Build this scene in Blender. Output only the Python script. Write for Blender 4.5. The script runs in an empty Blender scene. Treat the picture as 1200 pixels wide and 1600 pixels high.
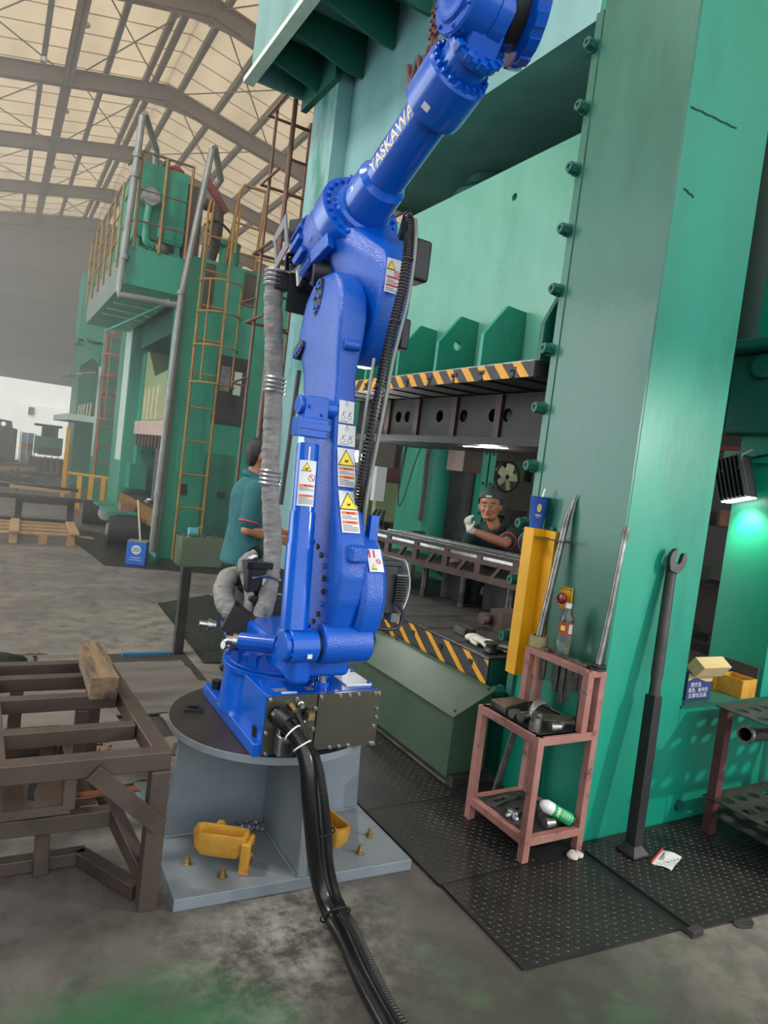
import bpy, bmesh, math, random
from math import sin, cos, pi, radians, sqrt, atan2
from mathutils import Vector, Matrix
import mathutils.noise as mnoise

random.seed(7)
S = bpy.context.scene
COL = S.collection

# ------------------------------------------------------------------ camera
def make_camera():
    yaw, pitch, roll, h = radians(30.14), radians(-3.4), radians(7.0), 1.6
    fwd = Vector((sin(yaw) * cos(pitch), cos(yaw) * cos(pitch), sin(pitch)))
    r0 = Vector((cos(yaw), -sin(yaw), 0)); u0 = r0.cross(fwd)
    r = r0 * cos(roll) + u0 * sin(roll); u = -r0 * sin(roll) + u0 * cos(roll)
    cd = bpy.data.cameras.new('camera'); co = bpy.data.objects.new('camera', cd); COL.objects.link(co)
    cd.sensor_fit = 'VERTICAL'; cd.sensor_height = 36.0; cd.lens = 36.0 * 1070 / 1600
    cd.clip_start = 0.05; cd.clip_end = 300
    co.matrix_world = Matrix(((r.x, u.x, -fwd.x, 0), (r.y, u.y, -fwd.y, 0), (r.z, u.z, -fwd.z, h), (0, 0, 0, 1)))
    S.camera = co
make_camera()

# ------------------------------------------------------------------ world, lights, exposure
W = bpy.data.worlds.new('overcast_sky'); S.world = W; W.use_nodes = True
_b = W.node_tree.nodes['Background']; _b.inputs[0].default_value = (0.88, 0.95, 1.0, 1); _b.inputs[1].default_value = 2.3
S.view_settings.view_transform = 'Standard'; S.view_settings.look = 'None'
S.view_settings.exposure = 0.0; S.view_settings.gamma = 1.0; S.view_settings.use_curve_mapping = False
try:
    S.cycles.use_denoising = True; S.cycles.max_bounces = 7; S.cycles.diffuse_bounces = 4; S.cycles.glossy_bounces = 3
    S.cycles.transmission_bounces = 6; S.cycles.volume_bounces = 2; S.cycles.sample_clamp_indirect = 4.0
    S.cycles.caustics_reflective = False; S.cycles.caustics_refractive = False
except Exception: pass

def area_light(name, loc, aim, sx, sy, power, col=(1, 1, 1)):
    l = bpy.data.lights.new(name, 'AREA'); l.shape = 'RECTANGLE'; l.size = sx; l.size_y = sy; l.energy = power; l.color = col
    o = bpy.data.objects.new(name, l); COL.objects.link(o); o.location = loc
    o.rotation_euler = (Vector(aim) - Vector(loc)).to_track_quat('-Z', 'Y').to_euler(); return o
def spot_light(name, loc, aim, power, ang, blend=.3, rad=.05, col=(1, 1, 1)):
    l = bpy.data.lights.new(name, 'SPOT'); l.energy = power; l.spot_size = radians(ang); l.spot_blend = blend; l.shadow_soft_size = rad; l.color = col
    o = bpy.data.objects.new(name, l); COL.objects.link(o); o.location = loc
    o.rotation_euler = (Vector(aim) - Vector(loc)).to_track_quat('-Z', 'Y').to_euler(); return o
def point_light(name, loc, power, rad=.05, col=(1, 1, 1)):
    l = bpy.data.lights.new(name, 'POINT'); l.energy = power; l.shadow_soft_size = rad; l.color = col
    o = bpy.data.objects.new(name, l); COL.objects.link(o); o.location = loc; return o
_l = bpy.data.lights.new('sun', 'SUN'); _l.energy = 4.5; _l.angle = radians(2); _l.color = (1, .97, .92); _o = bpy.data.objects.new('sun', _l); COL.objects.link(_o)
_o.rotation_euler = Vector((.60, .30, -.74)).to_track_quat('-Z', 'Y').to_euler()
# daylight through the big side door on the left
area_light('side_door_daylight', (-8.6, 11, 3.4), (2.5, 5, 2.2), 9, 6, 560, (.88, .95, 1))
area_light('added_key_light', (-4.2, 4.2, 9.6), (1.5, 4.4, 3.0), 1.4, 1.4, 620, (1, .98, .95))  # added key light from the upper left, no fitting known there
spot_light('work_flood', (4.5, -.35, 2.2), (2.75, 2.1, .75), 300, 60, .6, .035, (1, .98, .94))

# ------------------------------------------------------------------ mesh building
def V(*a): return Vector(a)
class MB:
    def __init__(s): s.v = []; s.f = []; s.m = []
    def add(s, vs, fs, mi=0):
        n = len(s.v); s.v += [tuple(v) for v in vs]; s.f += [tuple(i + n for i in f) for f in fs]; s.m += [mi] * len(fs); return s
    def bb(s, x0, x1, y0, y1, z0, z1, mi=0):
        vs = [(x, y, z) for z in (z0, z1) for y in (y0, y1) for x in (x0, x1)]
        return s.add(vs, [(0, 2, 3, 1), (4, 5, 7, 6), (0, 1, 5, 4), (2, 6, 7, 3), (0, 4, 6, 2), (1, 3, 7, 5)], mi)
    def obox(s, c, ax, ay, az, mi=0):
        c = Vector(c); ax = Vector(ax); ay = Vector(ay); az = Vector(az)
        vs = [c + ax * i + ay * j + az * k for k in (-1, 1) for j in (-1, 1) for i in (-1, 1)]
        return s.add(vs, [(0, 2, 3, 1), (4, 5, 7, 6), (0, 1, 5, 4), (2, 6, 7, 3), (0, 4, 6, 2), (1, 3, 7, 5)], mi)
    def beam(s, p0, p1, w, h, up=(0, 0, 1), mi=0):
        p0 = Vector(p0); p1 = Vector(p1); d = p1 - p0; L = d.length; d.normalize()
        u = Vector(up); sd = d.cross(u)
        if sd.length < 1e-4: sd = d.cross(Vector((0, 1, 0)))
        sd.normalize(); u = sd.cross(d)
        return s.obox((p0 + p1) / 2, d * L / 2, sd * w / 2, u * h / 2, mi)
    def ibeam(s, p0, p1, w, h, t=.02, up=(0, 0, 1)):
        p0 = Vector(p0); p1 = Vector(p1); d = (p1 - p0).normalized(); u = Vector(up); sd = d.cross(u).normalized(); u = sd.cross(d)
        s.beam(p0, p1, t, h, up); s.beam(p0 + u * (h / 2 - t / 2), p1 + u * (h / 2 - t / 2), w, t, up); s.beam(p0 - u * (h / 2 - t / 2), p1 - u * (h / 2 - t / 2), w, t, up); return s
    def ring(s, c, d, r, n):
        d = Vector(d).normalized(); a = d.orthogonal().normalized(); b = d.cross(a)
        return [Vector(c) + a * r * cos(2 * pi * i / n) + b * r * sin(2 * pi * i / n) for i in range(n)]
    def cyl(s, p0, p1, r0, r1=None, n=16, mi=0, caps=True):
        r1 = r0 if r1 is None else r1; p0 = Vector(p0); p1 = Vector(p1); d = p1 - p0
        vs = s.ring(p0, d, r0, n) + s.ring(p1, d, r1, n)
        fs = [(i, (i + 1) % n, n + (i + 1) % n, n + i) for i in range(n)]
        if caps: fs += [tuple(range(n - 1, -1, -1)), tuple(range(n, 2 * n))]
        return s.add(vs, fs, mi)
    def lathe(s, prof, o, axis=(0, 0, 1), n=20, mi=0, cap=True):
        o = Vector(o); ax = Vector(axis).normalized(); a = ax.orthogonal().normalized(); b = ax.cross(a); vs = []; fs = []
        for r, h in prof: vs += [o + ax * h + (a * cos(2 * pi * i / n) + b * sin(2 * pi * i / n)) * r for i in range(n)]
        for k in range(len(prof) - 1):
            fs += [(k * n + i, k * n + (i + 1) % n, (k + 1) * n + (i + 1) % n, (k + 1) * n + i) for i in range(n)]
        if cap: fs += [tuple(range(n - 1, -1, -1)), tuple(range((len(prof) - 1) * n, len(prof) * n))]
        return s.add(vs, fs, mi)
    def tube(s, pts, r, n=8, closed=False, mi=0, caps=True):
        pts = [Vector(p) for p in pts]; m = len(pts); R = r if isinstance(r, (list, tuple)) else [r] * m
        t0 = (pts[1] - pts[0]).normalized(); a = t0.orthogonal().normalized(); vs = []
        for i in range(m):
            if closed: t = pts[(i + 1) % m] - pts[i - 1]
            else: t = pts[min(i + 1, m - 1)] - pts[max(i - 1, 0)]
            t.normalize(); a = (a - t * a.dot(t)).normalized(); b = t.cross(a)
            vs += [pts[i] + (a * cos(2 * pi * k / n) + b * sin(2 * pi * k / n)) * R[i] for k in range(n)]
        fs = []
        for i in range(m if closed else m - 1):
            j = (i + 1) % m
            fs += [(i * n + k, i * n + (k + 1) % n, j * n + (k + 1) % n, j * n + k) for k in range(n)]
        if not closed and caps: fs += [tuple(range(n - 1, -1, -1)), tuple(range((m - 1) * n, m * n))]
        return s.add(vs, fs, mi)
    def prism(s, poly, vec, mi=0):
        poly = [Vector(p) for p in poly]; v = Vector(vec); n = len(poly)
        return s.add(poly + [p + v for p in poly], [tuple(range(n - 1, -1, -1)), tuple(range(n, 2 * n))] + [(i, (i + 1) % n, n + (i + 1) % n, n + i) for i in range(n)], mi)
    def loft(s, rings, mi=0, caps=True):
        n = len(rings[0]); vs = [p for r in rings for p in r]; fs = []
        for k in range(len(rings) - 1):
            fs += [(k * n + i, k * n + (i + 1) % n, (k + 1) * n + (i + 1) % n, (k + 1) * n + i) for i in range(n)]
        if caps: fs += [tuple(range(n - 1, -1, -1)), tuple(range((len(rings) - 1) * n, len(rings) * n))]
        return s.add(vs, fs, mi)
    def ball(s, c, rx, ry=None, rz=None, n=12, mi=0):
        ry = rx if ry is None else ry; rz = rx if rz is None else rz; c = Vector(c); m = max(4, n // 2); vs = [c + V(0, 0, -rz)]; fs = []
        for k in range(1, m):
            t = -pi / 2 + pi * k / m
            vs += [c + V(rx * cos(t) * cos(2 * pi * i / n), ry * cos(t) * sin(2 * pi * i / n), rz * sin(t)) for i in range(n)]
        vs.append(c + V(0, 0, rz))
        fs += [(0, 1 + (i + 1) % n, 1 + i) for i in range(n)]
        for k in range(m - 2): fs += [(1 + k * n + i, 1 + k * n + (i + 1) % n, 1 + (k + 1) * n + (i + 1) % n, 1 + (k + 1) * n + i) for i in range(n)]
        L = len(vs) - 1; o = 1 + (m - 2) * n
        fs += [(o + i, o + (i + 1) % n, L) for i in range(n)]
        return s.add(vs, fs, mi)
    def bolt(s, c, d, r=.012, h=.01, mi=0):
        d = Vector(d).normalized(); c = Vector(c)
        s.cyl(c, c + d * h * .35, r * 1.25, n=10, mi=mi); return s.cyl(c + d * h * .35, c + d * h, r, r * .95, n=6, mi=mi)
    def mesh(s, name, mats, org=(0, 0, 0), smooth=35):
        me = bpy.data.meshes.new(name); o = Vector(org)
        me.from_pydata([tuple(Vector(v) - o) for v in s.v], [], s.f)
        for m in (mats if isinstance(mats, (list, tuple)) else [mats]): me.materials.append(m)
        if any(s.m): me.polygons.foreach_set('material_index', s.m)
        bm = bmesh.new(); bm.from_mesh(me); bmesh.ops.recalc_face_normals(bm, faces=bm.faces); bm.to_mesh(me); bm.free()
        if smooth:
            me.polygons.foreach_set('use_smooth', [True] * len(me.polygons)); me.set_sharp_from_angle(angle=radians(smooth))
        me.update(); return me
    def build(s, name, mats, parent=None, org=None, bevel=0, smooth=35, seg=2, sub=0, label=None):
        if parent is not None: org = parent['_o']
        elif org is None:
            xs = [v[0] for v in s.v]; ys = [v[1] for v in s.v]; zs = [v[2] for v in s.v]
            org = ((min(xs) + max(xs)) / 2, (min(ys) + max(ys)) / 2, min(zs))
        o = bpy.data.objects.new(name, s.mesh(name, mats, org, smooth)); COL.objects.link(o)
        if parent is not None: o.parent = parent
        else: o.location = org
        o['_o'] = tuple(org)
        if bevel:
            b = o.modifiers.new('bevel', 'BEVEL'); b.width = bevel; b.segments = seg; b.limit_method = 'ANGLE'; b.angle_limit = radians(32); b.harden_normals = True
        if sub:
            b = o.modifiers.new('sub', 'SUBSURF'); b.levels = sub; b.render_levels = sub
        if label: o['label'] = label
        return o
def thing(name, label, cat, loc, group=None):
    o = bpy.data.objects.new(name, None); COL.objects.link(o); o.location = loc; o.empty_display_size = .1
    o['_o'] = tuple(loc); o['label'] = label; o['category'] = cat
    if group: o['group'] = group
    return o
def tag(o, label, cat, group=None):
    o['label'] = label; o['category'] = cat
    if group: o['group'] = group
    return o
def struct(o): o['kind'] = 'structure'; return o
def stuff(o): o['kind'] = 'stuff'; return o
def dup(o, dx, label=None, parent=None):
    """copy a thing with its parts and sub-parts, shifted by dx"""
    c = o.copy(); COL.objects.link(c)
    if parent is not None: c.parent = parent
    else: c.location = Vector(o.location) + Vector(dx)
    if label: c['label'] = label
    for ch in [q for q in COL.objects if q.parent == o]: dup(ch, None, None, c)
    return c
def hull(pts, name, mat, parent, bevel=0, seg=3, smooth=40):
    bm = bmesh.new()
    for p in pts: bm.verts.new(p)
    bmesh.ops.convex_hull(bm, input=bm.verts)
    bmesh.ops.delete(bm, geom=[v for v in bm.verts if not v.link_faces], context='VERTS')
    bmesh.ops.dissolve_limit(bm, angle_limit=radians(4), verts=bm.verts, edges=bm.edges)
    m = MB(); bm.verts.index_update(); m.add([v.co.copy() for v in bm.verts], [tuple(v.index for v in f.verts) for f in bm.faces]); bm.free()
    return m.build(name, mat, parent, bevel=bevel, seg=seg, smooth=smooth)
def spline(pts, n=8):
    """Catmull-Rom through pts"""
    P = [Vector(p) for p in pts]; P = [P[0] * 2 - P[1]] + P + [P[-1] * 2 - P[-2]]; out = []
    for i in range(1, len(P) - 2):
        for k in range(n):
            t = k / n; a, b, c, d = P[i - 1], P[i], P[i + 1], P[i + 2]
            out.append(.5 * ((2 * b) + (c - a) * t + (2 * a - 5 * b + 4 * c - d) * t * t + (3 * b - a - 3 * c + d) * t ** 3))
    out.append(P[-2]); return out
_TXT = {}
def text_mesh(body, size=1.0, depth=0.0, bold=0.0):
    """(verts, faces) of a line of text in the XY plane, origin at its left baseline"""
    key = (body, size, depth, bold)
    if key in _TXT: return _TXT[key]
    cu = bpy.data.curves.new('txt', 'FONT'); cu.body = body; cu.size = size; cu.extrude = depth; cu.resolution_u = 3; cu.offset = bold
    ob = bpy.data.objects.new('txt', cu); COL.objects.link(ob)
    dg = bpy.context.evaluated_depsgraph_get(); me = ob.evaluated_get(dg).to_mesh()
    r = ([v.co.copy() for v in me.vertices], [tuple(p.vertices) for p in me.polygons])
    ob.evaluated_get(dg).to_mesh_clear(); bpy.data.objects.remove(ob); bpy.data.curves.remove(cu); _TXT[key] = r; return r
def put_text(mb, body, o, ex, ey, size, mi=0, depth=0.0, fit=None, bold=0.0):
    vs, fs = text_mesh(body, size, depth, bold)
    if not vs: return
    o = Vector(o); ex = Vector(ex).normalized(); ey = Vector(ey).normalized(); ez = ex.cross(ey); k = 1
    if fit: k = fit / max(1e-6, max(v.x for v in vs))
    mb.add([o + ex * v.x * k + ey * v.y + ez * v.z for v in vs], fs, mi)

# ------------------------------------------------------------------ materials
def lin(c):
    return tuple(((x / 255) / 12.92 if x / 255 <= .04045 else ((x / 255 + .055) / 1.055) ** 2.4) for x in c) + (1,)
def mat(name, c1, c2=None, scale=4.0, rough=.5, metal=0.0, bump=0.0, bscale=60.0, stretch=(1, 1, 1), rough2=None, coat=0.0, spec=.5, c3=None, s3=1.0, t3=(.55, .75), detail=5, alpha=1.0, trans=0.0, emit=None, es=0.0):
    m = bpy.data.materials.new(name); m.use_nodes = True; nt = m.node_tree; N = nt.nodes; L = nt.links; b = N['Principled BSDF']
    b.inputs['Base Color'].default_value = lin(c1); b.inputs['Roughness'].default_value = rough; b.inputs['Metallic'].default_value = metal
    b.inputs['Specular IOR Level'].default_value = spec; b.inputs['Coat Weight'].default_value = coat; b.inputs['Coat Roughness'].default_value = .12
    if trans: b.inputs['Transmission Weight'].default_value = trans
    if alpha < 1: b.inputs['Alpha'].default_value = alpha
    if emit: b.inputs['Emission Color'].default_value = lin(emit); b.inputs['Emission Strength'].default_value = es
    tc = N.new('ShaderNodeTexCoord'); mp = N.new('ShaderNodeMapping'); mp.inputs['Scale'].default_value = stretch; L.new(tc.outputs['Object'], mp.inputs['Vector'])
    out = None
    if c2 is not None:
        n = N.new('ShaderNodeTexNoise'); n.inputs['Scale'].default_value = scale; n.inputs['Detail'].default_value = detail; n.inputs['Roughness'].default_value = .65
        L.new(mp.outputs[0], n.inputs['Vector'])
        r = N.new('ShaderNodeMapRange'); r.inputs['From Min'].default_value = .33; r.inputs['From Max'].default_value = .67; L.new(n.outputs['Fac'], r.inputs['Value'])
        mx = N.new('ShaderNodeMix'); mx.data_type = 'RGBA'; mx.inputs[6].default_value = lin(c1); mx.inputs[7].default_value = lin(c2)
        L.new(r.outputs[0], mx.inputs[0]); out = mx.outputs[2]
        if rough2 is not None:
            rr = N.new('ShaderNodeMapRange'); rr.inputs['To Min'].default_value = rough; rr.inputs['To Max'].default_value = rough2
            L.new(r.outputs[0], rr.inputs['Value']); L.new(rr.outputs[0], b.inputs['Roughness'])
        if c3 is not None:
            n3 = N.new('ShaderNodeTexNoise'); n3.inputs['Scale'].default_value = s3; n3.inputs['Detail'].default_value = 8; n3.inputs['Roughness'].default_value = .7; L.new(mp.outputs[0], n3.inputs['Vector'])
            r3 = N.new('ShaderNodeMapRange'); r3.inputs['From Min'].default_value = t3[0]; r3.inputs['From Max'].default_value = t3[1]; L.new(n3.outputs['Fac'], r3.inputs['Value'])
            m3 = N.new('ShaderNodeMix'); m3.data_type = 'RGBA'; m3.inputs[7].default_value = lin(c3); L.new(out, m3.inputs[6]); L.new(r3.outputs[0], m3.inputs[0]); out = m3.outputs[2]
        L.new(out, b.inputs['Base Color'])
    if bump:
        n2 = N.new('ShaderNodeTexNoise'); n2.inputs['Scale'].default_value = bscale; n2.inputs['Detail'].default_value = 3; L.new(mp.outputs[0], n2.inputs['Vector'])
        bp = N.new('ShaderNodeBump'); bp.inputs['Strength'].default_value = bump; bp.inputs['Distance'].default_value = .01; L.new(n2.outputs['Fac'], bp.inputs['Height'])
        L.new(bp.outputs[0], b.inputs['Normal'])
        if coat: L.new(bp.outputs[0], b.inputs['Coat Normal'])
    return m
M = {}
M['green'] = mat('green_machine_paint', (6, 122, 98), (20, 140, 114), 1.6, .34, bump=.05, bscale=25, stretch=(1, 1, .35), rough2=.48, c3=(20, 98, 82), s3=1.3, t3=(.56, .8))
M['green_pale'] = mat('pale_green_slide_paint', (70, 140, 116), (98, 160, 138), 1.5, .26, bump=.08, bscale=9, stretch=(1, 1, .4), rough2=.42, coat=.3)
M['green_dull'] = mat('column_green_reflection_tone', (24, 84, 68), (44, 106, 88), 1.6, .3, bump=.12, bscale=30, stretch=(1, 1, .3), rough2=.42, coat=.25, c3=(42, 100, 74), s3=1.1, t3=(.56, .8))  # duller copy of the green, with the front face's reflection in its colour
M['green_crown'] = mat('crown_green_with_sheen', (96, 140, 138), (122, 164, 164), 1.2, .3, bump=.05, bscale=14, stretch=(1, 1, .3), rough2=.45, coat=.25, c3=(50, 122, 108), s3=.9, t3=(.57, .64))  # pale hue with the sky sheen mixed into the colour
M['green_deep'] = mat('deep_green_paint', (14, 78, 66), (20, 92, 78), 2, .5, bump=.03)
M['green_p2'] = mat('old_green_press_paint', (26, 128, 104), (48, 146, 120), 1.8, .45, stretch=(1, 1, .3), c3=(36, 84, 72), s3=1.1, t3=(.58, .78), bump=.03)
M['olive'] = mat('olive_green_paint', (46, 66, 48), (62, 82, 62), 3, .46, bump=.06, c3=(42, 52, 42), s3=3)
M['olive_pale'] = mat('haze_lightened_olive', (92, 106, 84), (104, 118, 96), 3, .5)  # olive with the lightening of haze put into it
M['pale_olive'] = mat('pale_olive_paint', (128, 148, 100), (146, 160, 116), 3, .5)
M['blue'] = mat('robot_blue_paint', (0, 76, 176), (2, 84, 186), 3, .24, coat=.3, bump=.32, bscale=210, spec=.4)
M['blue_smooth'] = mat('smooth_robot_blue_paint', (0, 78, 180), (2, 86, 190), 3, .2, coat=.3, spec=.4, bump=.02, bscale=60)
M['blue_can'] = mat('blue_can_print', (24, 96, 190), (30, 104, 200), 3, .4)
M['steel_dark'] = mat('dark_stainless_cover', (92, 90, 80), (110, 108, 96), 2, .28, metal=.85, bump=.03, bscale=8)
M['chrome'] = mat('bright_steel', (190, 190, 190), (160, 160, 158), 12, .25, metal=1)
M['steel'] = mat('worn_steel', (158, 156, 150), (104, 102, 98), 14, .4, metal=.9, bump=.1)
M['steel_tool'] = mat('greasy_tool_steel', (124, 120, 114), (66, 64, 60), 10, .36, metal=.8, bump=.1)
M['iron'] = mat('dark_cast_iron', (66, 64, 62), (42, 41, 40), 6, .55, metal=.3, bump=.1, bscale=40)
M['die_dark'] = mat('oily_dark_die_steel', (48, 42, 40), (32, 29, 28), 5, .5, metal=.3, bump=.1, c3=(74, 56, 50), s3=4)
M['iron_brown'] = mat('rusty_brown_die_steel', (86, 68, 62), (62, 50, 46), 6, .55, metal=.3, bump=.1, c3=(110, 78, 68), s3=4)
M['black'] = mat('black_rubber', (14, 14, 15), (22, 22, 23), 8, .45)
M['black_gloss'] = mat('black_cable_jacket', (12, 12, 13), None, rough=.25)
M['black_metal'] = mat('black_painted_metal', (20, 20, 22), (28, 28, 30), 6, .5)
M['grey_cover'] = mat('grey_plastic_cover_plate', (118, 118, 124), (108, 108, 114), 4, .5)
M['grey_sleeve'] = mat('grey_cloth_sleeve', (142, 140, 136), (116, 114, 112), 18, .8, bump=.9, bscale=26, stretch=(1, 1, 1.6))
M['grey_paint'] = mat('grey_pedestal_paint', (112, 120, 126), (128, 136, 142), 3, .42, bump=.03, c3=(98, 102, 104), s3=2.5)
M['disc_top'] = mat('brown_dusty_machined_steel', (64, 54, 48), (52, 44, 40), 4, .42, metal=.3, bump=.02)
M['yellow'] = mat('yellow_machine_paint', (214, 152, 10), (226, 168, 26), 3, .45, bump=.05, c3=(170, 110, 16), s3=6, t3=(.62, .8))
M['yellow_cast'] = mat('worn_yellow_casting', (194, 146, 56), (172, 122, 42), 9, .45, bump=.15, c3=(104, 76, 38), s3=10, t3=(.56, .76))
M['yellow_rail'] = mat('faded_yellow_rail', (160, 118, 48), (126, 94, 54), 7, .55)
M['orange_ladder'] = mat('orange_red_ladder_paint', (196, 84, 56), (176, 76, 54), 5, .55)
M['brown_ladder'] = mat('brown_ladder_pipe', (92, 62, 50), (112, 76, 60), 6, .45)
M['pink'] = mat('worn_pink_paint', (166, 118, 108), (146, 98, 88), 8, .5, bump=.1, c3=(80, 58, 52), s3=12, t3=(.58, .68))
M['tube_steel'] = mat('brown_square_tube', (92, 78, 70), (76, 64, 58), 4, .42, metal=.35, bump=.03, c3=(128, 92, 64), s3=2.5, t3=(.66, .8))
M['wood'] = mat('split_timber', (132, 108, 80), (86, 70, 56), 16, .85, bump=.8, bscale=40, stretch=(1, .12, 1), c3=(56, 47, 40), s3=9, t3=(.5, .62))
M['wood_pale'] = mat('pallet_wood', (182, 148, 108), (160, 126, 90), 6, .8, bump=.2, stretch=(.2, 1, 1))
M['wood_grey'] = mat('dirty_plywood', (108, 102, 95), (84, 78, 73), 4, .75, bump=.25, bscale=18, stretch=(.25, 1.5, 1), c3=(52, 47, 44), s3=2.2)
M['tread_lug'] = mat('worn_tread_lug', (100, 98, 96), (60, 59, 58), 9, .38, metal=.75)
M['tread'] = mat('black_tread_plate', (62, 60, 59), (44, 43, 43), 5, .40, metal=.55, bump=.12, bscale=50, c3=(62, 60, 58), s3=2.5)
M['white'] = mat('white_plastic', (226, 226, 224), None, rough=.4)
M['paper'] = mat('white_paper', (222, 222, 220), (206, 206, 206), 8, .8)
M['label'] = mat('white_label_film', (214, 216, 218), (206, 208, 210), 6, .4)
M['ink'] = mat('black_ink', (26, 26, 28), None, rough=.6)
M['ink_grey'] = mat('grey_ink', (96, 98, 102), None, rough=.6)
M['orange_ink'] = mat('orange_ink', (226, 116, 66), None, rough=.5)
M['red_ink'] = mat('red_ink', (200, 48, 52), None, rough=.5)
M['yellow_ink'] = mat('yellow_ink', (240, 212, 60), None, rough=.5)
M['white_ink'] = mat('cream_lettering', (220, 212, 186), None, rough=.4)
M['stripe_black'] = mat('black_stripe_paint', (34, 34, 36), (52, 52, 54), 12, .55, bump=.08, c3=(84, 82, 78), s3=14, t3=(.64, .72))
M['stripe_yellow'] = mat('yellow_stripe_paint', (216, 154, 30), (200, 138, 26), 8, .5, c3=(110, 84, 36), s3=9, t3=(.6, .76))
M['rust_letter'] = mat('rusty_red_lettering', (140, 92, 92), (112, 72, 72), 12, .6)
M['brown_beam'] = mat('brown_roof_steel', (124, 108, 98), (112, 98, 88), 2, .6)
M['roof'] = mat('cream_roof_sheet', (218, 206, 188), (204, 192, 174), 1.2, .7, stretch=(1, .3, 1))
def translucent(m, fac):
    nt = m.node_tree; out = nt.nodes['Material Output']; b = nt.nodes['Principled BSDF']; t = nt.nodes.new('ShaderNodeBsdfTranslucent'); mx = nt.nodes.new('ShaderNodeMixShader')
    src = b.inputs['Base Color'].links[0].from_socket; nt.links.new(src, t.inputs['Color']); mx.inputs[0].default_value = fac
    nt.links.new(b.outputs[0], mx.inputs[1]); nt.links.new(t.outputs[0], mx.inputs[2]); nt.links.new(mx.outputs[0], out.inputs['Surface'])
translucent(M['roof'], .68)
M['purlin'] = mat('grey_purlin', (124, 120, 112), (110, 106, 98), 2, .6)
M['cladding'] = mat('grey_wall_cladding', (128, 126, 122), (118, 116, 112), 1, .7)
M['concrete'] = None
M['galv'] = mat('galvanised_pipe', (140, 142, 138), (118, 120, 116), 5, .5, metal=.3)
M['red_pipe'] = mat('red_brown_duct', (132, 62, 52), (112, 52, 46), 5, .55)
M['glass_clear'] = mat('clear_plastic', (236, 244, 240), None, rough=.05, trans=.95)
M['skin'] = mat('skin', (178, 122, 92), (162, 106, 80), 9, .5)
M['hair'] = mat('black_hair', (24, 22, 22), (38, 35, 34), 30, .6, bump=.4, bscale=90)
M['shirt_teal'] = mat('teal_polo_cloth', (44, 104, 108), (36, 90, 96), 6, .85, bump=.15, bscale=14)
M['shirt_dark'] = mat('dark_green_polo_cloth', (26, 58, 52), (20, 46, 44), 5, .85, bump=.12, bscale=14)
M['trousers'] = mat('dark_trousers', (28, 28, 34), (36, 36, 42), 6, .85, bump=.1, bscale=14)
M['shoe'] = mat('dark_shoe', (30, 28, 28), None, rough=.6)
M['pink_trim'] = mat('pink_collar_trim', (210, 60, 90), None, rough=.7)
M['cloth_white'] = mat('white_cotton', (206, 202, 192), (182, 178, 168), 20, .9, bump=.4, bscale=60)
M['lamp_glow'] = mat('lamp_glow', (255, 255, 255), None, emit=(255, 252, 240), es=14)
M['star_glow'] = mat('work_light_glow', (255, 255, 255), None, emit=(255, 255, 255), es=60)
M['green_led'] = mat('green_led', (80, 255, 140), None, emit=(70, 255, 130), es=6)
M['white_glow'] = mat('warm_tube_glow', (255, 250, 230), None, emit=(255, 246, 220), es=7)
M['cream'] = mat('cream_painted_ribs', (206, 204, 172), (188, 186, 150), 6, .5)
M['whitewash'] = mat('white_paint_and_lit_edge', (202, 212, 200), (176, 198, 184), 4, .5)  # white paint, also stands for lit column edges
M['pinkish'] = mat('dusty_pink_die_paint', (196, 168, 158), (170, 142, 134), 8, .6)
M['blue_strip'] = mat('blue_steel_strip', (66, 116, 150), (56, 100, 132), 6, .6)
M['lime'] = mat('spray_can_green', (24, 158, 84), (30, 166, 92), 5, .35)
M['cardboard'] = mat('cardboard', (188, 166, 120), (172, 150, 106), 6, .8)
M['carton_blue'] = mat('carton_blue_print', (38, 54, 104), (34, 48, 96), 5, .5)
M['maroon'] = mat('maroon_painted_leg', (92, 50, 50), (76, 42, 42), 6, .5)
M['red_btn'] = mat('dark_red_button', (128, 26, 36), None, rough=.25)
M['tape'] = mat('olive_adhesive_tape', (150, 146, 104), (138, 134, 92), 6, .4)
M['cup_blue'] = mat('blue_paper_cup', (34, 78, 152), (38, 84, 160), 4, .5)
M['gold'] = mat('gold_print', (212, 176, 60), None, rough=.5)
M['brown_label'] = mat('brown_bottle_label', (140, 60, 40), (160, 74, 46), 8, .5)
M['red_cloth'] = mat('red_cloth', (150, 34, 50), (126, 28, 42), 8, .85)
M['foil'] = mat('crumpled_foil', (190, 190, 196), (140, 140, 146), 20, .3, metal=.6, bump=.8, bscale=18)
M['tyre'] = mat('tyre_rubber', (34, 33, 33), (44, 43, 42), 8, .75, bump=.2)
M['mid_brown'] = mat('brick_red_timber', (150, 104, 84), (132, 90, 72), 6, .8)
M['outside'] = mat('outside_render', (214, 212, 204), (204, 202, 196), 2, .8)
M['yard'] = mat('outside_concrete_yard', (170, 168, 162), (156, 154, 148), 2, .85)
M['bright_blue'] = mat('pale_blue_box', (110, 176, 214), None, rough=.6)
M['bright_red'] = mat('red_box', (206, 60, 66), None, rough=.6)
M['bright_yellow'] = mat('yellow_box', (222, 200, 70), None, rough=.6)
M['dark_shelf'] = mat('dim_shelf_clutter', (56, 54, 52), (40, 39, 38), 5, .7)

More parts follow.
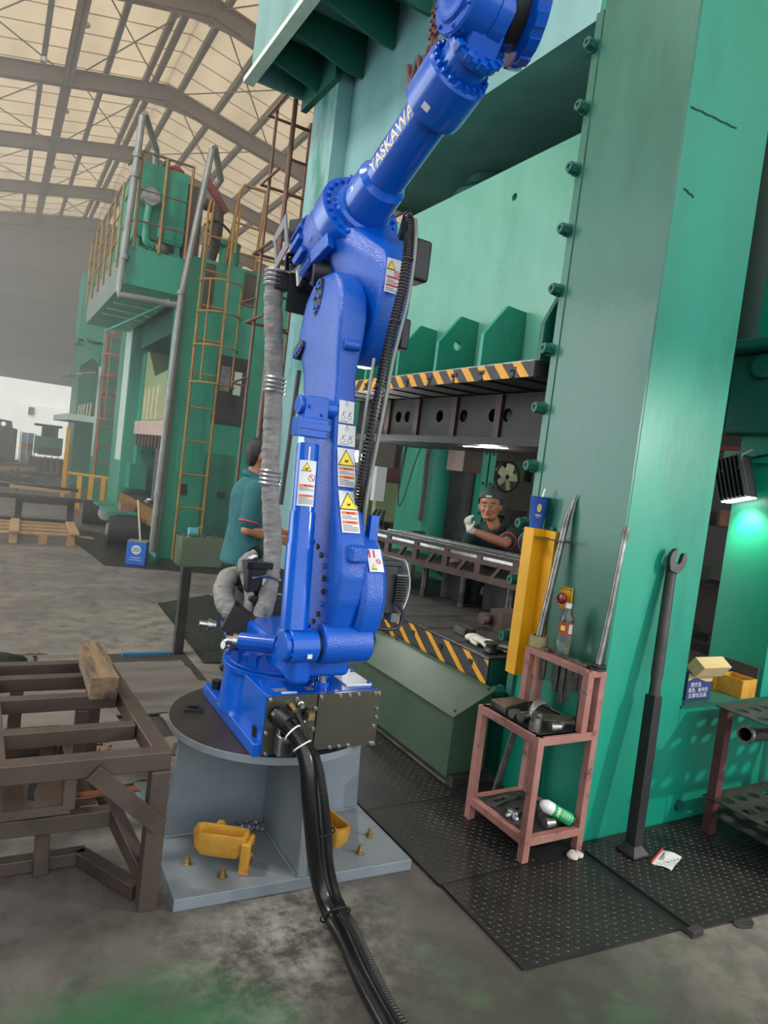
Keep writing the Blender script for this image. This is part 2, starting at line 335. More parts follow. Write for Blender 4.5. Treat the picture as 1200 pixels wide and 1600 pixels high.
def floor_material():
    m = bpy.data.materials.new('stained_concrete_floor'); m.use_nodes = True; nt = m.node_tree; N = nt.nodes; L = nt.links; b = N['Principled BSDF']
    tc = N.new('ShaderNodeTexCoord')
    def noise(sc, det=6, rg=.6, off=(0, 0, 0), st=(1, 1, 1)):
        mp = N.new('ShaderNodeMapping'); mp.inputs['Location'].default_value = off; mp.inputs['Scale'].default_value = st; L.new(tc.outputs['Object'], mp.inputs[0])
        n = N.new('ShaderNodeTexNoise'); n.inputs['Scale'].default_value = sc; n.inputs['Detail'].default_value = det; n.inputs['Roughness'].default_value = rg; L.new(mp.outputs[0], n.inputs['Vector']); return n.outputs['Fac']
    def rng(f, a, b_, lo=0, hi=1):
        r = N.new('ShaderNodeMapRange'); r.inputs['From Min'].default_value = a; r.inputs['From Max'].default_value = b_; r.inputs['To Min'].default_value = lo; r.inputs['To Max'].default_value = hi; L.new(f, r.inputs['Value']); return r.outputs[0]
    def mix(f, a, c):
        x = N.new('ShaderNodeMix'); x.data_type = 'RGBA'; L.new(f, x.inputs[0])
        if isinstance(a, tuple): x.inputs[6].default_value = a
        else: L.new(a, x.inputs[6])
        if isinstance(c, tuple): x.inputs[7].default_value = c
        else: L.new(c, x.inputs[7])
        return x.outputs[2]
    def math_(op, a, b_):
        x = N.new('ShaderNodeMath'); x.operation = op
        for i, q in enumerate((a, b_)):
            if isinstance(q, (int, float)): x.inputs[i].default_value = q
            else: L.new(q, x.inputs[i])
        return x.outputs[0]
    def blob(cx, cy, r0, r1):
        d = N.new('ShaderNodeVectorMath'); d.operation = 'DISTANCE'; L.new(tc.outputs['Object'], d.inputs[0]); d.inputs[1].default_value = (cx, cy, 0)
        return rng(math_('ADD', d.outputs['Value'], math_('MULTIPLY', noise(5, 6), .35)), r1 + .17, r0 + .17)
    c = mix(rng(noise(1.2), .35, .65), lin((128, 121, 114)), lin((98, 93, 89)))
    c = mix(rng(noise(7, 8, .7), .45, .7), c, lin((76, 72, 69)))
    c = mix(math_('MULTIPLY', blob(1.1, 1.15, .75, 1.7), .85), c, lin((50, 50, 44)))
    # green floor paint left in worn patches
    g = math_('MULTIPLY', rng(noise(3.2, 8, .7, (3, 1, 0)), .36, .46), blob(.40, 1.5, .28, .62))
    c = mix(g, c, lin((36, 96, 60)))
    g2 = math_('MULTIPLY', rng(noise(4, 8, .7, (8, 2, 0)), .5, .62), blob(1.6, 1.3, .3, 1.1))
    c = mix(math_('MULTIPLY', g2, .55), c, lin((66, 92, 66)))
    # pale grinding dust round the pedestal
    w = math_('MULTIPLY', rng(noise(9, 9, .75, (1, 7, 0)), .42, .62), blob(1.02, 2.08, .1, .55))
    c = mix(math_('MULTIPLY', w, .62), c, lin((170, 166, 158)))
    L.new(c, b.inputs['Base Color'])
    L.new(rng(noise(2.5), .3, .7, .34, .6), b.inputs['Roughness'])
    bp = N.new('ShaderNodeBump'); bp.inputs['Strength'].default_value = .25; bp.inputs['Distance'].default_value = .01; L.new(noise(30, 6), bp.inputs['Height']); L.new(bp.outputs[0], b.inputs['Normal'])
    return m
M['floor'] = floor_material()
# ------------------------------------------------------------------ the hall
def build_shell():
    f = struct(MB().bb(-9, 14, -6, 36, -.3, 0).build('floor', M['floor'], org=(0, 0, 0)))
    MB().bb(-60, 60, 36, 120, -.35, -.05).build('yard', M['yard'], org=(0, 0, 0))
    y_ = bpy.data.objects['yard']; struct(y_)
    rx, rz, sl = 3.5, 11.75, .205
    def zr(x): return rz - abs(x - rx) * sl
    # roof: two slopes of sheet, each sheet a strip with its standing ribs
    c = MB(); t = .06
    for x0, x1, y0, y1 in ((-9, -5, -6, 15), (-9, -5, 29, 36), (-5, rx, -6, 36), (rx, 14, -6, 36)):
        c.prism([(x0, y0, zr(x0)), (x1, y0, zr(x1)), (x1, y0, zr(x1) + t), (x0, y0, zr(x0) + t)], (0, y1 - y0, 0))
    ce = struct(c.build('ceiling', M['roof'], org=(0, 0, 9)))
    # translucent skylight sheets near the left eave
    M['skylight'] = mat('translucent_skylight_sheet', (240, 244, 248), (232, 238, 244), 2, .5); translucent(M['skylight'], .95)
    MB().prism([(-9, 15, zr(-9)), (-5, 15, zr(-5)), (-5, 15, zr(-5) + .01), (-9, 15, zr(-9) + .01)], (0, 14, 0)).build('skylight_sheet', M['skylight'], ce)
    # ribs of the roof sheets across the purlins
    r = MB()
    for i in range(44):
        y = -4 + i * .93
        for x0, x1 in ((-5, rx), (rx, 11)):
            r.prism([(x0, y, zr(x0)), (x0, y + .04, zr(x0)), (x0, y + .02, zr(x0) - .02)], (x1 - x0, 0, zr(x1) - zr(x0)))
    stuff(r.build('sheet_rib', M['roof'], ce))
    # rafters
    for y in (11.5, 16.3, 20.9, 25.9, 30.8, 35.6):
        m = MB(); h = .42; d = .22
        for x0, x1 in ((-9, rx), (rx, 14)):
            m.ibeam((x0, y, zr(x0) - .3 - h / 2 + .1), (x1, y, zr(x1) - .3 - h / 2 + .1), d, h, .025)
        m.bb(rx - .02, rx + .02, y - .13, y + .13, zr(rx) - .75, zr(rx) - .2)
        for sx in (-1, 1): m.prism([(rx, y - .012, zr(rx) - .6), (rx + sx * 1.1, y - .012, zr(rx + 1.1) - .62), (rx, y - .012, zr(rx) - .78)], (0, .024, 0))
        m.build('rafter', M['brown_beam'], ce)
    # purlins
    pm = None
    for k, x in enumerate([-7.4, -6.1, -4.8, -3.5, -2.2, -.9, .4, 1.0, 1.9, 2.9, 3.15, 3.85, 4.9, 6.0, 7.1, 8.2, 9.5, 11, 12.5]):
        z = zr(x) - .1; big = (k == 7)
        m = MB()
        if big: m.ibeam((x, -6, z - .28), (x, 36, z - .28), .22, .4, .025)
        else: m.beam((x, -6, z), (x, 36, z), .12, .2)
        m.build('tie_beam' if big else 'purlin', M['brown_beam'] if big else M['purlin'], ce)
    # X bracing rods
    ys = (11.5, 16.3, 20.9, 25.9, 30.8, 35.6)
    for a, b in zip(ys[:-1], ys[1:]):
        for x0, x1 in ((-2.4, .9), (1.2, 3.3), (3.7, 6.6)):
            for p, q in (((x0, a), (x1, b)), ((x1, a), (x0, b))):
                MB().tube([(p[0], p[1], zr(p[0]) - .32), (q[0], q[1], zr(q[0]) - .32)], .018, 5).build('brace_rod', M['purlin'], ce)
    # small round roof lamps
    for (x, y) in ((.95, 18.0), (.95, 23.0), (.95, 28.0), (.2, 20.0)):
        MB().ball((x + .2, y, zr(x) - .4), .07).build('junction_box', M['white'], ce)
    # far end wall with the wide door
    w = MB(); w.bb(-9, 14, 36, 36.15, 3.75, 11.9); w.bb(6.5, 14, 36, 36.15, 0, 3.75); w.bb(-9, -4.2, 36, 36.15, 0, 3.75)
    wo = struct(w.build('wall_far', M['cladding'], org=(0, 36, 0)))
    r = MB()
    for i in range(70): r.bb(-5 + i * .26, -5 + i * .26 + .09, 35.94, 36.0, 3.9, 11.6)
    stuff(r.build('corrugation', M['cladding'], wo))
    for z in (5.0, 6.17, 7.46, 8.75, 10.3): MB().beam((-9, 35.88, z), (14, 35.88, z), .12, .16).build('girt', M['purlin'], wo)
    MB().bb(-5, 8, 35.5, 36, 3.75, 4.6).build('door_header', M['cladding'], wo)
    # catwalk rail across the end wall
    m = MB()
    for z in (5.3, 5.6, 5.9): m.beam((-9, 35.3, z), (9, 35.3, z), .07, .07)
    for i in range(9): m.beam((-5 + i * 1.5, 35.3, 5.2), (-5 + i * 1.5, 35.3, 6.0), .07, .07)
    m.build('rail', M['purlin'], wo)
    # left wall: clerestory band and a wide side door
    w = MB(); w.bb(-9.15, -9, -6, 36, 6.6, 7.4); w.bb(-9.15, -9, -6, 5.5, 0, 6.6); w.bb(-9.15, -9, 16.5, 36, 0, 6.6); w.bb(-9.15, -9, 35.5, 36, 7.4, 9.3)
    struct(w.build('wall_left', M['cladding'], org=(-9, 10, 0)))
    # right wall of the dim aisle behind the presses
    struct(MB().bb(14, 14.15, -6, 36, 0, 9.8).build('wall_right', M['cladding'], org=(14, 10, 0)))
    # things seen outside the door: pale building with a window band
    m = thing('outside_building', 'pale building across the yard seen through the far bright doorway', 'building', (2, 62, 0))
    MB().bb(-16, 22, 62, 70, -.05, 12).build('facade', M['outside'], m)
    MB().bb(-6.5, -1.5, 61.8, 62.05, 3.6, 4.6).build('window', M['dark_shelf'], m)
    for x in (-3.3, -2.7, -2.1): MB().bb(x, x + .12, 61.7, 61.8, 3.6, 4.6).build('window_bar', M['yellow_rail'], m)
    MB().bb(2.2, 5.4, 61.4, 62, -.05, 3.4).build('doorway', M['outside'], m)
    MB().bb(2.3, 2.7, 61.3, 61.45, 2.6, 3.2).build('vent', M['dark_shelf'], m)
build_shell()
from mathutils.geometry import tessellate_polygon
def holed(mb, outer, holes, o, ex, ey, th, n=14, mi=0):
    """flat plate (outer 2D polygon) with round or polygonal holes; o + ex*u + ey*v, thickness th along ex x ey"""
    o = Vector(o); ex = Vector(ex).normalized(); ey = Vector(ey).normalized(); ez = ex.cross(ey)
    loops = [[Vector((p[0], p[1], 0)) for p in outer]]
    for h in holes:
        if len(h) == 3 and not hasattr(h[0], '__len__'): loops.append([Vector((h[0] + h[2] * cos(2 * pi * i / n), h[1] + h[2] * sin(2 * pi * i / n), 0)) for i in range(n)])
        else: loops.append([Vector((p[0], p[1], 0)) for p in h])
    tri = tessellate_polygon(loops); flat = [p for l in loops for p in l]; N = len(flat)
    vs = [o + ex * p.x + ey * p.y for p in flat]; vs += [v + ez * th for v in vs]
    fs = [tuple(t) for t in tri] + [tuple(i + N for i in reversed(t)) for t in tri]; k = 0
    for l in loops:
        m = len(l); fs += [(k + i, k + (i + 1) % m, N + k + (i + 1) % m, N + k + i) for i in range(m)]; k += m
    mb.add(vs, fs, mi)
def stripes(name, o, ey, ez, L, H, nx, parent, slant, w=.055, gap=.12, off=0.0, flip=False):
    """a striped warning band: black plate, yellow slanted stripes standing 2 mm proud; o lower corner, ey along, ez up"""
    o = Vector(o); ey = Vector(ey); ez = Vector(ez); nx = Vector(nx)
    p = MB().obox(o + ey * L / 2 + ez * H / 2 - nx * .01, ey * L / 2, ez * H / 2, nx * .01).build(name, M['stripe_black'], parent)
    u = off
    while u < L:
        sl = slant(u) if callable(slant) else slant
        a, b, c, d = u, min(u + w, L), min(u + w + sl, L), u + sl
        q = [(u, 0), (u + w, 0), (u + w + sl, H), (u + sl, H)]
        for lim, sg in ((0, 1), (L, -1)):          # clip the slanted stripe to the plate
            r = []
            for (x0, y0), (x1, y1) in zip(q, q[1:] + q[:1]):
                i0, i1 = (x0 - lim) * sg >= 0, (x1 - lim) * sg >= 0
                if i0: r.append((x0, y0))
                if i0 != i1: t = (lim - x0) / (x1 - x0); r.append((lim, y0 + t * (y1 - y0)))
            q = r
        if len(q) > 2: MB().prism([o + ey * x + ez * y + nx * .001 for x, y in q], nx * .0015).build('yellow_stripe', M['stripe_yellow'], p)
        u += gap
    return p
def build_press():
    G = M['green']; P = thing('stamping_press', 'huge green stamping press whose columns and beam fill the right half', 'press', (2.5, 4.2, 0))
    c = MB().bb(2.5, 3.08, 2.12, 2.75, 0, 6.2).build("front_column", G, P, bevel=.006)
    MB().bb(2.488, 2.5, 2.122, 2.70, .66, 6.2).build('face_tone_plate', M['green_dull'], c)  # thin plate added to carry the reflection tone of this face
    MB().prism([(2.5, 2.70, .5), (2.482, 2.705, .5), (2.482, 2.75, .5), (2.5, 2.765, .5)], (0, 0, 3.53)).build('edge_strip', M['green_dull'], c)
    for k in range(12):
        z = 3.864 - .306 * k; x = 2.482; y = 2.738 + .004 * k
        b = MB(); b.cyl((x, y, z), (x - .012, y, z), .034, n=16); b.cyl((x - .012, y, z), (x - .05, y, z), .03, n=6)
        b.lathe([(.02, .05), (.024, .056), (.012, .056), (.012, .04)], (x, y, z), (-1, 0, 0), 12)
        b.build('nut', M['green_deep'], c)
    # weld beads on the side face
    for (x0, z0, x1, z1) in ((2.52, 3.34, 2.84, 3.36), (2.55, 3.0, 2.62, 2.98)):
        MB().tube([(x0 + (x1 - x0) * i / 9, 2.118, z0 + (z1 - z0) * i / 9 + random.uniform(-.004, .004)) for i in range(10)], .004, 5).build('weld_bead', M['green_deep'], c)
    rc = MB().bb(3.75, 4.3, 2.12, 2.46, .615, 6.2).build('rear_column', G, P, bevel=.006)
    m = MB(); m.bb(3.62, 3.75, 2.2, 2.5, 2.05, 2.5); m.cyl((3.66, 2.3, 2.42), (3.58, 2.3, 2.42), .07, n=18); m.bb(3.5, 3.75, 2.15, 2.6, 2.5, 2.56); m.build('side_drive', M['green_deep'], P, bevel=.02)
    MB().bb(3.08, 4.3, 2.12, 2.75, 0, .612).build('side_frame', G, P, bevel=.004)
    MB().bb(3.07, 4.3, 2.112, 2.75, .605, .617).build('ledge_lip', M['green_deep'], P)
    MB().cyl((3.17, 2.12, .09), (3.17, 2.10, .09), .028, n=14).build('plug', M['green_deep'], P)
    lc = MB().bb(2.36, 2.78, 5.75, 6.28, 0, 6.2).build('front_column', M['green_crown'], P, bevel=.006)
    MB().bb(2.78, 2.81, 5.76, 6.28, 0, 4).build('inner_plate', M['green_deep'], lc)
    r2 = MB().bb(3.78, 4.3, 5.75, 6.28, 0, 6.2).build('rear_column', M['green_p2'], P, bevel=.006)
    MB().tube([(3.76, 5.74, 1.15), (3.765, 5.74, 1.5), (3.75, 5.74, 1.75), (3.77, 5.74, 2.1)], .022, 6).build('conduit', M['iron_brown'], r2)
    for z in (1.0, 2.02): MB().bb(3.68, 3.80, 5.68, 5.75, z, z + .045).build('sensor_bracket', M['iron'], r2)
    MB().tube(spline([(3.68, 5.70, 2.03), (3.6, 5.72, 1.7), (3.52, 5.72, 1.35), (3.47, 5.72, 1.3), (3.45, 5.72, 1.6), (3.5, 5.73, 1.95), (3.46, 5.73, 1.4)], 8), .006, 5).build('sensor_wire', M['black'], r2)
    MB().tube(spline([(3.68, 5.70, 1.02), (3.62, 5.70, .95), (3.58, 5.7, .75)], 6), .006, 5).build('sensor_wire', M['black'], r2)
    g = MB().bb(4.06, 4.2, 5.5, 5.75, .62, 4.0).build('gib_plate', M['iron'], P)
    for x in (4.2, 4.29): MB().bb(x, x + .07, 5.42, 5.5, .62, 4.0).build('guide_strip', M['green_p2'], g)
    for z in (1.0, 1.3, 1.6, 1.9):
        for x in (4.235, 4.325): MB().bolt((x, 5.42, z), (0, -1, 0), .014, .02).build('bolt', M['green_deep'], g)
    # crown beam
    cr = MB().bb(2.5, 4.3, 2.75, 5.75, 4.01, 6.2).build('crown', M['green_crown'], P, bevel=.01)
    MB().bb(2.49, 2.502, 2.76, 5.75, 4.005, 4.03).build('crown_edge', M['green_crown'], cr)
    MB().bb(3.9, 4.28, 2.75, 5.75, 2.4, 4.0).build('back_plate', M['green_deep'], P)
    for y in (4.62, 2.98): MB().lathe([(.30, 3.5), (.30, 3.86), (.27, 3.9), (.2, 3.9), (.2, 4.0)], (3.3, y, 0), (0, 0, 1), 28).build('plunger', M['green_deep'], P)
    MB().tube([(3.2, 3.85, 3.64), (3.2, 3.85, 3.86), (3.15, 3.85, 3.9)], .035, 10).build('oil_elbow', M['green_deep'], P)
    # projecting platform on the crown with its gussets
    pf = MB(); pf.bb(1.80, 1.84, 4.2, 6.5, 5.02, 6.1); pf.bb(1.84, 2.5, 4.2, 6.5, 5.25, 5.3); pf.bb(1.84, 2.36, 6.46, 6.5, 5.02, 6.1)
    pf = pf.build('platform_box', M['green_crown'], P)
    MB().bb(1.74, 1.84, 4.2, 6.52, 4.98, 5.03).build('edge_flange', M['whitewash'], pf)
    for y in (6.05, 5.55, 5.02, 4.5): MB().prism([(1.84, y, 5.02), (1.84, y, 5.25), (2.5, y, 5.25), (2.5, y, 4.90), (2.36, y, 4.90)], (0, .03, 0)).build('gusset', M['green_deep'], pf)
    MB().bb(2.3, 2.36, 5.7, 6.46, 4.90, 5.25).build('back_web', M['green_deep'], pf)
    # rusty raised letters on the crown
    ex = (0, -1, 0); ez = (0, 0, 1)
    for ch, y, z, sz in (('W', 4.74, 4.44, .30), ('A', 4.44, 4.44, .30)):
        m = MB(); put_text(m, ch, (2.478, y, z), ex, ez, sz, depth=.012); m.build('letter', M['rust_letter'], cr)
    m = MB()
    for z in (4.70, 4.76, 4.82, 4.88): m.bb(2.47, 2.497, 4.26, 4.46, z, z + .024)
    m.bb(2.47, 2.497, 4.39, 4.415, 4.60, 4.92); m.build('letter', M['rust_letter'], cr)
    # slide
    sl = MB(); holed(sl, [(2.80, 2.26), (6.4 - .7, 2.26), (5.7, 3.66), (2.80, 3.66)], [(3.62, 3.45, .025)], (2.78, 0, 0), (0, 1, 0), (0, 0, 1), .04)
    sl.bb(2.822, 3.8, 2.80, 5.7, 2.3, 3.64)
    sl = sl.build('slide', M['green_pale'], P)
    for k, y in enumerate((2.86, 3.38, 3.86, 4.36, 4.84, 5.3)):
        h = 2.68 if k else 2.78; m = MB()
        poly = [(0, 0), (.30, 0), (.30, h - 2.28 - .01), (.155, h - 2.28), (0, .2)]
        holes = [(.15, .2, .03)] if k == 2 else []
        holed(m, poly, holes, (2.48, y, 2.285), (1, 0, 0), (0, 0, 1), .032)
        m.build('gusset', M['green_p2'] if k else M['green_deep'], sl, bevel=.003)
    stripes('slide_flange', (2.45, 2.83, 2.195), (0, 1, 0), (0, 0, 1), 2.9, .085, (-1, 0, 0), P, lambda u: .085 if u < 1.5 else -.085, w=.07, gap=.16, off=.03)
    fl = MB(); fl.bb(2.47, 3.9, 2.83, 5.73, 2.205, 2.285); fl = fl.build('slide_plate', M['iron'], P)
    for y in (3.0, 3.28, 3.56, 3.84, 4.12, 4.42, 4.72, 5.02, 5.35):
        b = MB(); b.bb(2.44, 3.6, y - .012, y + .012, 2.196, 2.203); b.bb(2.444, 2.449, y - .012, y + .012, 2.195, 2.24); b.bb(2.444, 2.449, y - .028, y + .028, 2.232, 2.254)
        b.build('t_slot', M['black_metal'], fl)
    MB().bb(2.449, 2.452, 2.83, 5.73, 2.278, 2.2855).build('bright_edge', M['steel'], fl)
    # bolster
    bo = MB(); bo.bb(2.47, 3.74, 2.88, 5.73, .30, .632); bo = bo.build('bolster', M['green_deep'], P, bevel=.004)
    bt = MB(); y = 2.88
    for k in range(9):
        MB().bb(2.45, 3.74, 2.88 + k * .32, 2.88 + k * .32 + .305, .632, .65).build('table_plate', M['iron'], bo)
    stripes('bolster_front', (2.45, 2.88, .36), (0, 1, 0), (0, 0, 1), 2.8, .275, (-1, 0, 0), P, .40, w=.062, gap=.2, off=-.42)
    for k in range(9):
        y = 3.03 + k * .31; MB().bb(2.443, 2.449, y - .018, y + .018, .57, .6).build('t_slot', M['black_metal'], bo)
    MB().bb(2.447, 2.452, 2.88, 5.7, .644, .652).build('bright_edge', M['chrome'], bo)
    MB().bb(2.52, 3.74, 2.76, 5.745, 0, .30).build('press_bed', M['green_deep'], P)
    # olive scrap cover in front of the bolster
    bn = thing('scrap_chute_cover', 'olive green sloping steel cover box below the striped bolster edge', 'cover', (2.2, 3.4, 0))
    MB().prism([(2.19, 2.79, .04), (2.19, 2.79, .375), (2.43, 2.79, .50), (2.44, 2.79, .04)], (0, 1.9, 0)).build('body', M['olive'], bn, bevel=.004)
    MB().prism([(2.17, 2.765, .372), (2.166, 2.765, .380), (2.43, 2.765, .512), (2.435, 2.765, .503)], (0, 1.08, 0)).build('sloping_lid', M['olive'], bn, bevel=.002)
    for y in (2.8, 3.78):
        for (x, z) in ((2.2, .399), (2.41, .504)): MB().bolt((x, y, z), (-.44, 0, .9), .006, .006).build('screw', M['iron'], bn)
    MB().bb(2.2, 2.44, 2.74, 2.80, .0, .06).build('foot', M['iron'], bn)
    MB().cyl((2.3, 3.95, .46), (2.3, 4.6, .46), .05, n=14).build('roller', M['olive'], bn)
    # dies between slide and bolster
    ud = thing('upper_die', 'dark cast upper die with a row of round holes under the slide plate', 'die', (3.1, 4.3, 1.9))
    m = MB(); hs = []
    for k, y in enumerate((.12, .3, .42, .72, .86, 1.02, 1.32, 1.5, 1.62, 1.95, 2.1)): hs.append((y, .15, .045))
    holed(m, [(0, 0), (2.5, 0), (2.5, .29), (0, .29)], hs, (2.86, 5.6, 1.905), (0, -1, 0), (0, 0, 1), -.03)
    m.build('front_wall', M['die_dark'], ud)
    MB().bb(2.95, 3.5, 3.1, 5.6, 1.93, 2.19).build('block', M['black_metal'], ud)
    for y in (3.55, 4.05, 4.55, 5.0): MB().bb(2.84, 2.89, y, y + .06, 1.905, 2.19).build('rib', M['iron_brown'], ud)
    MB().bb(2.82, 3.5, 3.05, 5.6, 1.855, 1.905).build('base_plate', M['die_dark'], ud)
    MB().bb(2.825, 2.835, 3.05, 5.6, 1.895, 1.905).build('bright_edge', M['steel'], ud)
    # fluorescent tube hung below the upper die
    ft = thing('tube_lamp', 'glowing tube lamp hanging under the dark upper die', 'lamp', (3.0, 3.7, 1.8))
    MB().cyl((3.0, 4.12, 1.862), (3.0, 3.62, 1.862), .013, n=10).build('tube', M['white_glow'], ft)
    MB().cyl((3.0, 3.62, 1.862), (3.0, 3.25, 1.866), .012, n=10).build('holder', M['steel'], ft)
    point_light('tube_lamp_light', (3.02, 3.85, 1.80), 9, .05, (1, .96, .88))
    MB().cyl((3.0, 4.2, 1.862), (3.0, 4.12, 1.862), .016, n=10).build('socket', M['black_metal'], ft)
    MB().bb(3.55, 3.75, 4.85, 5.1, 1.68, 1.88).build('junction_block', M['iron_brown'], ud)
    # lower die
    ld = thing('lower_die', 'rusty brown lower die frame with bright rails standing on posts', 'die', (3.1, 4.4, .65))
    a = Vector((2.84, 5.2, 0)); b = Vector((3.27, 3.45, 0)); e = (b - a).normalized(); n = Vector((-e.y, e.x, 0)); n = n if n.x > 0 else -n; L = (b - a).length
    m = MB(); wins = []; k = 0.04
    while k < L - .3:
        wins += [[(k, .05), (k + .10, .05), (k + .16, .125), (k, .125)], [(k + .135, .05), (k + .27, .05), (k + .27, .125), (k + .19, .125)]]; k += .32
    holed(m, [(0, 0), (L, 0), (L, .16), (0, .16)], wins, a + V(0, 0, .89), e, (0, 0, 1), .03)
    m.build('lattice_frame', M['iron_brown'], ld)
    m = MB().obox((a + b) / 2 + n * .25 + V(0, 0, .90), e * L / 2, n * .24, V(0, 0, .012)); m.build('die_plate', M['iron'], ld)
    for j, (d, w, h, mt) in enumerate(((.0, .03, .022, 'chrome'), (.10, .05, .03, 'iron'), (.17, .025, .035, 'steel'), (.25, .05, .03, 'iron'), (.32, .025, .04, 'chrome'), (.40, .05, .03, 'iron_brown'), (.46, .03, .035, 'steel'))):
        MB().obox((a + b) / 2 + n * d + V(0, 0, 1.05 + h / 2), e * (L / 2 + .02), n * w / 2, V(0, 0, h / 2)).build('rail', M[mt], ld)
    for k in range(6):
        p = a + e * (.02 + k * .32) - n * .012; MB().obox(p + V(0, 0, .99), e * .022, n * .014, V(0, 0, .085)).build('rib', M['iron_brown'], ld)
    for t_ in (.12, .4, .62, .86):
        for d in (.06, .44):
            p = a + e * L * t_ + n * d; MB().cyl(p + V(0, 0, .65), p + V(0, 0, .89), .026, n=12).build('post', M['steel_tool'], ld)
    for t_ in (.5, .74):
        p = a + e * L * t_ + n * .3; MB().obox(p + V(0, 0, .77), e * .12, n * .1, V(0, 0, .12)).build('block', M['iron'], ld)
    p = Vector((2.95, 3.42, .65)); m = MB().obox(p + V(.06, 0, .07), (.09, 0, 0), (0, .06, 0), (0, 0, .07)); m.cyl(p + V(-.03, .06, .07), p + V(-.10, .06, .07), .04, n=16)
    tag(m.build('clamp_block', M['iron_brown']), 'brown steel clamp block with round knob on the bolster', 'clamp')
build_press()
def rrect(cx, cy, z, wx, wy, e=.28, n=36):
    """rounded-rectangle ring in the XY plane (superellipse)"""
    out = []
    for i in range(n):
        t = 2 * pi * i / n; c, s_ = cos(t), sin(t)
        out.append(Vector((cx + wx / 2 * math.copysign(abs(c) ** e, c), cy + wy / 2 * math.copysign(abs(s_) ** e, s_), z)))
    return out
def interp(tab, z):
    for a, b in zip(tab[:-1], tab[1:]):
        if a[0] <= z <= b[0]:
            t = (z - a[0]) / (b[0] - a[0]); t2 = t
            return [p + (q - p) * t2 for p, q in zip(a[1:], b[1:])]
    return list(tab[0][1:] if z < tab[0][0] else tab[-1][1:])
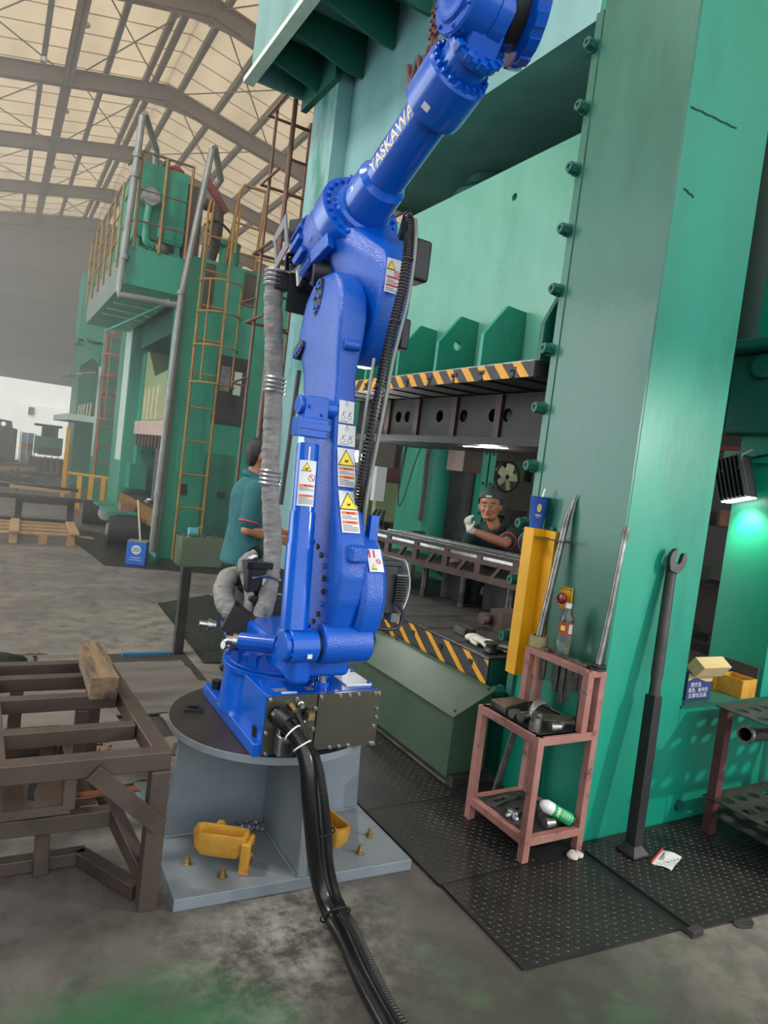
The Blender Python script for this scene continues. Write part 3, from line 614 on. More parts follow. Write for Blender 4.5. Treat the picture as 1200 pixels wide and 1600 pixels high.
def warn_label(name, o, ex, ey, w, h, parent, kind):
    """warning sticker: o lower-left corner, ex across, ey up"""
    o = Vector(o); ex = Vector(ex).normalized(); ey = Vector(ey).normalized(); nz = ex.cross(ey)
    p = MB().obox(o + ex * w / 2 + ey * h / 2, ex * w / 2, ey * h / 2, nz * .0008).build(name, M['label'], parent)
    def q(x0, y0, x1, y1, mt, nm, e=.0012):
        MB().obox(o + ex * w * (x0 + x1) / 2 + ey * h * (y0 + y1) / 2 + nz * e, ex * w * (x1 - x0) / 2, ey * h * (y1 - y0) / 2, nz * .0003).build(nm, M[mt], p)
    def tri(cx, y0, y1, mt, e, sc=1.0):
        hw = (y1 - y0) * h / w * .56; a = o + ex * w * cx + nz * e
        MB().prism([a - ex * w * hw + ey * h * y0, a + ex * w * hw + ey * h * y0, a + ey * h * y1], nz * .0004).build('warning_triangle', M[mt], p)
    def hand(cx, cy, s_):
        m = MB(); a = o + ex * w * cx + ey * h * cy + nz * .0024
        for k, (dx, dy, l, ang) in enumerate(((0, 0, 1.0, .5), (.15, .12, .9, .2), (-.05, -.12, .9, -.2), (.3, .2, .5, 1.2), (-.3, .15, .5, 2.2))):
            d = ex * cos(ang) + ey * sin(ang); c = a + ex * dx * s_ + ey * dy * s_; m.obox(c, d * l * s_ * .45, nz.cross(d) * s_ * .09, nz * .0003)
        m.build('hand_symbol', M['ink'], p)
    def lines(y0, y1, n):
        m = MB()
        for k in range(n):
            y = y0 + (y1 - y0) * (k + .5) / n; x1 = .92 if k < n - 1 else .6
            m.obox(o + ex * w * (.08 + x1) / 2 + ey * h * y + nz * .0012, ex * w * (x1 - .08) / 2, ey * h * (y1 - y0) / n * .2, nz * .0003)
        m.build('print_lines', M['ink_grey'], p)
    def bar(y0, y1, txt):
        q(.06, y0, .94, y1, 'orange_ink', 'orange_band')
        m = MB(); hh = (y1 - y0) * h; put_text(m, txt, o + ex * w * .3 + ey * (h * y0 + hh * .18) + nz * .002, ex, ey, hh * .85, fit=w * .5); m.build('wording', M['ink'], p)
    if kind == 'arm':
        tri(.5, .54, .97, 'ink', .0012); tri(.5, .565, .93, 'yellow_ink', .0018); hand(.5, .66, w * .22)
        bar(.43, .5, '警告'); lines(.31, .41, 3); bar(.21, .28, 'WARNING'); lines(.03, .19, 4)
    elif kind == 'tube':
        tri(.42, .76, .96, 'ink', .0012); tri(.42, .775, .935, 'yellow_ink', .0018); hand(.42, .81, w * .2)
        m = MB(); c = o + ex * w * .74 + ey * h * .62 + nz * .0014
        m.tube([c + ex * cos(t) * w * .18 + ey * sin(t) * w * .18 for t in [2 * pi * k / 16 for k in range(16)]], .0012, 4, closed=True); m.obox(c, (ex - ey) * w * .12, (ex + ey) * .0012, nz * .0005)
        m.build('prohibition_ring', M['red_ink'], p); bar(.42, .47, '警告'); lines(.33, .41, 3); bar(.2, .25, 'WARNING'); lines(.04, .19, 5)
    elif kind == 'diagram':
        m = MB()
        for (cx, cy, r) in ((.5, .82, .09), (.28, .25, .12), (.7, .25, .13)):
            c = o + ex * w * cx + ey * h * cy + nz * .001; m.tube([c + ex * cos(t) * w * r + ey * sin(t) * w * r for t in [2 * pi * k / 12 for k in range(12)]], .0009, 4, closed=True)
            m.obox(c + ey * h * .16, ex * .001, ey * h * .1, nz * .0004); m.obox(c + ey * h * .2 + ex * w * .07, (ex + ey) * .006, (ex - ey) * .0008, nz * .0004)
        m.build('line_drawing', M['ink_grey'], p); lines(.03, .1, 1)
    elif kind == 'side':
        tri(.35, .1, .34, 'ink', .0012); tri(.35, .13, .31, 'yellow_ink', .0018)
        m = MB(); c = o + ex * w * .7 + ey * h * .45 + nz * .0014
        m.tube([c + ex * cos(t) * w * .15 + ey * sin(t) * w * .15 for t in [2 * pi * k / 16 for k in range(16)]], .0014, 4, closed=True); m.obox(c, (ex - ey) * w * .1, (ex + ey) * .0012, nz * .0005)
        m.build('prohibition_ring', M['red_ink'], p)
        q(.1, .62, .22, .95, 'red_ink', 'red_band'); q(.42, .62, .54, .95, 'red_ink', 'red_band')
    elif kind == 'upper':
        tri(.3, .66, .94, 'ink', .0012); tri(.3, .69, .9, 'yellow_ink', .0018)
        m = MB(); c = o + ex * w * .74 + ey * h * .58 + nz * .0014
        m.tube([c + ex * cos(t) * w * .17 + ey * sin(t) * w * .17 for t in [2 * pi * k / 16 for k in range(16)]], .0014, 4, closed=True); m.obox(c, (ex - ey) * w * .1, (ex + ey) * .0012, nz * .0005)
        m.build('prohibition_ring', M['red_ink'], p)
        q(.06, .42, .94, .48, 'red_ink', 'red_band'); lines(.26, .38, 3); q(.06, .18, .94, .24, 'red_ink', 'red_band'); lines(.04, .15, 2)
    return p

def fine_text(t, size, bold, lim=.006):
    vs, fs = text_mesh(t, size, 0, bold); bm = bmesh.new(); vv = [bm.verts.new(v) for v in vs]
    for f in fs:
        try: bm.faces.new([vv[i] for i in f])
        except ValueError: pass
    bmesh.ops.remove_doubles(bm, verts=bm.verts, dist=1e-6); bmesh.ops.triangulate(bm, faces=bm.faces)
    for _ in range(5):
        es = [e for e in bm.edges if e.calc_length() > lim]
        if not es: break
        bmesh.ops.subdivide_edges(bm, edges=es, cuts=1); bmesh.ops.triangulate(bm, faces=bm.faces)
    bm.verts.index_update(); r = ([v.co.copy() for v in bm.verts], [tuple(v.index for v in f.verts) for f in bm.faces]); bm.free(); return r
def bend(obs, P0, ax, fr, ex, r):
    """wrap flat stickers lying in the plane P0 + fr*r round a tube of radius r"""
    for o in obs:
        org = Vector(o['_o']); bm = bmesh.new(); bm.from_mesh(o.data)
        for _ in range(3):
            es = [e for e in bm.edges if abs((e.verts[0].co - e.verts[1].co).dot(ex)) > .012]
            if not es: break
            bmesh.ops.subdivide_edges(bm, edges=es, cuts=1, use_grid_fill=True)
        for v in bm.verts:
            q = v.co + org - P0; t, a, h = q.dot(ax), q.dot(ex), q.dot(fr); an = a / r; v.co = P0 + ax * t + (fr * cos(an) + ex * sin(an)) * h - org
        bm.to_mesh(o.data); bm.free()
def build_pedestal():
    P = thing('robot_pedestal', 'grey welded steel pedestal with round top plate under the blue robot', 'pedestal', (1.13, 2.68, 0))
    g = M['grey_paint']
    MB().prism([(.66, 2.245, 0), (1.605, 2.195, 0), (1.59, 3.12, 0), (.68, 3.14, 0)], (0, 0, .045)).build('base_plate', g, P, bevel=.003)
    MB().prism([(.705, 2.64, .045), (1.58, 2.64, .045), (1.555, 2.64, .470), (.735, 2.64, .470)], (0, .03, 0)).build('cross_web', g, P, bevel=.002)
    MB().prism([(1.115, 2.225, .045), (1.115, 3.10, .045), (1.115, 3.06, .470), (1.115, 2.27, .470)], (.035, 0, 0)).build('gusset', g, P, bevel=.002)
    d = MB().cyl((1.125, 2.685, .47), (1.125, 2.685, .50), .425, n=64).build('top_disc', g, P, bevel=.002)
    MB().cyl((1.125, 2.685, .50), (1.125, 2.685, .5015), .4225, n=64).build('disc_face', M['disc_top'], d)
    m = MB(); m.tube([(.712, 2.64, .048), (.9, 2.636, .048), (1.1, 2.636, .048)], .007, 6); m.tube([(1.112, 2.24, .048), (1.112, 2.45, .048), (1.112, 2.63, .048)], .007, 6); m.tube([(1.15, 2.637, .048), (1.57, 2.637, .048)], .007, 6); m.tube([(1.112, 2.637, .06), (1.112, 2.637, .45)], .006, 6)
    m.build('weld_bead', M['grey_paint'], P, smooth=60)
    m = MB()
    for k in range(26): m.ball((1.02 + random.uniform(-.05, .07), 2.60 + random.uniform(-.05, .03), .05 + random.uniform(0, .02)), random.uniform(.006, .014), n=6)
    m.build('weld_spatter', M['foil'], P)
    for (x, y) in ((.751, 2.441), (.853, 2.323), (1.419, 2.301), (1.52, 2.405)):
        b = MB(); b.cyl((x, y, .045), (x, y, .049), .018, n=14); b.cyl((x, y, .049), (x, y, .064), .014, n=6); b.cyl((x, y, .064), (x, y, .082), .008, n=10); b.build('anchor_bolt', mat_brass(), P, smooth=25)
    fr = MB(); holed(fr, [(0, 0), (.075, 0), (.075, .06), (0, .06)], [[(.016, .014), (.059, .014), (.059, .046), (.016, .046)]], (.775, 2.78, .5015), (1, -.25, 0), (.25, 1, 0), .012)
    tag(fr.build('gasket_frame', M['black_metal']), 'small black rectangular frame lying on the brown disc top', 'gasket')
_brass = []
def mat_brass():
    if not _brass: _brass.append(mat('brass_plated_steel', (196, 170, 120), (150, 130, 92), 20, .35, metal=.9))
    return _brass[0]

def casting_block(name, label, loc, ang, group):
    """yellow cast pocket block: open trough with a flanged end carrying two holes"""
    T = thing(name, label, 'casting', (0, 0, 0)); y = M['yellow_cast']
    m = MB(); o = [(-.10, -.035), (.10, -.035), (.10, .045), (-.10, .045)]
    def rr(w, l, z, cx=0): return [Vector((cx + p.x, p.y, z)) for p in rrect(0, 0, z, l, w, .35, 28)]
    m.loft([rr(.05, .15, .045), rr(.075, .19, .075), rr(.085, .205, .125), rr(.085, .205, .135), rr(.062, .18, .135), rr(.05, .165, .09)])
    m.build('trough', y, T, bevel=.0, smooth=50)
    MB().obox((.105, -.005, .06), (.018, 0, 0), (0, .045, 0), (0, 0, .06)).build('end_flange', y, T, bevel=.006)
    m = MB()
    for z in (.035, .085): m.cyl((.1225, -.005, z), (.1245, -.005, z), .016, n=14)
    m.build('bore', M['black_metal'], T)
    MB().cyl((-.02, .05, .115), (-.02, .075, .115), .02, n=16).build('lug', y, T)
    T.location = loc; T.rotation_euler = (0, 0, ang); return T

def build_robot():
    B = M['blue_smooth']; BR = M['blue']; K = M['black_metal']
    R = thing('industrial_robot', 'glossy blue six-axis robot arm reaching up on the grey pedestal', 'robot', (1.15, 2.66, .5))
    # --- base
    MB().prism([(.905, 2.30, .502), (1.40, 2.30, .502), (1.40, 2.98, .502), (.905, 2.98, .502)], (0, 0, .052)).build('base_flange', B, R, bevel=.006)
    MB().lathe([(.262, .55), (.252, .58), (.246, .715), (.256, .725), (.256, .745), (.235, .752), (.235, .80), (.21, .81)], (1.15, 2.68, 0), n=48).build('base_drum', B, R, bevel=.002)
    for (x, y) in ((.94, 2.90), (.96, 2.42), (.945, 2.37)):
        MB().cyl((x, y, .554), (x, y, .592), .022, n=16).build('mount_bolt', M['black'], R)
    bx = MB().prism([(.932, 2.29, .512), (.932, 2.29, .738), (.965, 2.47, .738), (.98, 2.55, .56), (.96, 2.42, .53)], (.02, 0, 0)); 
    bx.bb(.935, 1.405, 2.295, 2.56, .535, .735)
    bx = bx.build('connector_box', B, R, bevel=.004)
    MB().bb(.936, 1.137, 2.283, 2.295, .515, .733).build('cover_panel', M['steel_dark'], bx, bevel=.001)
    MB().bb(1.140, 1.412, 2.280, 2.295, .513, .733).build('cover_panel', M['steel_dark'], bx, bevel=.001)
    for (x, z) in ((.945, .725), (.95, .52), (.942, .60), (1.05, .722), (1.13, .68), (1.13, .60), (1.15, .722), (1.23, .724), (1.27, .724), (1.31, .724), (1.385, .724), (1.402, .722), (1.4, .66), (1.402, .625), (1.395, .59), (1.39, .52), (1.402, .518), (1.21, .52), (1.25, .52), (1.29, .52)):
        MB().bolt((x, 2.281, z), (0, -1, 0), .0062, .01).build('cover_bolt', M['chrome'], bx)
    MB().bb(1.285, 1.40, 2.34, 2.53, .735, .741).build('white_cover', M['white'], bx, bevel=.001, label='white rectangular cover plate')
    for (x, y) in ((1.295, 2.5), (1.39, 2.5), (1.39, 2.35)): MB().bolt((x, y, .741), (0, 0, 1), .007, .009).build('cover_bolt', B, bx)
    MB().cyl((1.19, 2.37, .735), (1.19, 2.37, .755), .03, n=20).build('pin_boss', B, bx)
    MB().cyl((1.19, 2.37, .755), (1.19, 2.37, .80), .02, n=20).build('locating_pin', M['chrome'], bx)
    MB().bb(.98, 1.03, 2.33, 2.36, .735, .7365).build('rating_plate', M['grey_cover'], bx); MB().bb(1.0, 1.06, 2.305, 2.318, .735, .7365).build('white_sticker', M['label'], bx); MB().bb(1.11, 1.14, 2.33, 2.36, .735, .7365).build('rating_plate', M['grey_cover'], bx)
    # fittings on the left cover
    MB().cyl((.975, 2.283, .665), (.975, 2.276, .665), .034, n=20).build('cable_entry', M['black'], bx)
    MB().lathe([(.012, 0), (.012, .02), (.009, .02), (.009, .045)], (1.03, 2.283, .70), (0, -1, -.2), 6).build('brass_gland', mat_brass(), bx)
    MB().lathe([(.014, 0), (.014, .012), (.009, .014), (.009, .028)], (1.065, 2.283, .70), (0, -1, 0), 10).build('air_port', M['chrome'], bx)
    m = MB().cyl((1.098, 2.283, .665), (1.098, 2.262, .665), .02, n=16); m.build('socket_ring', M['black'], bx); MB().cyl((1.098, 2.262, .665), (1.098, 2.235, .665), .018, n=4).build('plug_cap', mat_brass(), bx)
    m = MB().obox((1.03, 2.262, .59), (.055, 0, 0), (0, .02, 0), (0, 0, .062)); m.obox((1.0, 2.235, .57), (.03, 0, 0), (0, .02, 0), (0, 0, .04)); m.build('connector_housing', M['chrome'], bx, bevel=.008)
    # --- turret
    tb = MB(); tb.bb(1.0, 1.27, 2.30, 2.86, .79, .90); tb.bb(.985, 1.06, 2.20, 2.30, .80, .90); tb = tb.build('turret', B, R, bevel=.02, seg=3)
    for k in range(10):
        t = radians(130 + k * 22); m = MB(); m.obox((1.15 + .225 * cos(t), 2.68 + .225 * sin(t), .79), (.03 * cos(t), .03 * sin(t), 0), (-.018 * sin(t), .018 * cos(t), 0), (0, 0, .022)); m.build('stopper', B, tb, bevel=.004)
    pc = MB().cyl((.955, 2.21, .945), (1.06, 2.21, .945), .062, n=32).build('pivot_boss', B, tb, bevel=.004)
    MB().cyl((.935, 2.21, .945), (.955, 2.21, .945), .052, n=28).build('end_cap', B, pc, bevel=.003)
    for k in range(6):
        t = 2 * pi * k / 6 + .3; MB().bolt((.955, 2.21 + .057 * cos(t), .945 + .057 * sin(t)), (-1, 0, 0), .004, .006).build('screw', M['blue_smooth'], pc)
    MB().bb(1.01, 1.028, 2.145, 2.149, .915, .93).build('white_sticker', M['label'], pc)
    MB().cyl((1.06, 2.21, .945), (1.07, 2.21, .945), .055, n=24).build('seal_gap', M['black'], tb)
    MB().cyl((1.07, 2.21, .955), (1.27, 2.21, .955), .078, n=36).build('front_barrel', BR, tb, bevel=.01)
    pts = []
    for x, r in ((1.185, .255), (1.205, .268), (1.272, .268), (1.298, .248)):
        pts += [(x, 2.39 + r * cos(2 * pi * k / 40), 1.125 + r * sin(2 * pi * k / 40)) for k in range(40)]
    pts += [(x, y, z) for x in (1.19, 1.275) for (y, z) in ((2.27, .87), (2.62, .86), (2.3, .86))]
    hs = hull(pts, 'shoulder_housing', BR, R, bevel=.006, smooth=30)
    MB().bb(1.115, 1.185, 2.105, 2.17, 1.265, 1.325).build('stop_block', BR, R, bevel=.012)
    MB().bb(1.245, 1.28, 2.23, 2.26, 1.33, 1.43).build('lifting_tab', B, hs)
    # sticker on the curved rim of the housing
    t0 = radians(152); o = V(1.19, 2.39 + .2495 * cos(t0), 1.14 + .2495 * sin(t0))
    warn_label('warning_sticker', (1.212, 2.39 - .2725 * cos(radians(32.5)) - .045 * sin(radians(32.5)), 1.125 + .2725 * sin(radians(32.5)) - .045 * cos(radians(32.5))), (1, 0, 0), (0, sin(radians(32.5)), cos(radians(32.5))), .06, .09, hs, 'side')
    # shoulder motor on the right with fins and a crumpled cover sheet
    mo = MB(); mo.bb(1.285, 1.40, 2.24, 2.42, 1.05, 1.24); mo.bb(1.285, 1.42, 2.24, 2.42, 1.235, 1.262)
    mo = mo.build('shoulder_motor', K, R, bevel=.008)
    for k in range(11): MB().bb(1.385, 1.432, 2.222, 2.40, 1.10 + k * .0105, 1.1055 + k * .0105).build('cooling_fin', M['black_metal'] if k < 10 else M['grey_cover'], mo)
    m = MB(); pts = []
    for i in range(7):
        z = 1.05 + i * .035; b_ = .03 * sin(i / 6 * pi)
        pts.append([V(1.425 + b_, 2.23, z), V(1.44 + b_, 2.27, z + .004), V(1.438 + b_, 2.36, z), V(1.425 + b_, 2.42, z)])
    vs = [p for r in pts for p in r]; m.add(vs, [(i * 4 + j, i * 4 + j + 1, i * 4 + j + 5, i * 4 + j + 4) for i in range(6) for j in range(3)])
    o_ = m.build('cover_sheet', M['white'], mo); md = o_.modifiers.new('thick', 'SOLIDIFY'); md.thickness = .003
    MB().bb(1.39, 1.43, 2.24, 2.30, 1.02, 1.055).build('sensor_box', M['grey_cover'], mo)
    MB().tube(spline([(1.40, 2.225, 1.10), (1.425, 2.215, 1.06), (1.41, 2.21, 1.01), (1.36, 2.21, 1.0), (1.31, 2.22, 1.005)], 6), .007, 6).build('motor_lead', M['black'], mo)
    # --- rear of the turret: motors, tray, fittings, sleeves
    MB().bb(1.03, 1.20, 2.86, 3.06, .80, .98).build('turret_motor', K, R, bevel=.012)
    q = MB().bb(1.02, 1.20, 2.88, 3.05, .99, 1.10).build('connector_block', K, R, bevel=.01)
    MB().bb(1.09, 1.105, 2.872, 2.882, 1.03, 1.06).build('white_sticker', M['label'], q)
    MB().tube([(1.035, 2.86, 1.06), (1.10, 2.85, 1.075), (1.17, 2.86, 1.055)], .006, 6).build('handle', M['chrome'], q)
    m = MB().obox((1.07, 2.92, 1.115), (.06, 0, .0), (0, .05, 0), (0, 0, .014)); m.build('terminal_cover', M['black'], q)
    MB().obox((1.04, 2.9, 1.15), (.015, .004, .006), (-.004, .014, 0), (0, 0, .0015)).build('cable_tag', M['label'], q)
    MB().prism([(.93, 2.80, .80), (1.05, 2.62, .80), (1.10, 2.95, .80), (.98, 3.06, .80)], (0, 0, .02)).build('tray', B, R, bevel=.003)
    MB().obox((.99, 2.83, .87), (.045, -.03, -.03), (.02, .05, 0), (.02, -.01, .055)).build('cable_box', K, R, bevel=.004)
    for (c, d, l) in (((.90, 2.88, .845), (-1, .2, .1), .05), ((.935, 2.66, .825), (-1, -.2, .1), .05), ((.90, 2.62, .83), (-1, -.3, .15), .03)):
        m = MB(); m.lathe([(.022, 0), (.022, .02), (.026, .02), (.026, .035), (.016, .037), (.016, l + .02)], c, d, 12); m.build('pipe_fitting', M['chrome'], R)
    MB().cyl((.905, 2.56, .865), (1.02, 2.46, .875), .035, n=20).build('return_pin', B, R, bevel=.003)
    MB().lathe([(.02, 0), (.028, 0), (.028, .02), (.018, .022), (.018, .045)], (.90, 2.565, .865), (-1, .5, 0), 12).build('pipe_fitting', M['chrome'], R)
    def sleeve(name, pts, r, seed):
        rnd = random.Random(seed); P_ = spline(pts, 14); rr = []
        for i in range(len(P_)): rr.append(r * (1 + .03 * sin(i * .55 + seed) + rnd.uniform(-.05, .05)))
        return MB().tube(P_, rr, 14).build(name, M['grey_sleeve'], R, smooth=80)
    sl = sleeve('hose_sleeve', [(1.035, 3.0, 2.36), (1.04, 3.0, 2.28), (1.065, 3.0, 2.1), (1.085, 3.0, 1.93), (1.10, 3.0, 1.75), (1.105, 2.99, 1.6), (1.115, 2.98, 1.47), (1.13, 2.96, 1.33), (1.145, 2.94, 1.2), (1.135, 2.90, 1.05), (1.11, 2.86, .95), (1.08, 2.83, .88)], .042, 3)
    for (x, z) in ((1.035, 2.355), (1.088, 1.89), (1.112, 1.47)):
        m = MB()
        for k in range(4): m.lathe([(.047, 0), (.052, .008), (.047, .016)], (x, 3.0 - (.012 if z < 1.5 else 0), z + k * .019), (.05, 0, 1), 18)
        m.build('hose_clamp', M['foil'], sl)
    sleeve('hose_sleeve', [(1.0, 2.86, .88), (.955, 2.92, .92), (.95, 2.98, .98), (.99, 3.04, 1.03), (1.05, 3.06, 1.03)], .045, 5)
    sleeve('hose_sleeve', [(1.03, 2.86, .9), (1.045, 2.9, .98), (1.035, 2.95, 1.05), (1.02, 2.96, 1.10), (1.04, 2.97, 1.13), (1.08, 2.98, 1.15)], .024, 7)
    # long dark rod beside the sleeve
    MB().cyl((1.105, 2.8, 1.40), (1.135, 2.84, 1.99), .011, n=8).build('guard_rod', M['black_metal'], R)
    # --- balancer cylinder
    bc = MB(); bc.lathe([(.05, 0), (.05, .30), (.047, .31), (.047, .42)], (.985, 2.235, 1.0), (.02, .14, 1), 28); bc = bc.build('balancer_tube', B, R)
    MB().lathe([(.042, .415), (.042, .66), (.04, .67)], (.985, 2.235, 1.0), (.02, .14, 1), 24).build('balancer_sleeve', B, R)
    ax = Vector((.02, .14, 1)).normalized(); top = Vector((.985, 2.235, 1.0)) + ax * .69
    bk = MB().obox(top + V(.0, .0, .04), (.055, 0, 0), (0, .045, 0), (0, 0, .035)); bk.obox(top + V(.01, .01, .11), (.045, 0, 0), (0, .04, 0), (0, 0, .045)); bk.cyl(top + V(-.05, .02, .12), top + V(.10, .02, .12), .035, n=20)
    bk = bk.build('balancer_bracket', B, R, bevel=.005)
    for (dx, dz) in ((-.02, .115), (.03, .09)): MB().bolt(top + V(dx, -.033, dz), (0, -1, 0), .006, .008).build('screw', B, bk)
    MB().obox(top + V(.0, -.047, .045), (.06, 0, 0), (0, .004, 0), (0, 0, .012)).build('clamp_bar', B, bk, bevel=.002)
    # sticker on the balancer tube (bent round it)
    P0 = Vector((.985, 2.235, 1.0)); a0 = ax.orthogonal(); fr_ = Vector((-.25, -1, 0)); fr_ = (fr_ - ax * fr_.dot(ax)).normalized(); sd = fr_.cross(ax) * -1
    exl = (V(1, 0, 0) - ax * ax.x - fr_ * fr_.x).normalized(); lb = warn_label('warning_sticker', P0 + ax * .44 + fr_ * .0432 - exl * .033, exl, ax, .066, .165, R, 'tube'); bend([lb] + list(lb.children), P0, ax, fr_, exl, .0432)
    MB().obox(P0 + ax * .62 + fr_ * .043, (.003, 0, 0), fr_ * .001, ax * .035).build('white_tag', M['label'], R)
    # --- lower arm
    tab = [  # z, y near, y far, x left, x right
        (.91, 2.31, 2.47, 1.09, 1.185), (.95, 2.22, 2.56, 1.082, 1.19), (1.02, 2.165, 2.61, 1.08, 1.20), (1.12, 2.135, 2.635, 1.08, 1.205), (1.22, 2.125, 2.60, 1.08, 1.21),
        (1.32, 2.155, 2.545, 1.08, 1.212), (1.43, 2.215, 2.53, 1.08, 1.212), (1.54, 2.265, 2.55, 1.08, 1.205), (1.65, 2.30, 2.585, 1.08, 1.195), (1.80, 2.325, 2.63, 1.08, 1.182), (1.94, 2.34, 2.67, 1.08, 1.178),
        (2.02, 2.345, 2.72, 1.075, 1.19), (2.09, 2.345, 2.755, 1.07, 1.20), (2.17, 2.35, 2.745, 1.07, 1.205), (2.24, 2.37, 2.725, 1.072, 1.205), (2.30, 2.41, 2.685, 1.078, 1.20), (2.34, 2.465, 2.62, 1.09, 1.19), (2.352, 2.51, 2.57, 1.11, 1.17)]
    rings = []; z = .91
    while z < 2.3525:
        y0, y1, x0, x1 = interp(tab, z); rings.append(rrect((x0 + x1) / 2, (y0 + y1) / 2, z, x1 - x0, y1 - y0, .34)); z += .014
    la = MB().loft(rings).build('lower_arm', BR, R, smooth=60)
    for k in range(22):
        t = 2 * pi * k / 22
        y, z = 2.385 + .165 * cos(t), 1.14 + .165 * sin(t); MB().cyl((1.083, y, z), (1.073, y, z), .0105, n=10).build('hub_bolt', M['black_metal'] if k % 3 else B, la)
    m = MB().loft([[V(1.075 - .006, 2.57 + .036 * cos(t), 2.25 + .075 * sin(t)) for t in [2 * pi * k / 20 for k in range(20)]], [V(1.09, 2.57 + .04 * cos(t), 2.25 + .08 * sin(t)) for t in [2 * pi * k / 20 for k in range(20)]]])
    pk = m.build('bolt_pocket', M['black_metal'], la)
    for k in range(8):
        t = 2 * pi * k / 8; MB().bolt((1.069, 2.57 + .022 * cos(t), 2.25 + .055 * sin(t)), (-1, 0, 0), .008, .008).build('pocket_bolt', BR, pk)
    m = MB().loft([[V(1.068 - .006, 2.70 + .05 * cos(t), 2.055 + .03 * sin(t) + .02 * cos(t) * -1) for t in [2 * pi * k / 20 for k in range(20)]], [V(1.09, 2.70 + .053 * cos(t), 2.055 + .033 * sin(t) - .02 * cos(t)) for t in [2 * pi * k / 20 for k in range(20)]]])
    pk = m.build('bolt_pocket', M['black_metal'], la)
    for k in range(4): MB().bolt((1.064, 2.67 + .02 * k, 2.065 - .012 * k), (-1, 0, 0), .008, .008).build('pocket_bolt', BR, pk)
    MB().cyl((1.10, 2.34, 2.05), (1.16, 2.325, 2.05), .02, n=18).build('plug', BR, la, bevel=.004)
    def onarm(z): return interp(tab, z)
    for (z0, z1, kind) in ((1.76, 1.845, 'diagram'), (1.675, 1.755, 'diagram'), (1.525, 1.67, 'arm'), (1.365, 1.515, 'arm')):
        ya = onarm(z0)[0]; yb = onarm(z1)[0]; x0 = onarm((z0 + z1) / 2)[2] + .022
        d = V(0, yb - ya, z1 - z0); w = .062 if z1 > 1.8 else .072
        warn_label('warning_sticker', (x0, ya - .005, z0), (1, 0, 0), d, w, d.length * .97, la, kind)
    # --- upper arm
    def disc(x, r, c=(2.55, 2.255), n=44): return [(x, c[0] + r * cos(2 * pi * k / n), c[1] + r * sin(2 * pi * k / n)) for k in range(n)]
    A = V(1.22, 2.60, 2.615); u = V(0, -.90, .436).normalized(); nn = u.cross(V(1, 0, 0)) * -1
    def axr(s_, r, n=40): return MB().ring(A + u * s_, u, r, n)
    ed = hull(disc(1.212, .225) + disc(1.23, .245) + disc(1.33, .245) + disc(1.355, .22), 'elbow_disc', BR, R, bevel=.008, smooth=30)
    hull(disc(1.225, .16, (2.46, 2.32)) + disc(1.34, .2, (2.5, 2.34)) + [tuple(p) for p in axr(-.075, .150)] + [tuple(p) for p in axr(-.13, .13)], 'upper_arm_casting', BR, R, bevel=.014, smooth=35)
    rb = hull([tuple(p) for p in axr(-.06, .164)] + [tuple(p) for p in axr(-.16, .172)] + [tuple(p) for p in axr(-.27, .15)] + [tuple(p) for p in axr(-.30, .12)], 'rear_housing', BR, R, bevel=.012, smooth=30)
    for k in range(7):
        t = radians(120 + k * 20); c = A - u * .24 + (V(1, 0, 0) * cos(t) + nn * sin(t)) * .165
        MB().obox(c, u * .05, V(cos(t), 0, 0) * .02 + nn * sin(t) * .02, (V(1, 0, 0) * -sin(t) + nn * cos(t)) * .014).build('cast_rib', BR, rb, bevel=.006)
    MB().cyl(A + V(-.16, .10, -.10), A + V(-.10, .10, -.10), .02, n=12).build('boss', BR, rb, bevel=.003)
    MB().obox(A + V(-.13, .03, -.16), (.02, .01, .0), (0, .08, -.02), (0, .012, .03)).build('cast_rib', BR, rb, bevel=.008)
    MB().cyl((1.205, 2.47, 2.30), (1.222, 2.47, 2.30), .05, n=24).build('round_cover', BR, ed, bevel=.003)
    warn_label('warning_sticker', (1.212, 2.286, 2.262), (1, 0, 0), (0, .02, 1), .062, .125, ed, 'upper')
    # forearm tube
    fa = MB().lathe([(.160, -.07), (.172, -.062), (.172, .025), (.125, .028), (.118, .05), (.104, .06), (.100, .20), (.088, .215), (.082, .225), (.082, .56)], A, u, 44).build('forearm_tube', B, R, smooth=30)
    for k in range(24):
        t = 2 * pi * k / 24; c = A + u * .026 + (V(1, 0, 0) * cos(t) + nn * sin(t)) * .148; MB().bolt(c, u, .0085, .014).build('flange_bolt', B, fa)
    MB().obox(A + u * .0 - nn * .175, u * .02, V(1, 0, 0) * .03, nn * .02).build('flange_lug', B, fa, bevel=.004)
    m = MB(); vs, fs = fine_text('YASKAWA', .066, .0014); mx = max(v.x for v in vs); L = .30; r = .0834; th0 = radians(27); out = []
    for v in vs:
        th = th0 - v.y / r; out.append(A + u * (.245 + v.x / mx * L) + (V(-1, 0, 0) * cos(th) + nn * sin(th)) * r)
    m.add(out, fs); m.build('brand_lettering', M['white_ink'], fa)
    m = MB(); th = radians(8)
    c = A + u * .13 + (V(-1, 0, 0) * cos(th) + nn * sin(th)) * .101; m.obox(c, u * .012, (V(-1, 0, 0) * -sin(th) + nn * cos(th)) * .009, (V(-1, 0, 0) * cos(th) + nn * sin(th)) * .0008); m.build('white_sticker', M['label'], fa)
    wc = MB().lathe([(.100, .545), (.108, .55), (.112, .575), (.112, .70), (.105, .71), (.09, .712)], A, u, 44).build('wrist_collar', B, R, smooth=30)
    for k in range(20):
        t = 2 * pi * k / 20; c = A + u * .711 + (V(1, 0, 0) * cos(t) + nn * sin(t)) * .097; MB().bolt(c, u, .009, .014).build('flange_bolt', B, wc)
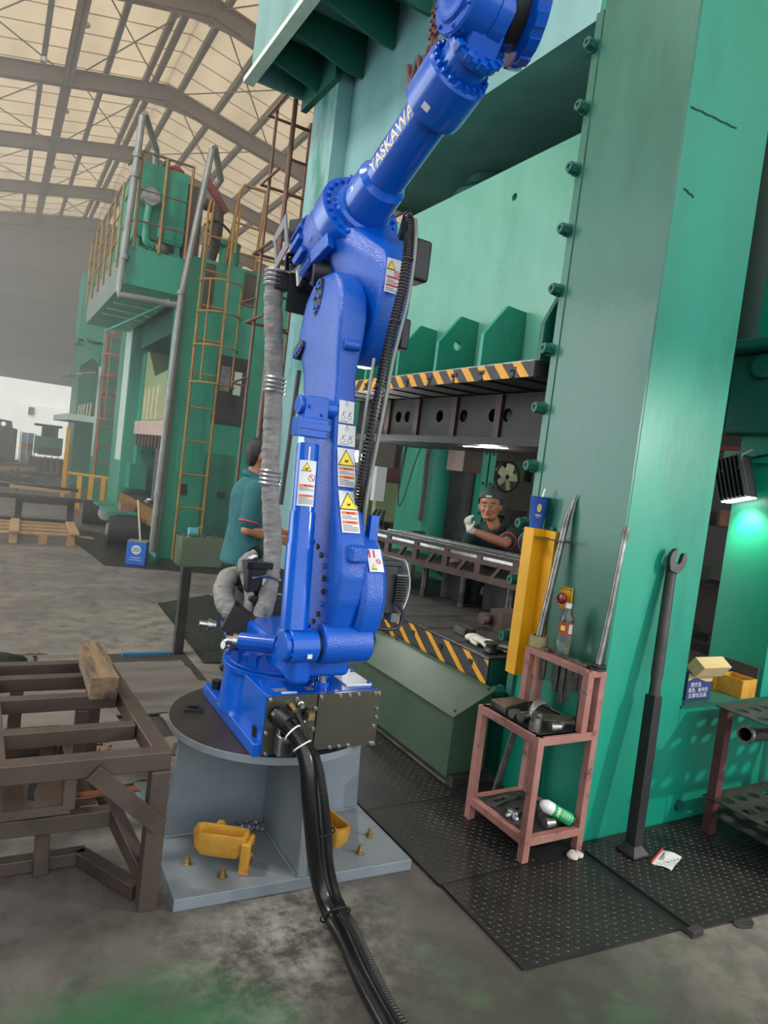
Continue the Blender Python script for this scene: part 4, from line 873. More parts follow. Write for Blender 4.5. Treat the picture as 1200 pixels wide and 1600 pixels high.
    th = radians(48); c = A + u * .60 + (V(-1, 0, 0) * cos(th) + nn * sin(th)) * .1128
    MB().obox(c, u * .011, (V(-1, 0, 0) * -sin(th) + nn * cos(th)) * .014, (V(-1, 0, 0) * cos(th) + nn * sin(th)) * .0008).build('white_sticker', M['label'], wc)
    wn = MB().lathe([(.082, .71), (.082, .77), (.095, .775), (.095, .80), (.06, .802), (.05, .82)], A, u, 36).build('wrist_neck', B, R, smooth=30)
    for k in range(12):
        t = 2 * pi * k / 12; c = A + u * .80 + (V(1, 0, 0) * cos(t) + nn * sin(t)) * .087; MB().obox(c, u * .014, (V(1, 0, 0) * cos(t) + nn * sin(t)) * .014, (V(1, 0, 0) * -sin(t) + nn * cos(t)) * .012).build('flange_lug', B, wn, bevel=.003)
    H = V(0, 1.86, 3.075)
    wh = MB().lathe([(.088, 0), (.09, .004), (.094, .012), (.118, .014), (.124, .022), (.124, .10), (.120, .102), (.120, .108), (.124, .11), (.124, .16), (.10, .165), (.10, .22)], H + V(1.10, 0, 0), (1, 0, 0), 44).build('wrist_head', B, R, smooth=30)
    MB().lathe([(.03, -.004), (.07, -.002), (.085, .003)], H + V(1.10, 0, 0), (1, 0, 0), 36).build('dish_cover', B, wh)
    for k in range(8):
        t = 2 * pi * k / 8; MB().bolt(H + V(1.114, .107 * cos(t), .107 * sin(t)), (-1, 0, 0), .006, .008).build('head_bolt', B, wh)
    hull([tuple(A + u * .80 + V(dx, 0, 0) + nn * dn) for dx in (-.06, .06) for dn in (-.06, .06)] + [(x, H.y + dy, H.z + dz) for x in (1.16, 1.28) for dy in (-.05, .07) for dz in (-.10, .0)], 'wrist_yoke', B, R, bevel=.012)
    tf = MB().lathe([(.09, 0), (.09, .05), (.165, .055), (.178, .06), (.178, .10), (.17, .105), (.10, .105)], H + V(1.27, -.01, .04), (1, -.3, .1), 44).build('tool_flange', B, R, smooth=30)
    MB().cyl(H + V(1.275, -.01, .04), H + V(1.32, -.022, .045), .14, n=30).build('flange_seal', M['black_metal'], tf)
    for k in range(16):
        t = 2 * pi * k / 16; q_ = V(1, -.3, .1).normalized(); qa = q_.orthogonal().normalized(); qb = q_.cross(qa); c = H + V(1.27, -.01, .04) + q_ * .08 + (qa * cos(t) + qb * sin(t)) * .178; MB().obox(c, q_ * .018, (qa * cos(t) + qb * sin(t)) * .007, (qb * cos(t) - qa * sin(t)) * .02).build('flange_lug', B, tf)
    # --- rear motors, brackets and cables of the upper arm
    back = A - u * .30
    for (dx, dn, l, r_) in ((-.05, .05, .17, .05), (.06, .06, .15, .045), (-.02, -.06, .20, .055)):
        p = back + V(dx, 0, 0) + nn * dn; m = MB(); m.cyl(p, p - u * l, r_, n=20); m.obox(p - u * l * .6, u * l * .35, V(r_ * 1.05, 0, 0), nn * r_ * 1.05); m.build('arm_motor', K, R, bevel=.008)
    MB().cyl((1.10, 2.73, 2.39), (1.30, 2.66, 2.41), .065, n=24).build('elbow_motor', K, R, bevel=.008)
    MB().bb(1.12, 1.2, 2.82, 2.95, 2.40, 2.48).build('elbow_motor', K, R, bevel=.01)
    co, wi = [V(1.0027, 2.8600, 2.6351), V(1.0287, 2.8600, 2.4985), V(1.0454, 3.0400, 2.4437), V(1.0201, 3.0400, 2.5795)], [V(1.0075, 2.8750, 2.5812), V(1.0194, 2.8750, 2.5196), V(1.0403, 3.0250, 2.4908), V(1.0285, 3.0250, 2.5642)]; nv = (co[1] - co[0]).cross(co[3] - co[0]).normalized() * .006; vs = co + wi; vs = vs + [v + nv for v in vs]; fs = []
    for i in range(4):
        j = (i + 1) % 4; fs += [(i, j, 4 + j, 4 + i), (8 + i, 12 + i, 12 + j, 8 + j), (i, 8 + i, 8 + j, j), (4 + i, 4 + j, 12 + j, 12 + i)]
    MB().add(vs, fs).build('bracket_plate', M['grey_cover'], R)
    MB().obox((1.125, 2.94, 2.60), (.05, .03, 0), (.02, -.04, 0), (0, 0, .045)).build('bracket_box', M['black'], R)
    MB().bb(1.08, 1.20, 2.93, 2.945, 2.25, 2.42).build('bracket_plate', K, R)
    m = MB(); m.bb(1.02, 1.09, 2.95, 3.05, 2.34, 2.42); m.build('connector_block', M['black'], R, bevel=.006)
    rnd = random.Random(4)
    for k in range(7):
        p = V(1.05 + rnd.uniform(0, .05), 2.93, 2.42 + rnd.uniform(0, .04)); q2 = V(1.13 + rnd.uniform(0, .05), 2.86, 2.5 + rnd.uniform(-.04, .08))
        MB().tube(spline([p, p + V(rnd.uniform(-.02, .04), -.03, rnd.uniform(.03, .09)), (p + q2) / 2 + V(0, 0, rnd.uniform(-.05, .05)), q2], 6), .009, 6).build('motor_cable', M['black_gloss'], R)
    m = MB().obox((1.105, 2.88, 2.415), (.012, 0, .03), (0, .01, 0), (-.006, 0, .03)); m.build('cable_tag', M['label'], R)
    MB().bb(1.335, 1.41, 2.30, 2.40, 2.34, 2.50).build('side_motor', K, R, bevel=.015)
    MB().bb(1.34, 1.38, 2.34, 2.45, 2.08, 2.2).build('side_motor', K, R, bevel=.01)
    # corrugated hoses down the right side
    hp = [(1.30, 2.36, 2.50), (1.252, 2.245, 2.535), (1.25, 2.22, 2.46), (1.248, 2.21, 2.37), (1.238, 2.20, 2.25), (1.222, 2.20, 2.14), (1.205, 2.20, 2.02), (1.196, 2.20, 1.90), (1.185, 2.20, 1.76), (1.178, 2.21, 1.62), (1.178, 2.22, 1.5), (1.20, 2.26, 1.40)]
    P_ = spline(hp, 40); m = MB().tube(P_, [.0185 if (i // 2) % 2 else .0155 for i in range(len(P_))], 10); m.build('corrugated_hose', M['black_gloss'], R, smooth=20)
    hp2 = [V(*p) + V(.026, -.008, -.004 * i) for i, p in enumerate(hp)]
    P_ = spline(hp2[1:], 12); MB().tube(P_, .0085, 8).build('clear_hose', M['galv'], R, smooth=60)
    for z in (2.37, 2.14, 1.9): 
        i = min(range(len(hp)), key=lambda k: abs(hp[k][2] - z)); p = V(*hp[i]); MB().lathe([(.022, 0), (.022, .006)], p + V(.004, 0, 0), (.08, 0, 1), 14).build('cable_tie', M['black'], R)
    MB().tube(spline([V(1.17, 2.22, 2.0), V(1.165, 2.23, 1.75), V(1.17, 2.24, 1.5)], 8), .006, 6).build('clear_hose', M['galv'], R)
    return R

def build_cables():
    C_ = thing('robot_cable_bundle', 'thick black cable bundle running from the robot base to the floor', 'cable', (1.1, 2.0, 0))
    def drape(dx, r, hp, nm, mt, corr=False):
        P_ = spline(hp, 60 if corr else 14)
        MB().tube(P_, [r * (1.0 if (i // 2) % 2 else .84) for i in range(len(P_))] if corr else r, 12).build(nm, mt, C_, smooth=20 if corr else 60)
    drape(0, .030, [(.975, 2.275, .672), (.985, 2.24, .66), (1.02, 2.18, .62), (1.045, 2.125, .55), (1.06, 2.10, .43), (1.085, 2.09, .30), (1.115, 2.09, .17), (1.14, 2.06, .075), (1.15, 1.99, .034), (1.145, 1.88, .031), (1.12, 1.72, .031), (1.105, 1.56, .031), (1.09, 1.35, .031)], 'main_cable', M['black_gloss'])
    drape(0, .021, [(1.05, 2.245, .575), (1.075, 2.21, .57), (1.095, 2.15, .53), (1.115, 2.11, .42), (1.14, 2.10, .30), (1.165, 2.10, .17), (1.19, 2.07, .07), (1.20, 1.99, .026), (1.19, 1.88, .022), (1.165, 1.72, .022), (1.145, 1.56, .022), (1.14, 1.35, .022)], 'corrugated_conduit', M['black'], True)
    drape(0, .012, [(1.035, 2.255, .69), (1.055, 2.21, .64), (1.06, 2.16, .58), (1.085, 2.12, .47), (1.105, 2.085, .33), (1.135, 2.075, .17), (1.165, 2.04, .06), (1.172, 1.97, .05), (1.165, 1.86, .045), (1.14, 1.70, .04), (1.12, 1.5, .04), (1.11, 1.35, .04)], 'thin_cable', M['black'])
    m = MB().lathe([(.036, 0), (.036, .05), (.033, .052)], (.978, 2.262, .668), (.35, -.6, -.2), 20); m.build('cable_boot', M['black'], C_)
    for p, d in (((1.01, 2.195, .63), (.4, -.6, -.45)), ((1.035, 2.155, .595), (.3, -.5, -.6))):
        m = MB(); c = V(*p); d = V(*d).normalized(); a = d.orthogonal().normalized(); b = d.cross(a); m.tube([c + (a * cos(t) + b * sin(t)) * .034 for t in [2 * pi * k / 16 for k in range(16)]], .003, 5, closed=True); m.build('white_tie', M['white'], C_)
    for p, d, r in (((1.115, 2.093, .30), (.2, 0, -1), .048), ((1.165, 2.0, .036), (.1, -1, -.4), .05)):
        m = MB(); c = V(*p); d = V(*d).normalized(); a = V(1, 0, 0); b = d.cross(a).normalized(); m.tube([c + a * cos(t) * r * 1.15 + b * sin(t) * r * .75 for t in [2 * pi * k / 18 for k in range(18)]], .003, 5, closed=True); m.build('cable_tie', M['black'], C_)
build_pedestal()
casting_block('yellow_casting', 'yellow cast trough block lying left of the pedestal front gusset', (.86, 2.40, .045), radians(-32), None)
casting_block('yellow_casting', 'yellow cast block standing behind the black cables right of the gusset', (1.30, 2.37, .045), radians(100), None)
build_robot()
build_cables()
def inside(x, y, poly, mg):
    for a, b in zip(poly, poly[1:] + poly[:1]):
        ex, ey = b[0] - a[0], b[1] - a[1]
        if (ex * (y - a[1]) - ey * (x - a[0])) / sqrt(ex * ex + ey * ey) < mg: return False
    return True
def build_plates():
    rnd = random.Random(2)
    def plate(nm, poly, label, lugs=True, mt='tread', z0=.001, th=.009):
        xs = [p[0] for p in poly]; ys = [p[1] for p in poly]
        T = thing(nm, label, 'floor plate', (min(xs), min(ys), 0), 'steel plates covering the floor pit')
        MB().prism([(x, y, z0) for x, y in poly], (0, 0, th)).build('plate', M[mt], T)
        if lugs:
            m = MB(); s_ = .0245; nx = int((max(xs) - min(xs) - .02) / s_); ny = int((max(ys) - min(ys) - .02) / s_)
            for i in range(nx):
                for j in range(ny):
                    c = V(min(xs) + .016 + i * s_, min(ys) + .016 + j * s_, z0 + th)
                    if not inside(c.x, c.y, poly, .012): continue
                    a = pi / 4 if (i + j) % 2 else -pi / 4
                    d = V(cos(a), sin(a), 0) * .0105; e = V(-sin(a), cos(a), 0) * .0034
                    m.add([c + d, c + e, c - d, c - e, c + d * .5 + V(0, 0, .0024), c - d * .5 + V(0, 0, .0024)], [(0, 1, 5, 4), (2, 3, 4, 5), (0, 4, 3), (1, 2, 5)])
            stuff(m.build('tread_lug', M['tread_lug'], T, smooth=0))
        return T
    plate('tread_plate', [(1.662, 1.575), (2.405, 1.52), (2.405, 2.05), (1.662, 2.055)], 'black diamond tread plate nearest the viewer left of the dark gap')
    plate('tread_plate', [(1.655, 2.06), (2.175, 2.06), (2.19, 2.66), (1.645, 2.66)], 'black diamond tread plate between grey pedestal and pink tool rack')
    plate('tread_plate', [(1.645, 2.665), (2.188, 2.665), (2.188, 3.9), (1.62, 3.9)], 'black diamond tread plate running along the olive chute cover')
    plate('floor_plate', [(2.18, 2.06), (2.452, 2.055), (2.485, 2.12), (2.485, 2.74), (2.195, 2.74)], 'plain black plate under the pink tool rack', False)
    p = plate('floor_plate', [(2.455, 1.495), (3.5, 1.40), (3.5, 2.115), (2.455, 2.115)], 'dirty black floor plate under the big wrench and the white slip', True)
    m = MB().bb(2.405, 2.455, 1.50, 2.05, -.001, .002); ch = tag(m.build('drain_gap', M['black']), 'dark narrow gap channel between the two front floor plates', 'channel')
    tag(MB().bb(2.405, 2.47, 1.468, 1.497, 0, .028).build('edge_bracket', M['iron'], bevel=.002), 'small dark steel bracket at the front end of the floor gap', 'bracket')
    # mats by the robot and by the next press
    plate('tread_mat', [(1.50, 4.98), (2.2, 4.9), (2.2, 7.4), (1.56, 6.95)], 'ribbed dark mat plate on the floor behind the standing worker', True)
    plate('floor_mat', [(1.33, 9.05), (2.9, 8.6), (2.9, 9.7), (1.55, 12.3), (1.05, 12.3)], 'wide dark floor mat below the second press ladder', False)
    # litter
    T = thing('paper_slip', 'white paper slip with red edge lying on the black plate', 'paper', (2.79, 1.88, .0125))
    m = MB(); n = 6; vs = []; a = V(2.72, 1.80, .0135); ex = V(.155, .062, 0); ey = V(-.042, .074, 0)
    for j in range(n):
        for i in range(n): vs.append(a + ex * i / (n - 1) + ey * j / (n - 1) + V(0, 0, .004 * sin(i * 1.1 + j)))
    m.add(vs, [(j * n + i, j * n + i + 1, (j + 1) * n + i + 1, (j + 1) * n + i) for j in range(n - 1) for i in range(n - 1)]); m.build('sheet', M['paper'], T)
    m = MB(); m.beam(a + ey * 1.0 + V(0, 0, .004), a + ey + ex + V(0, 0, .006), .008, .002); m.build('red_edge', M['red_ink'], T)
    m = MB()
    for k in range(4): m.beam(a + ey * (.8 - k * .05) + ex * .3 + V(0, 0, .0062), a + ey * (.8 - k * .05) + ex * (.85 - .1 * k) + V(0, 0, .0062), .002, .0006)
    m.build('print_lines', M['ink_grey'], T)
    pts = [(2.70 + .055 * cos(t) * rnd.uniform(.7, 1.1), 1.455 + .03 * sin(t) * rnd.uniform(.8, 1.1)) for t in [2 * pi * k / 9 for k in range(9)]]
    tag(MB().prism([(x, y, .001) for x, y in pts], (0, 0, .008)).build('slag_flake', M['iron'], bevel=.002), 'flat dark flake lying before the right floor plate', 'debris')
    m = MB(); c = V(2.36, 2.05, .012); vs = []
    for k in range(5): m.ball(c + V(rnd.uniform(-.05, .05), rnd.uniform(-.03, .02), .008), rnd.uniform(.018, .03), rnd.uniform(.015, .03), .012, 10)
    tag(m.build('rag', M['cloth_white'], smooth=80), 'dirty white rag under the right leg of the pink rack', 'rag')

def build_rack():
    T = thing('tool_rack', 'worn pink two-tier steel tool rack standing against the green column', 'rack', (2.24, 2.26, 0)); p = M['pink']; Z = .0105
    t = .036; X0, X1, Y0, Y1 = 2.10, 2.42, 2.08, 2.46; zs = .56
    for (x, y, h) in ((X0, Y0, zs), (X0, Y1, zs), (X1, Y0, .835), (X1, Y1, .835)): MB().bb(x - t / 2, x + t / 2, y - t / 2, y + t / 2, Z, h).build('leg', p, T, bevel=.002)
    for (x, y) in ((2.345, Y0), (2.345, Y1)): MB().bb(x - t / 2, x + t / 2, y - t / 2, y + t / 2, zs, .835).build('post', p, T, bevel=.002)
    for z in (zs - .018, .10):
        for (a, b) in (((X0, Y0), (X1, Y0)), ((X0, Y1), (X1, Y1)), ((X0, Y0), (X0, Y1)), ((X1, Y0), (X1, Y1))):
            MB().beam((*a, z), (*b, z), .034, .036).build('rail', p, T, bevel=.002)
    MB().bb(X0, X1, Y0, Y1, zs - .004, zs).build('shelf_plate', M['iron'], T); MB().bb(X0, X1, Y0, Y1, .11, .115).build('shelf_plate', M['iron'], T)
    for (a, b) in (((2.345, Y0), (X1, Y0)), ((2.345, Y1), (X1, Y1)), ((2.345, Y0), (2.345, Y1)), ((X1, Y0), (X1, Y1))): MB().beam((*a, .825), (*b, .825), .034, .03).build('top_rail', p, T, bevel=.002)
    # pins hanging through the top frame
    for k, (y, l) in enumerate(((2.18, .10), (2.225, .16), (2.265, .20), (2.31, .15), (2.15, .09), (2.40, .12))):
        nm_ = ('second pin from the right', 'third pin from the right', 'longest pin third from left', 'second pin from the left', 'short pin nearest the right post', 'pin nearest the tape roll')[k]
        tag(MB().lathe([(.013, .835 - l - .02), (.015, .835 - l), (.015, .832), (.024, .834), (.026, .842), (.02, .85)], (2.385, y, 0), (0, 0, 1), 14).build('hanging_pin', M['steel_tool']),
            nm_ + ' hanging in the pink rack top', 'pin', 'pins hanging in the rack top')
    tag(MB().lathe([(.013, .562), (.016, .58), (.016, .80)], (2.37, 2.125, 0), (0, 0, 1), 14).build('long_pin', M['steel_tool']), 'long dark rod standing on the middle shelf under the rack top', 'rod')
    m = MB().lathe([(.036, .841), (.036, .852), (.02, .852), (.02, .864), (.034, .864), (.034, .858)], (2.40, 2.085, 0), (0, 0, 1), 18)
    tag(m.build('bar_socket', M['iron']), 'round black socket on the rack top holding the right bar', 'socket')
    # pry bars
    b1 = MB().tube(spline([(2.385, 2.462, .846), (2.41, 2.46, 1.05), (2.44, 2.458, 1.30), (2.458, 2.452, 1.48), (2.466, 2.445, 1.53), (2.474, 2.44, 1.57), (2.478, 2.425, 1.60)], 5), [.0165] * 16 + [.0155, .0145, .013, .0125, .0115, .0105, .010, .009, .008, .0065, .0055, .0045, .004, .003, .0025], 12)
    tag(b1.build('pry_bar', M['steel'], smooth=60), 'silver pry bar with bent pointed tip standing in the tape roll', 'bar')
    P_ = spline([(2.40, 2.085, .864), (2.43, 2.088, 1.1), (2.452, 2.09, 1.36), (2.46, 2.092, 1.42), (2.462, 2.088, 1.485)], 5)
    tag(MB().tube(P_, [.0125] * 16 + [.0135, .015, .0155, .015, .012], 12).build('pry_bar', M['steel'], smooth=60), 'thin silver pry bar with crushed end leaning at the column corner', 'bar')
    tag(MB().cyl((2.36, 2.48, .52), (2.36, 2.60, .013), .017, n=14).build('lever_bar', M['steel']), 'bare steel bar leaning under the left side of the pink rack', 'bar')
    m = MB().lathe([(.034, .842), (.046, .842), (.046, .895), (.034, .895), (.034, .842)], (2.385, 2.455, 0), (0, 0, 1), 28, cap=False)
    tag(m.build('tape_roll', M['tape'], smooth=30), 'olive roll of tape on the left end of the rack top', 'tape')
    # bottle
    bt = thing('plastic_bottle', 'clear plastic drink bottle with brown label on the pink rack', 'bottle', (2.40, 2.305, .842))
    MB().lathe([(.028, 0), (.032, .006), (.031, .05), (.0335, .06), (.031, .07), (.0335, .08), (.031, .09), (.033, .1), (.033, .165), (.027, .19), (.014, .212), (.0125, .225)], (2.40, 2.305, .842), (0, 0, 1), 26).build('body', M['glass_clear'], bt, smooth=60)
    MB().lathe([(.0337, .10), (.0337, .16)], (2.40, 2.305, .842), (0, 0, 1), 26, cap=False).build('label', M['brown_label'], bt)
    m = MB()
    for k in range(9):
        t_ = radians(186 + k * 9); a = V(2.40 + .0341 * cos(t_), 2.305 + .0341 * sin(t_), .842); tt = V(-sin(t_), cos(t_), 0)
        if k < 4: m.obox(a + V(0, 0, .132), tt * .0026, V(cos(t_), sin(t_), 0) * .0003, V(0, 0, .011))
    m.build('yellow_print', M['yellow_ink'], bt)
    m = MB()
    for k in range(4):
        t_ = radians(252 + k * 9); a = V(2.40 + .0341 * cos(t_), 2.305 + .0341 * sin(t_), .842); tt = V(-sin(t_), cos(t_), 0); m.obox(a + V(0, 0, .13), tt * .0024, V(cos(t_), sin(t_), 0) * .0003, V(0, 0, .022))
    m.build('white_print', M['label'], bt)
    MB().cyl((2.40, 2.305, 1.067), (2.40, 2.305, 1.088), .0145, n=20).build('cap', M['white'], bt)
    # tools on the middle shelf
    rnd = random.Random(9)
    def sock(c, d, r, l, lab):
        d = V(*d).normalized(); m = MB(); m.lathe([(r * .6, 0), (r, 0), (r, l * .55), (r * .86, l * .6), (r * .86, l), (r * .55, l), (r * .5, l * .6)], c, d, 16); tag(m.build('socket', M['steel']), lab, 'socket', 'steel sockets on the pink rack')
    for (c, d, r, l, lab) in (((2.13, 2.24, .582), (1, .3, 0), .022, .06, 'steel socket lying second from the near edge of the middle shelf'), ((2.12, 2.29, .58), (1, .1, 0), .02, .05, 'small steel socket lying near the steel block on the middle shelf'), ((2.13, 2.145, .5605), (0, 0, 1), .026, .06, 'upright steel socket nearest the rack corner on the middle shelf'), ((2.17, 2.18, .5605), (0, 0, 1), .025, .065, 'upright steel socket behind the corner one on the middle shelf'), ((2.19, 2.115, .583), (1, -.2, 0), .021, .05, 'dark socket lying by the near rail of the middle shelf'), ((2.24, 2.12, .581), (1, .4, 0), .02, .05, 'dark socket lying right of centre on the middle shelf'), ((2.32, 2.13, .14), (1, .2, 0), .024, .06, 'dark socket beside the green spray can on the bottom shelf'), ((2.27, 2.16, .14), (1, .3, 0), .024, .05, 'second socket left of the spray can on the bottom shelf'), ((2.24, 2.115, .138), (1, -.1, 0), .022, .05, 'third socket near the front rail of the bottom shelf')): sock(c, d, r, l, lab)
    tag(MB().prism([(2.12, 2.33, .561), (2.30, 2.38, .561), (2.28, 2.45, .561), (2.13, 2.45, .561)], (0, 0, .035)).build('steel_block', M['steel_tool'], bevel=.004), 'flat dark steel block at the left end of the middle shelf', 'block')
    m = MB(); holed(m, [(0, 0), (.20, 0), (.22, .02), (.20, .05), (0, .06), (-.02, .03)], [(.15, .025, .016)], (2.20, 2.16, .585), (.8, -.35, 0), (.3, .9, .2), .012); tag(m.build('bent_bracket', M['steel'], bevel=.001), 'grey steel strap with slot on the middle shelf', 'bracket')
    m = MB(); vs = []
    for k in range(9):
        t_ = pi * k / 8; vs += [V(2.23 + .11 * cos(t_) * .8, 2.22 + .03 * cos(t_), .60 + .045 * sin(t_)), V(2.25 + .10 * cos(t_) * .8, 2.27 + .03 * cos(t_), .60 + .05 * sin(t_))]
    m.add(vs, [(2 * k, 2 * k + 2, 2 * k + 3, 2 * k + 1) for k in range(8)]); o = m.build('foil_sheet', M['foil'], smooth=60); md = o.modifiers.new('t', 'SOLIDIFY'); md.thickness = .002; tag(o, 'curled shiny foil sheet among the tools on the middle shelf', 'foil')
    for k, (c, a, lab) in enumerate((((2.13, 2.36, .116), .2, 'slotted steel wrench at the left of the bottom shelf'), ((2.18, 2.28, .117), -.1, 'slotted steel plate wrench in the middle of the bottom shelf'), ((2.13, 2.19, .116), .5, 'slotted link lying near the front of the bottom shelf'))):
        m = MB(); holed(m, [(-.02, .0), (.0, -.03), (.20, -.022), (.22, 0), (.20, .024), (.0, .03)], [[(.03, -.012), (.11, -.01), (.11, .01), (.03, .012)]], c, (cos(a), sin(a), 0), (-sin(a), cos(a), 0), .012); tag(m.build('slotted_wrench', M['steel_tool'], bevel=.001), lab, 'wrench')
    m = MB(); 
    for k in range(6): m.ball((2.15 + rnd.uniform(-.02, .03), 2.23 + rnd.uniform(-.04, .04), .135), rnd.uniform(.012, .02), rnd.uniform(.01, .02), .012, 8)
    tag(m.build('plastic_wrap', M['foil'], smooth=80), 'crumpled clear wrap on the front of the bottom shelf', 'wrapper')
    # spray can lying on the bottom shelf
    sc = thing('spray_can', 'green and white spray can lying tilted on the bottom shelf', 'can', (2.31, 2.12, .12)); a = V(2.255, 2.165, .205); b = V(2.365, 2.10, .150); d = (b - a).normalized(); L = (b - a).length * 1.12
    MB().lathe([(.028, L * .34), (.029, L * .36), (.029, L * .97), (.025, L)], a, d, 24).build('body', M['lime'], sc, smooth=40)
    MB().lathe([(.010, -.004), (.017, 0), (.021, .008), (.028, .02), (.029, .026), (.029, L * .36)], a, d, 24).build('white_top', M['white'], sc, smooth=40)
    MB().cyl(a + d * L, a + d * (L + .004), .0285, n=24).build('base_rim', M['black'], sc)
    up = V(-.55, -.6, .35); up = (up - d * up.dot(d)).normalized(); sd = d.cross(up) * 1.0
    m = MB(); vs, fs = text_mesh('EAN', .022, 0, .0006); out = []
    for v in vs:
        th = -.9 + v.x / .029; out.append(a + d * (L * .55 - v.y) + (up * cos(th) - sd * sin(th) * -1) * .0294)
    m.add(out, fs); m.build('lettering', M['white'], sc)
    m = MB()
    for k in range(4):
        for j in range(5):
            th = -.8 + j * .25; c = a + d * (L * .64 + k * .010) + (up * cos(th) + sd * sin(th)) * .0294; m.obox(c, (up * -sin(th) + sd * cos(th)) * .003, d * .0012, (up * cos(th) + sd * sin(th)) * .0003)
    m.build('print_lines', M['label'], sc)

def build_column_items():
    T = thing('yellow_guard_post', 'yellow upright steel guard channel fixed on the column beside the bolster', 'guard', (2.45, 2.62, .66))
    MB().bb(2.395, 2.48, 2.605, 2.68, .645, 1.405).build('channel', M['yellow'], T, bevel=.004)
    MB().bb(2.468, 2.487, 2.525, 2.605, .66, 1.402).build('back_flange', M['yellow'], T, bevel=.002)
    m = MB(); holed(m, [(0, 0), (.20, 0), (.20, .075), (.14, .085), (0, .085)], [(.06, .045, .032)], (2.40, 2.60, 1.366), (0, -1, 0), (1, 0, 0), -.004); m.build('shelf_tab', M['iron_brown'], T)
    MB().bolt((2.487, 2.565, 1.41), (-1, 0, 0), .016, .016).build('bolt', M['green_deep'], T)
    C_ = thing('paper_cup', 'blue paper drink cup with white straw on the yellow guard post', 'cup', (2.437, 2.64, 1.405))
    o = V(2.437, 2.64, 1.405)
    MB().lathe([(.033, .001), (.034, .004), (.0455, .158), (.047, .16), (.047, .163), (.044, .163), (.034, .01)], o, (0, 0, 1), 32, cap=False).build('cup_body', M['cup_blue'], C_, smooth=40)
    m = MB().cyl(o + V(0, 0, .155), o + V(0, 0, .158), .0435, n=28); m.build('lid_film', M['white'], C_)
    MB().tube([o + V(.005, 0, .02), o + V(.008, -.01, .16), o + V(.012, -.018, .205)], .0045, 8).build('straw', M['white'], C_)
    def oncup(th, h): r = .034 + .0115 * h / .154 + .0006; return o + V(-cos(th) * r, -sin(th) * r, h)
    def arc(th, h, w, hh, nm, mt):
        m = MB(); a = [oncup(th - w + 2 * w * i / 4, h + s_ * hh) for s_ in (-1, 1) for i in range(5)]; m.add(a, [(i, i + 1, i + 6, i + 5) for i in range(4)]); m.build(nm, M[mt], C_)
    tc = .95
    m = MB(); ring = [oncup(tc + .26 * cos(t), .105 + .021 * sin(t)) for t in [2 * pi * k / 18 for k in range(18)]]; m.add([oncup(tc, .105)] + ring, [(0, 1 + i, 1 + (i + 1) % 18) for i in range(18)]); m.build('round_emblem', M['gold'], C_)
    for k in range(3): arc(tc + .0, .095 + k * .01, .12 - .02 * k, .0016, 'emblem_mark', 'cup_blue')
    for k in range(4): arc(tc - .3 + k * .2, .068, .07, .0045, 'gold_character', 'gold')
    arc(tc, .057, .22, .001, 'gold_line', 'gold'); arc(-.75, .12, .12, .013, 'white_sticker', 'label')
    # emergency stop
    E_ = thing('emergency_stop', 'dark red mushroom button on a yellow plate fixed to the column', 'button', (2.486, 2.41, 1.04))
    MB().bb(2.477, 2.487, 2.37, 2.45, 1.035, 1.145).build('yellow_plate', M['yellow'], E_, bevel=.002)
    m = MB()
    for (y, z) in ((2.378, 1.043), (2.442, 1.043), (2.378, 1.137), (2.442, 1.137)): m.cyl((2.477, y, z), (2.474, y, z), .004, n=8)
    m.build('screw', M['black'], E_)
    m = MB()
    for (y0, z0, y1, z1) in ((2.384, 1.043, 2.436, 1.043), (2.384, 1.137, 2.436, 1.137), (2.378, 1.05, 2.378, 1.13), (2.442, 1.05, 2.442, 1.13)): m.beam((2.4765, y0, z0), (2.4765, y1, z1), .002, .002)
    m.build('border_line', M['ink'], E_)
    MB().lathe([(.016, 0), (.016, .012), (.027, .016), (.028, .024), (.022, .033), (.008, .036)], (2.477, 2.412, 1.09), (-1, 0, 0), 24).build('button_head', M['red_btn'], E_, smooth=40)
    # big black wrench on a pole
    W_ = thing('long_wrench', 'tall black open-ended wrench on a pole leaning on the column', 'wrench', (2.66, 1.96, .012))
    a = V(2.66, 1.965, .03); b = V(2.80, 2.085, 1.31); d = (b - a).normalized()
    MB().beam(a, a + d * .70, .056, .056, (0, 1, 0)).build('square_shank', M['black_metal'], W_, bevel=.004)
    MB().tube([a + d * .70, a + d * .76, a + d * .80, a + d * 1.0, a + d * 1.30], [.026, .024, .028, .026, .024], 12).build('round_shank', M['iron'], W_, smooth=60)
    m = MB(); 
    poly = [(-.022, -.01), (.022, -.01), (.036, .012), (.045, .04), (.044, .07), (.034, .094), (.022, .098), (.016, .088), (.017, .05), (.010, .036), (-.010, .036), (-.017, .05), (-.016, .09), (-.024, .102), (-.036, .092), (-.046, .068), (-.046, .036), (-.036, .012)]
    poly = [(x * cos(.25) + (y - .03) * sin(.25), (y - .03) * cos(.25) - x * sin(.25) + .03) for x, y in poly]
    holed(m, poly, [], a + d * 1.285 + V(0, -.006, 0), (1, -.25, -.1), d, .026); m.build('jaw', M['iron'], W_, bevel=.003)
    MB().lathe([(.075, .011), (.075, .022), (.045, .05), (.03, .06)], (2.66, 1.965, 0), (0, 0, 1), 4).build('foot', M['black_metal'], W_, bevel=.004)
    # glove, puck and clips on the bolster
    G_ = thing('work_glove', 'crumpled white cotton glove lying on the bolster edge', 'glove', (2.60, 3.12, .652))
    m = MB(); c = V(2.58, 3.14, .675); m.ball(c + V(0, .06, .0), .055, .05, .024, 14); m.ball(c + V(.0, .0, .0), .05, .06, .022, 14)
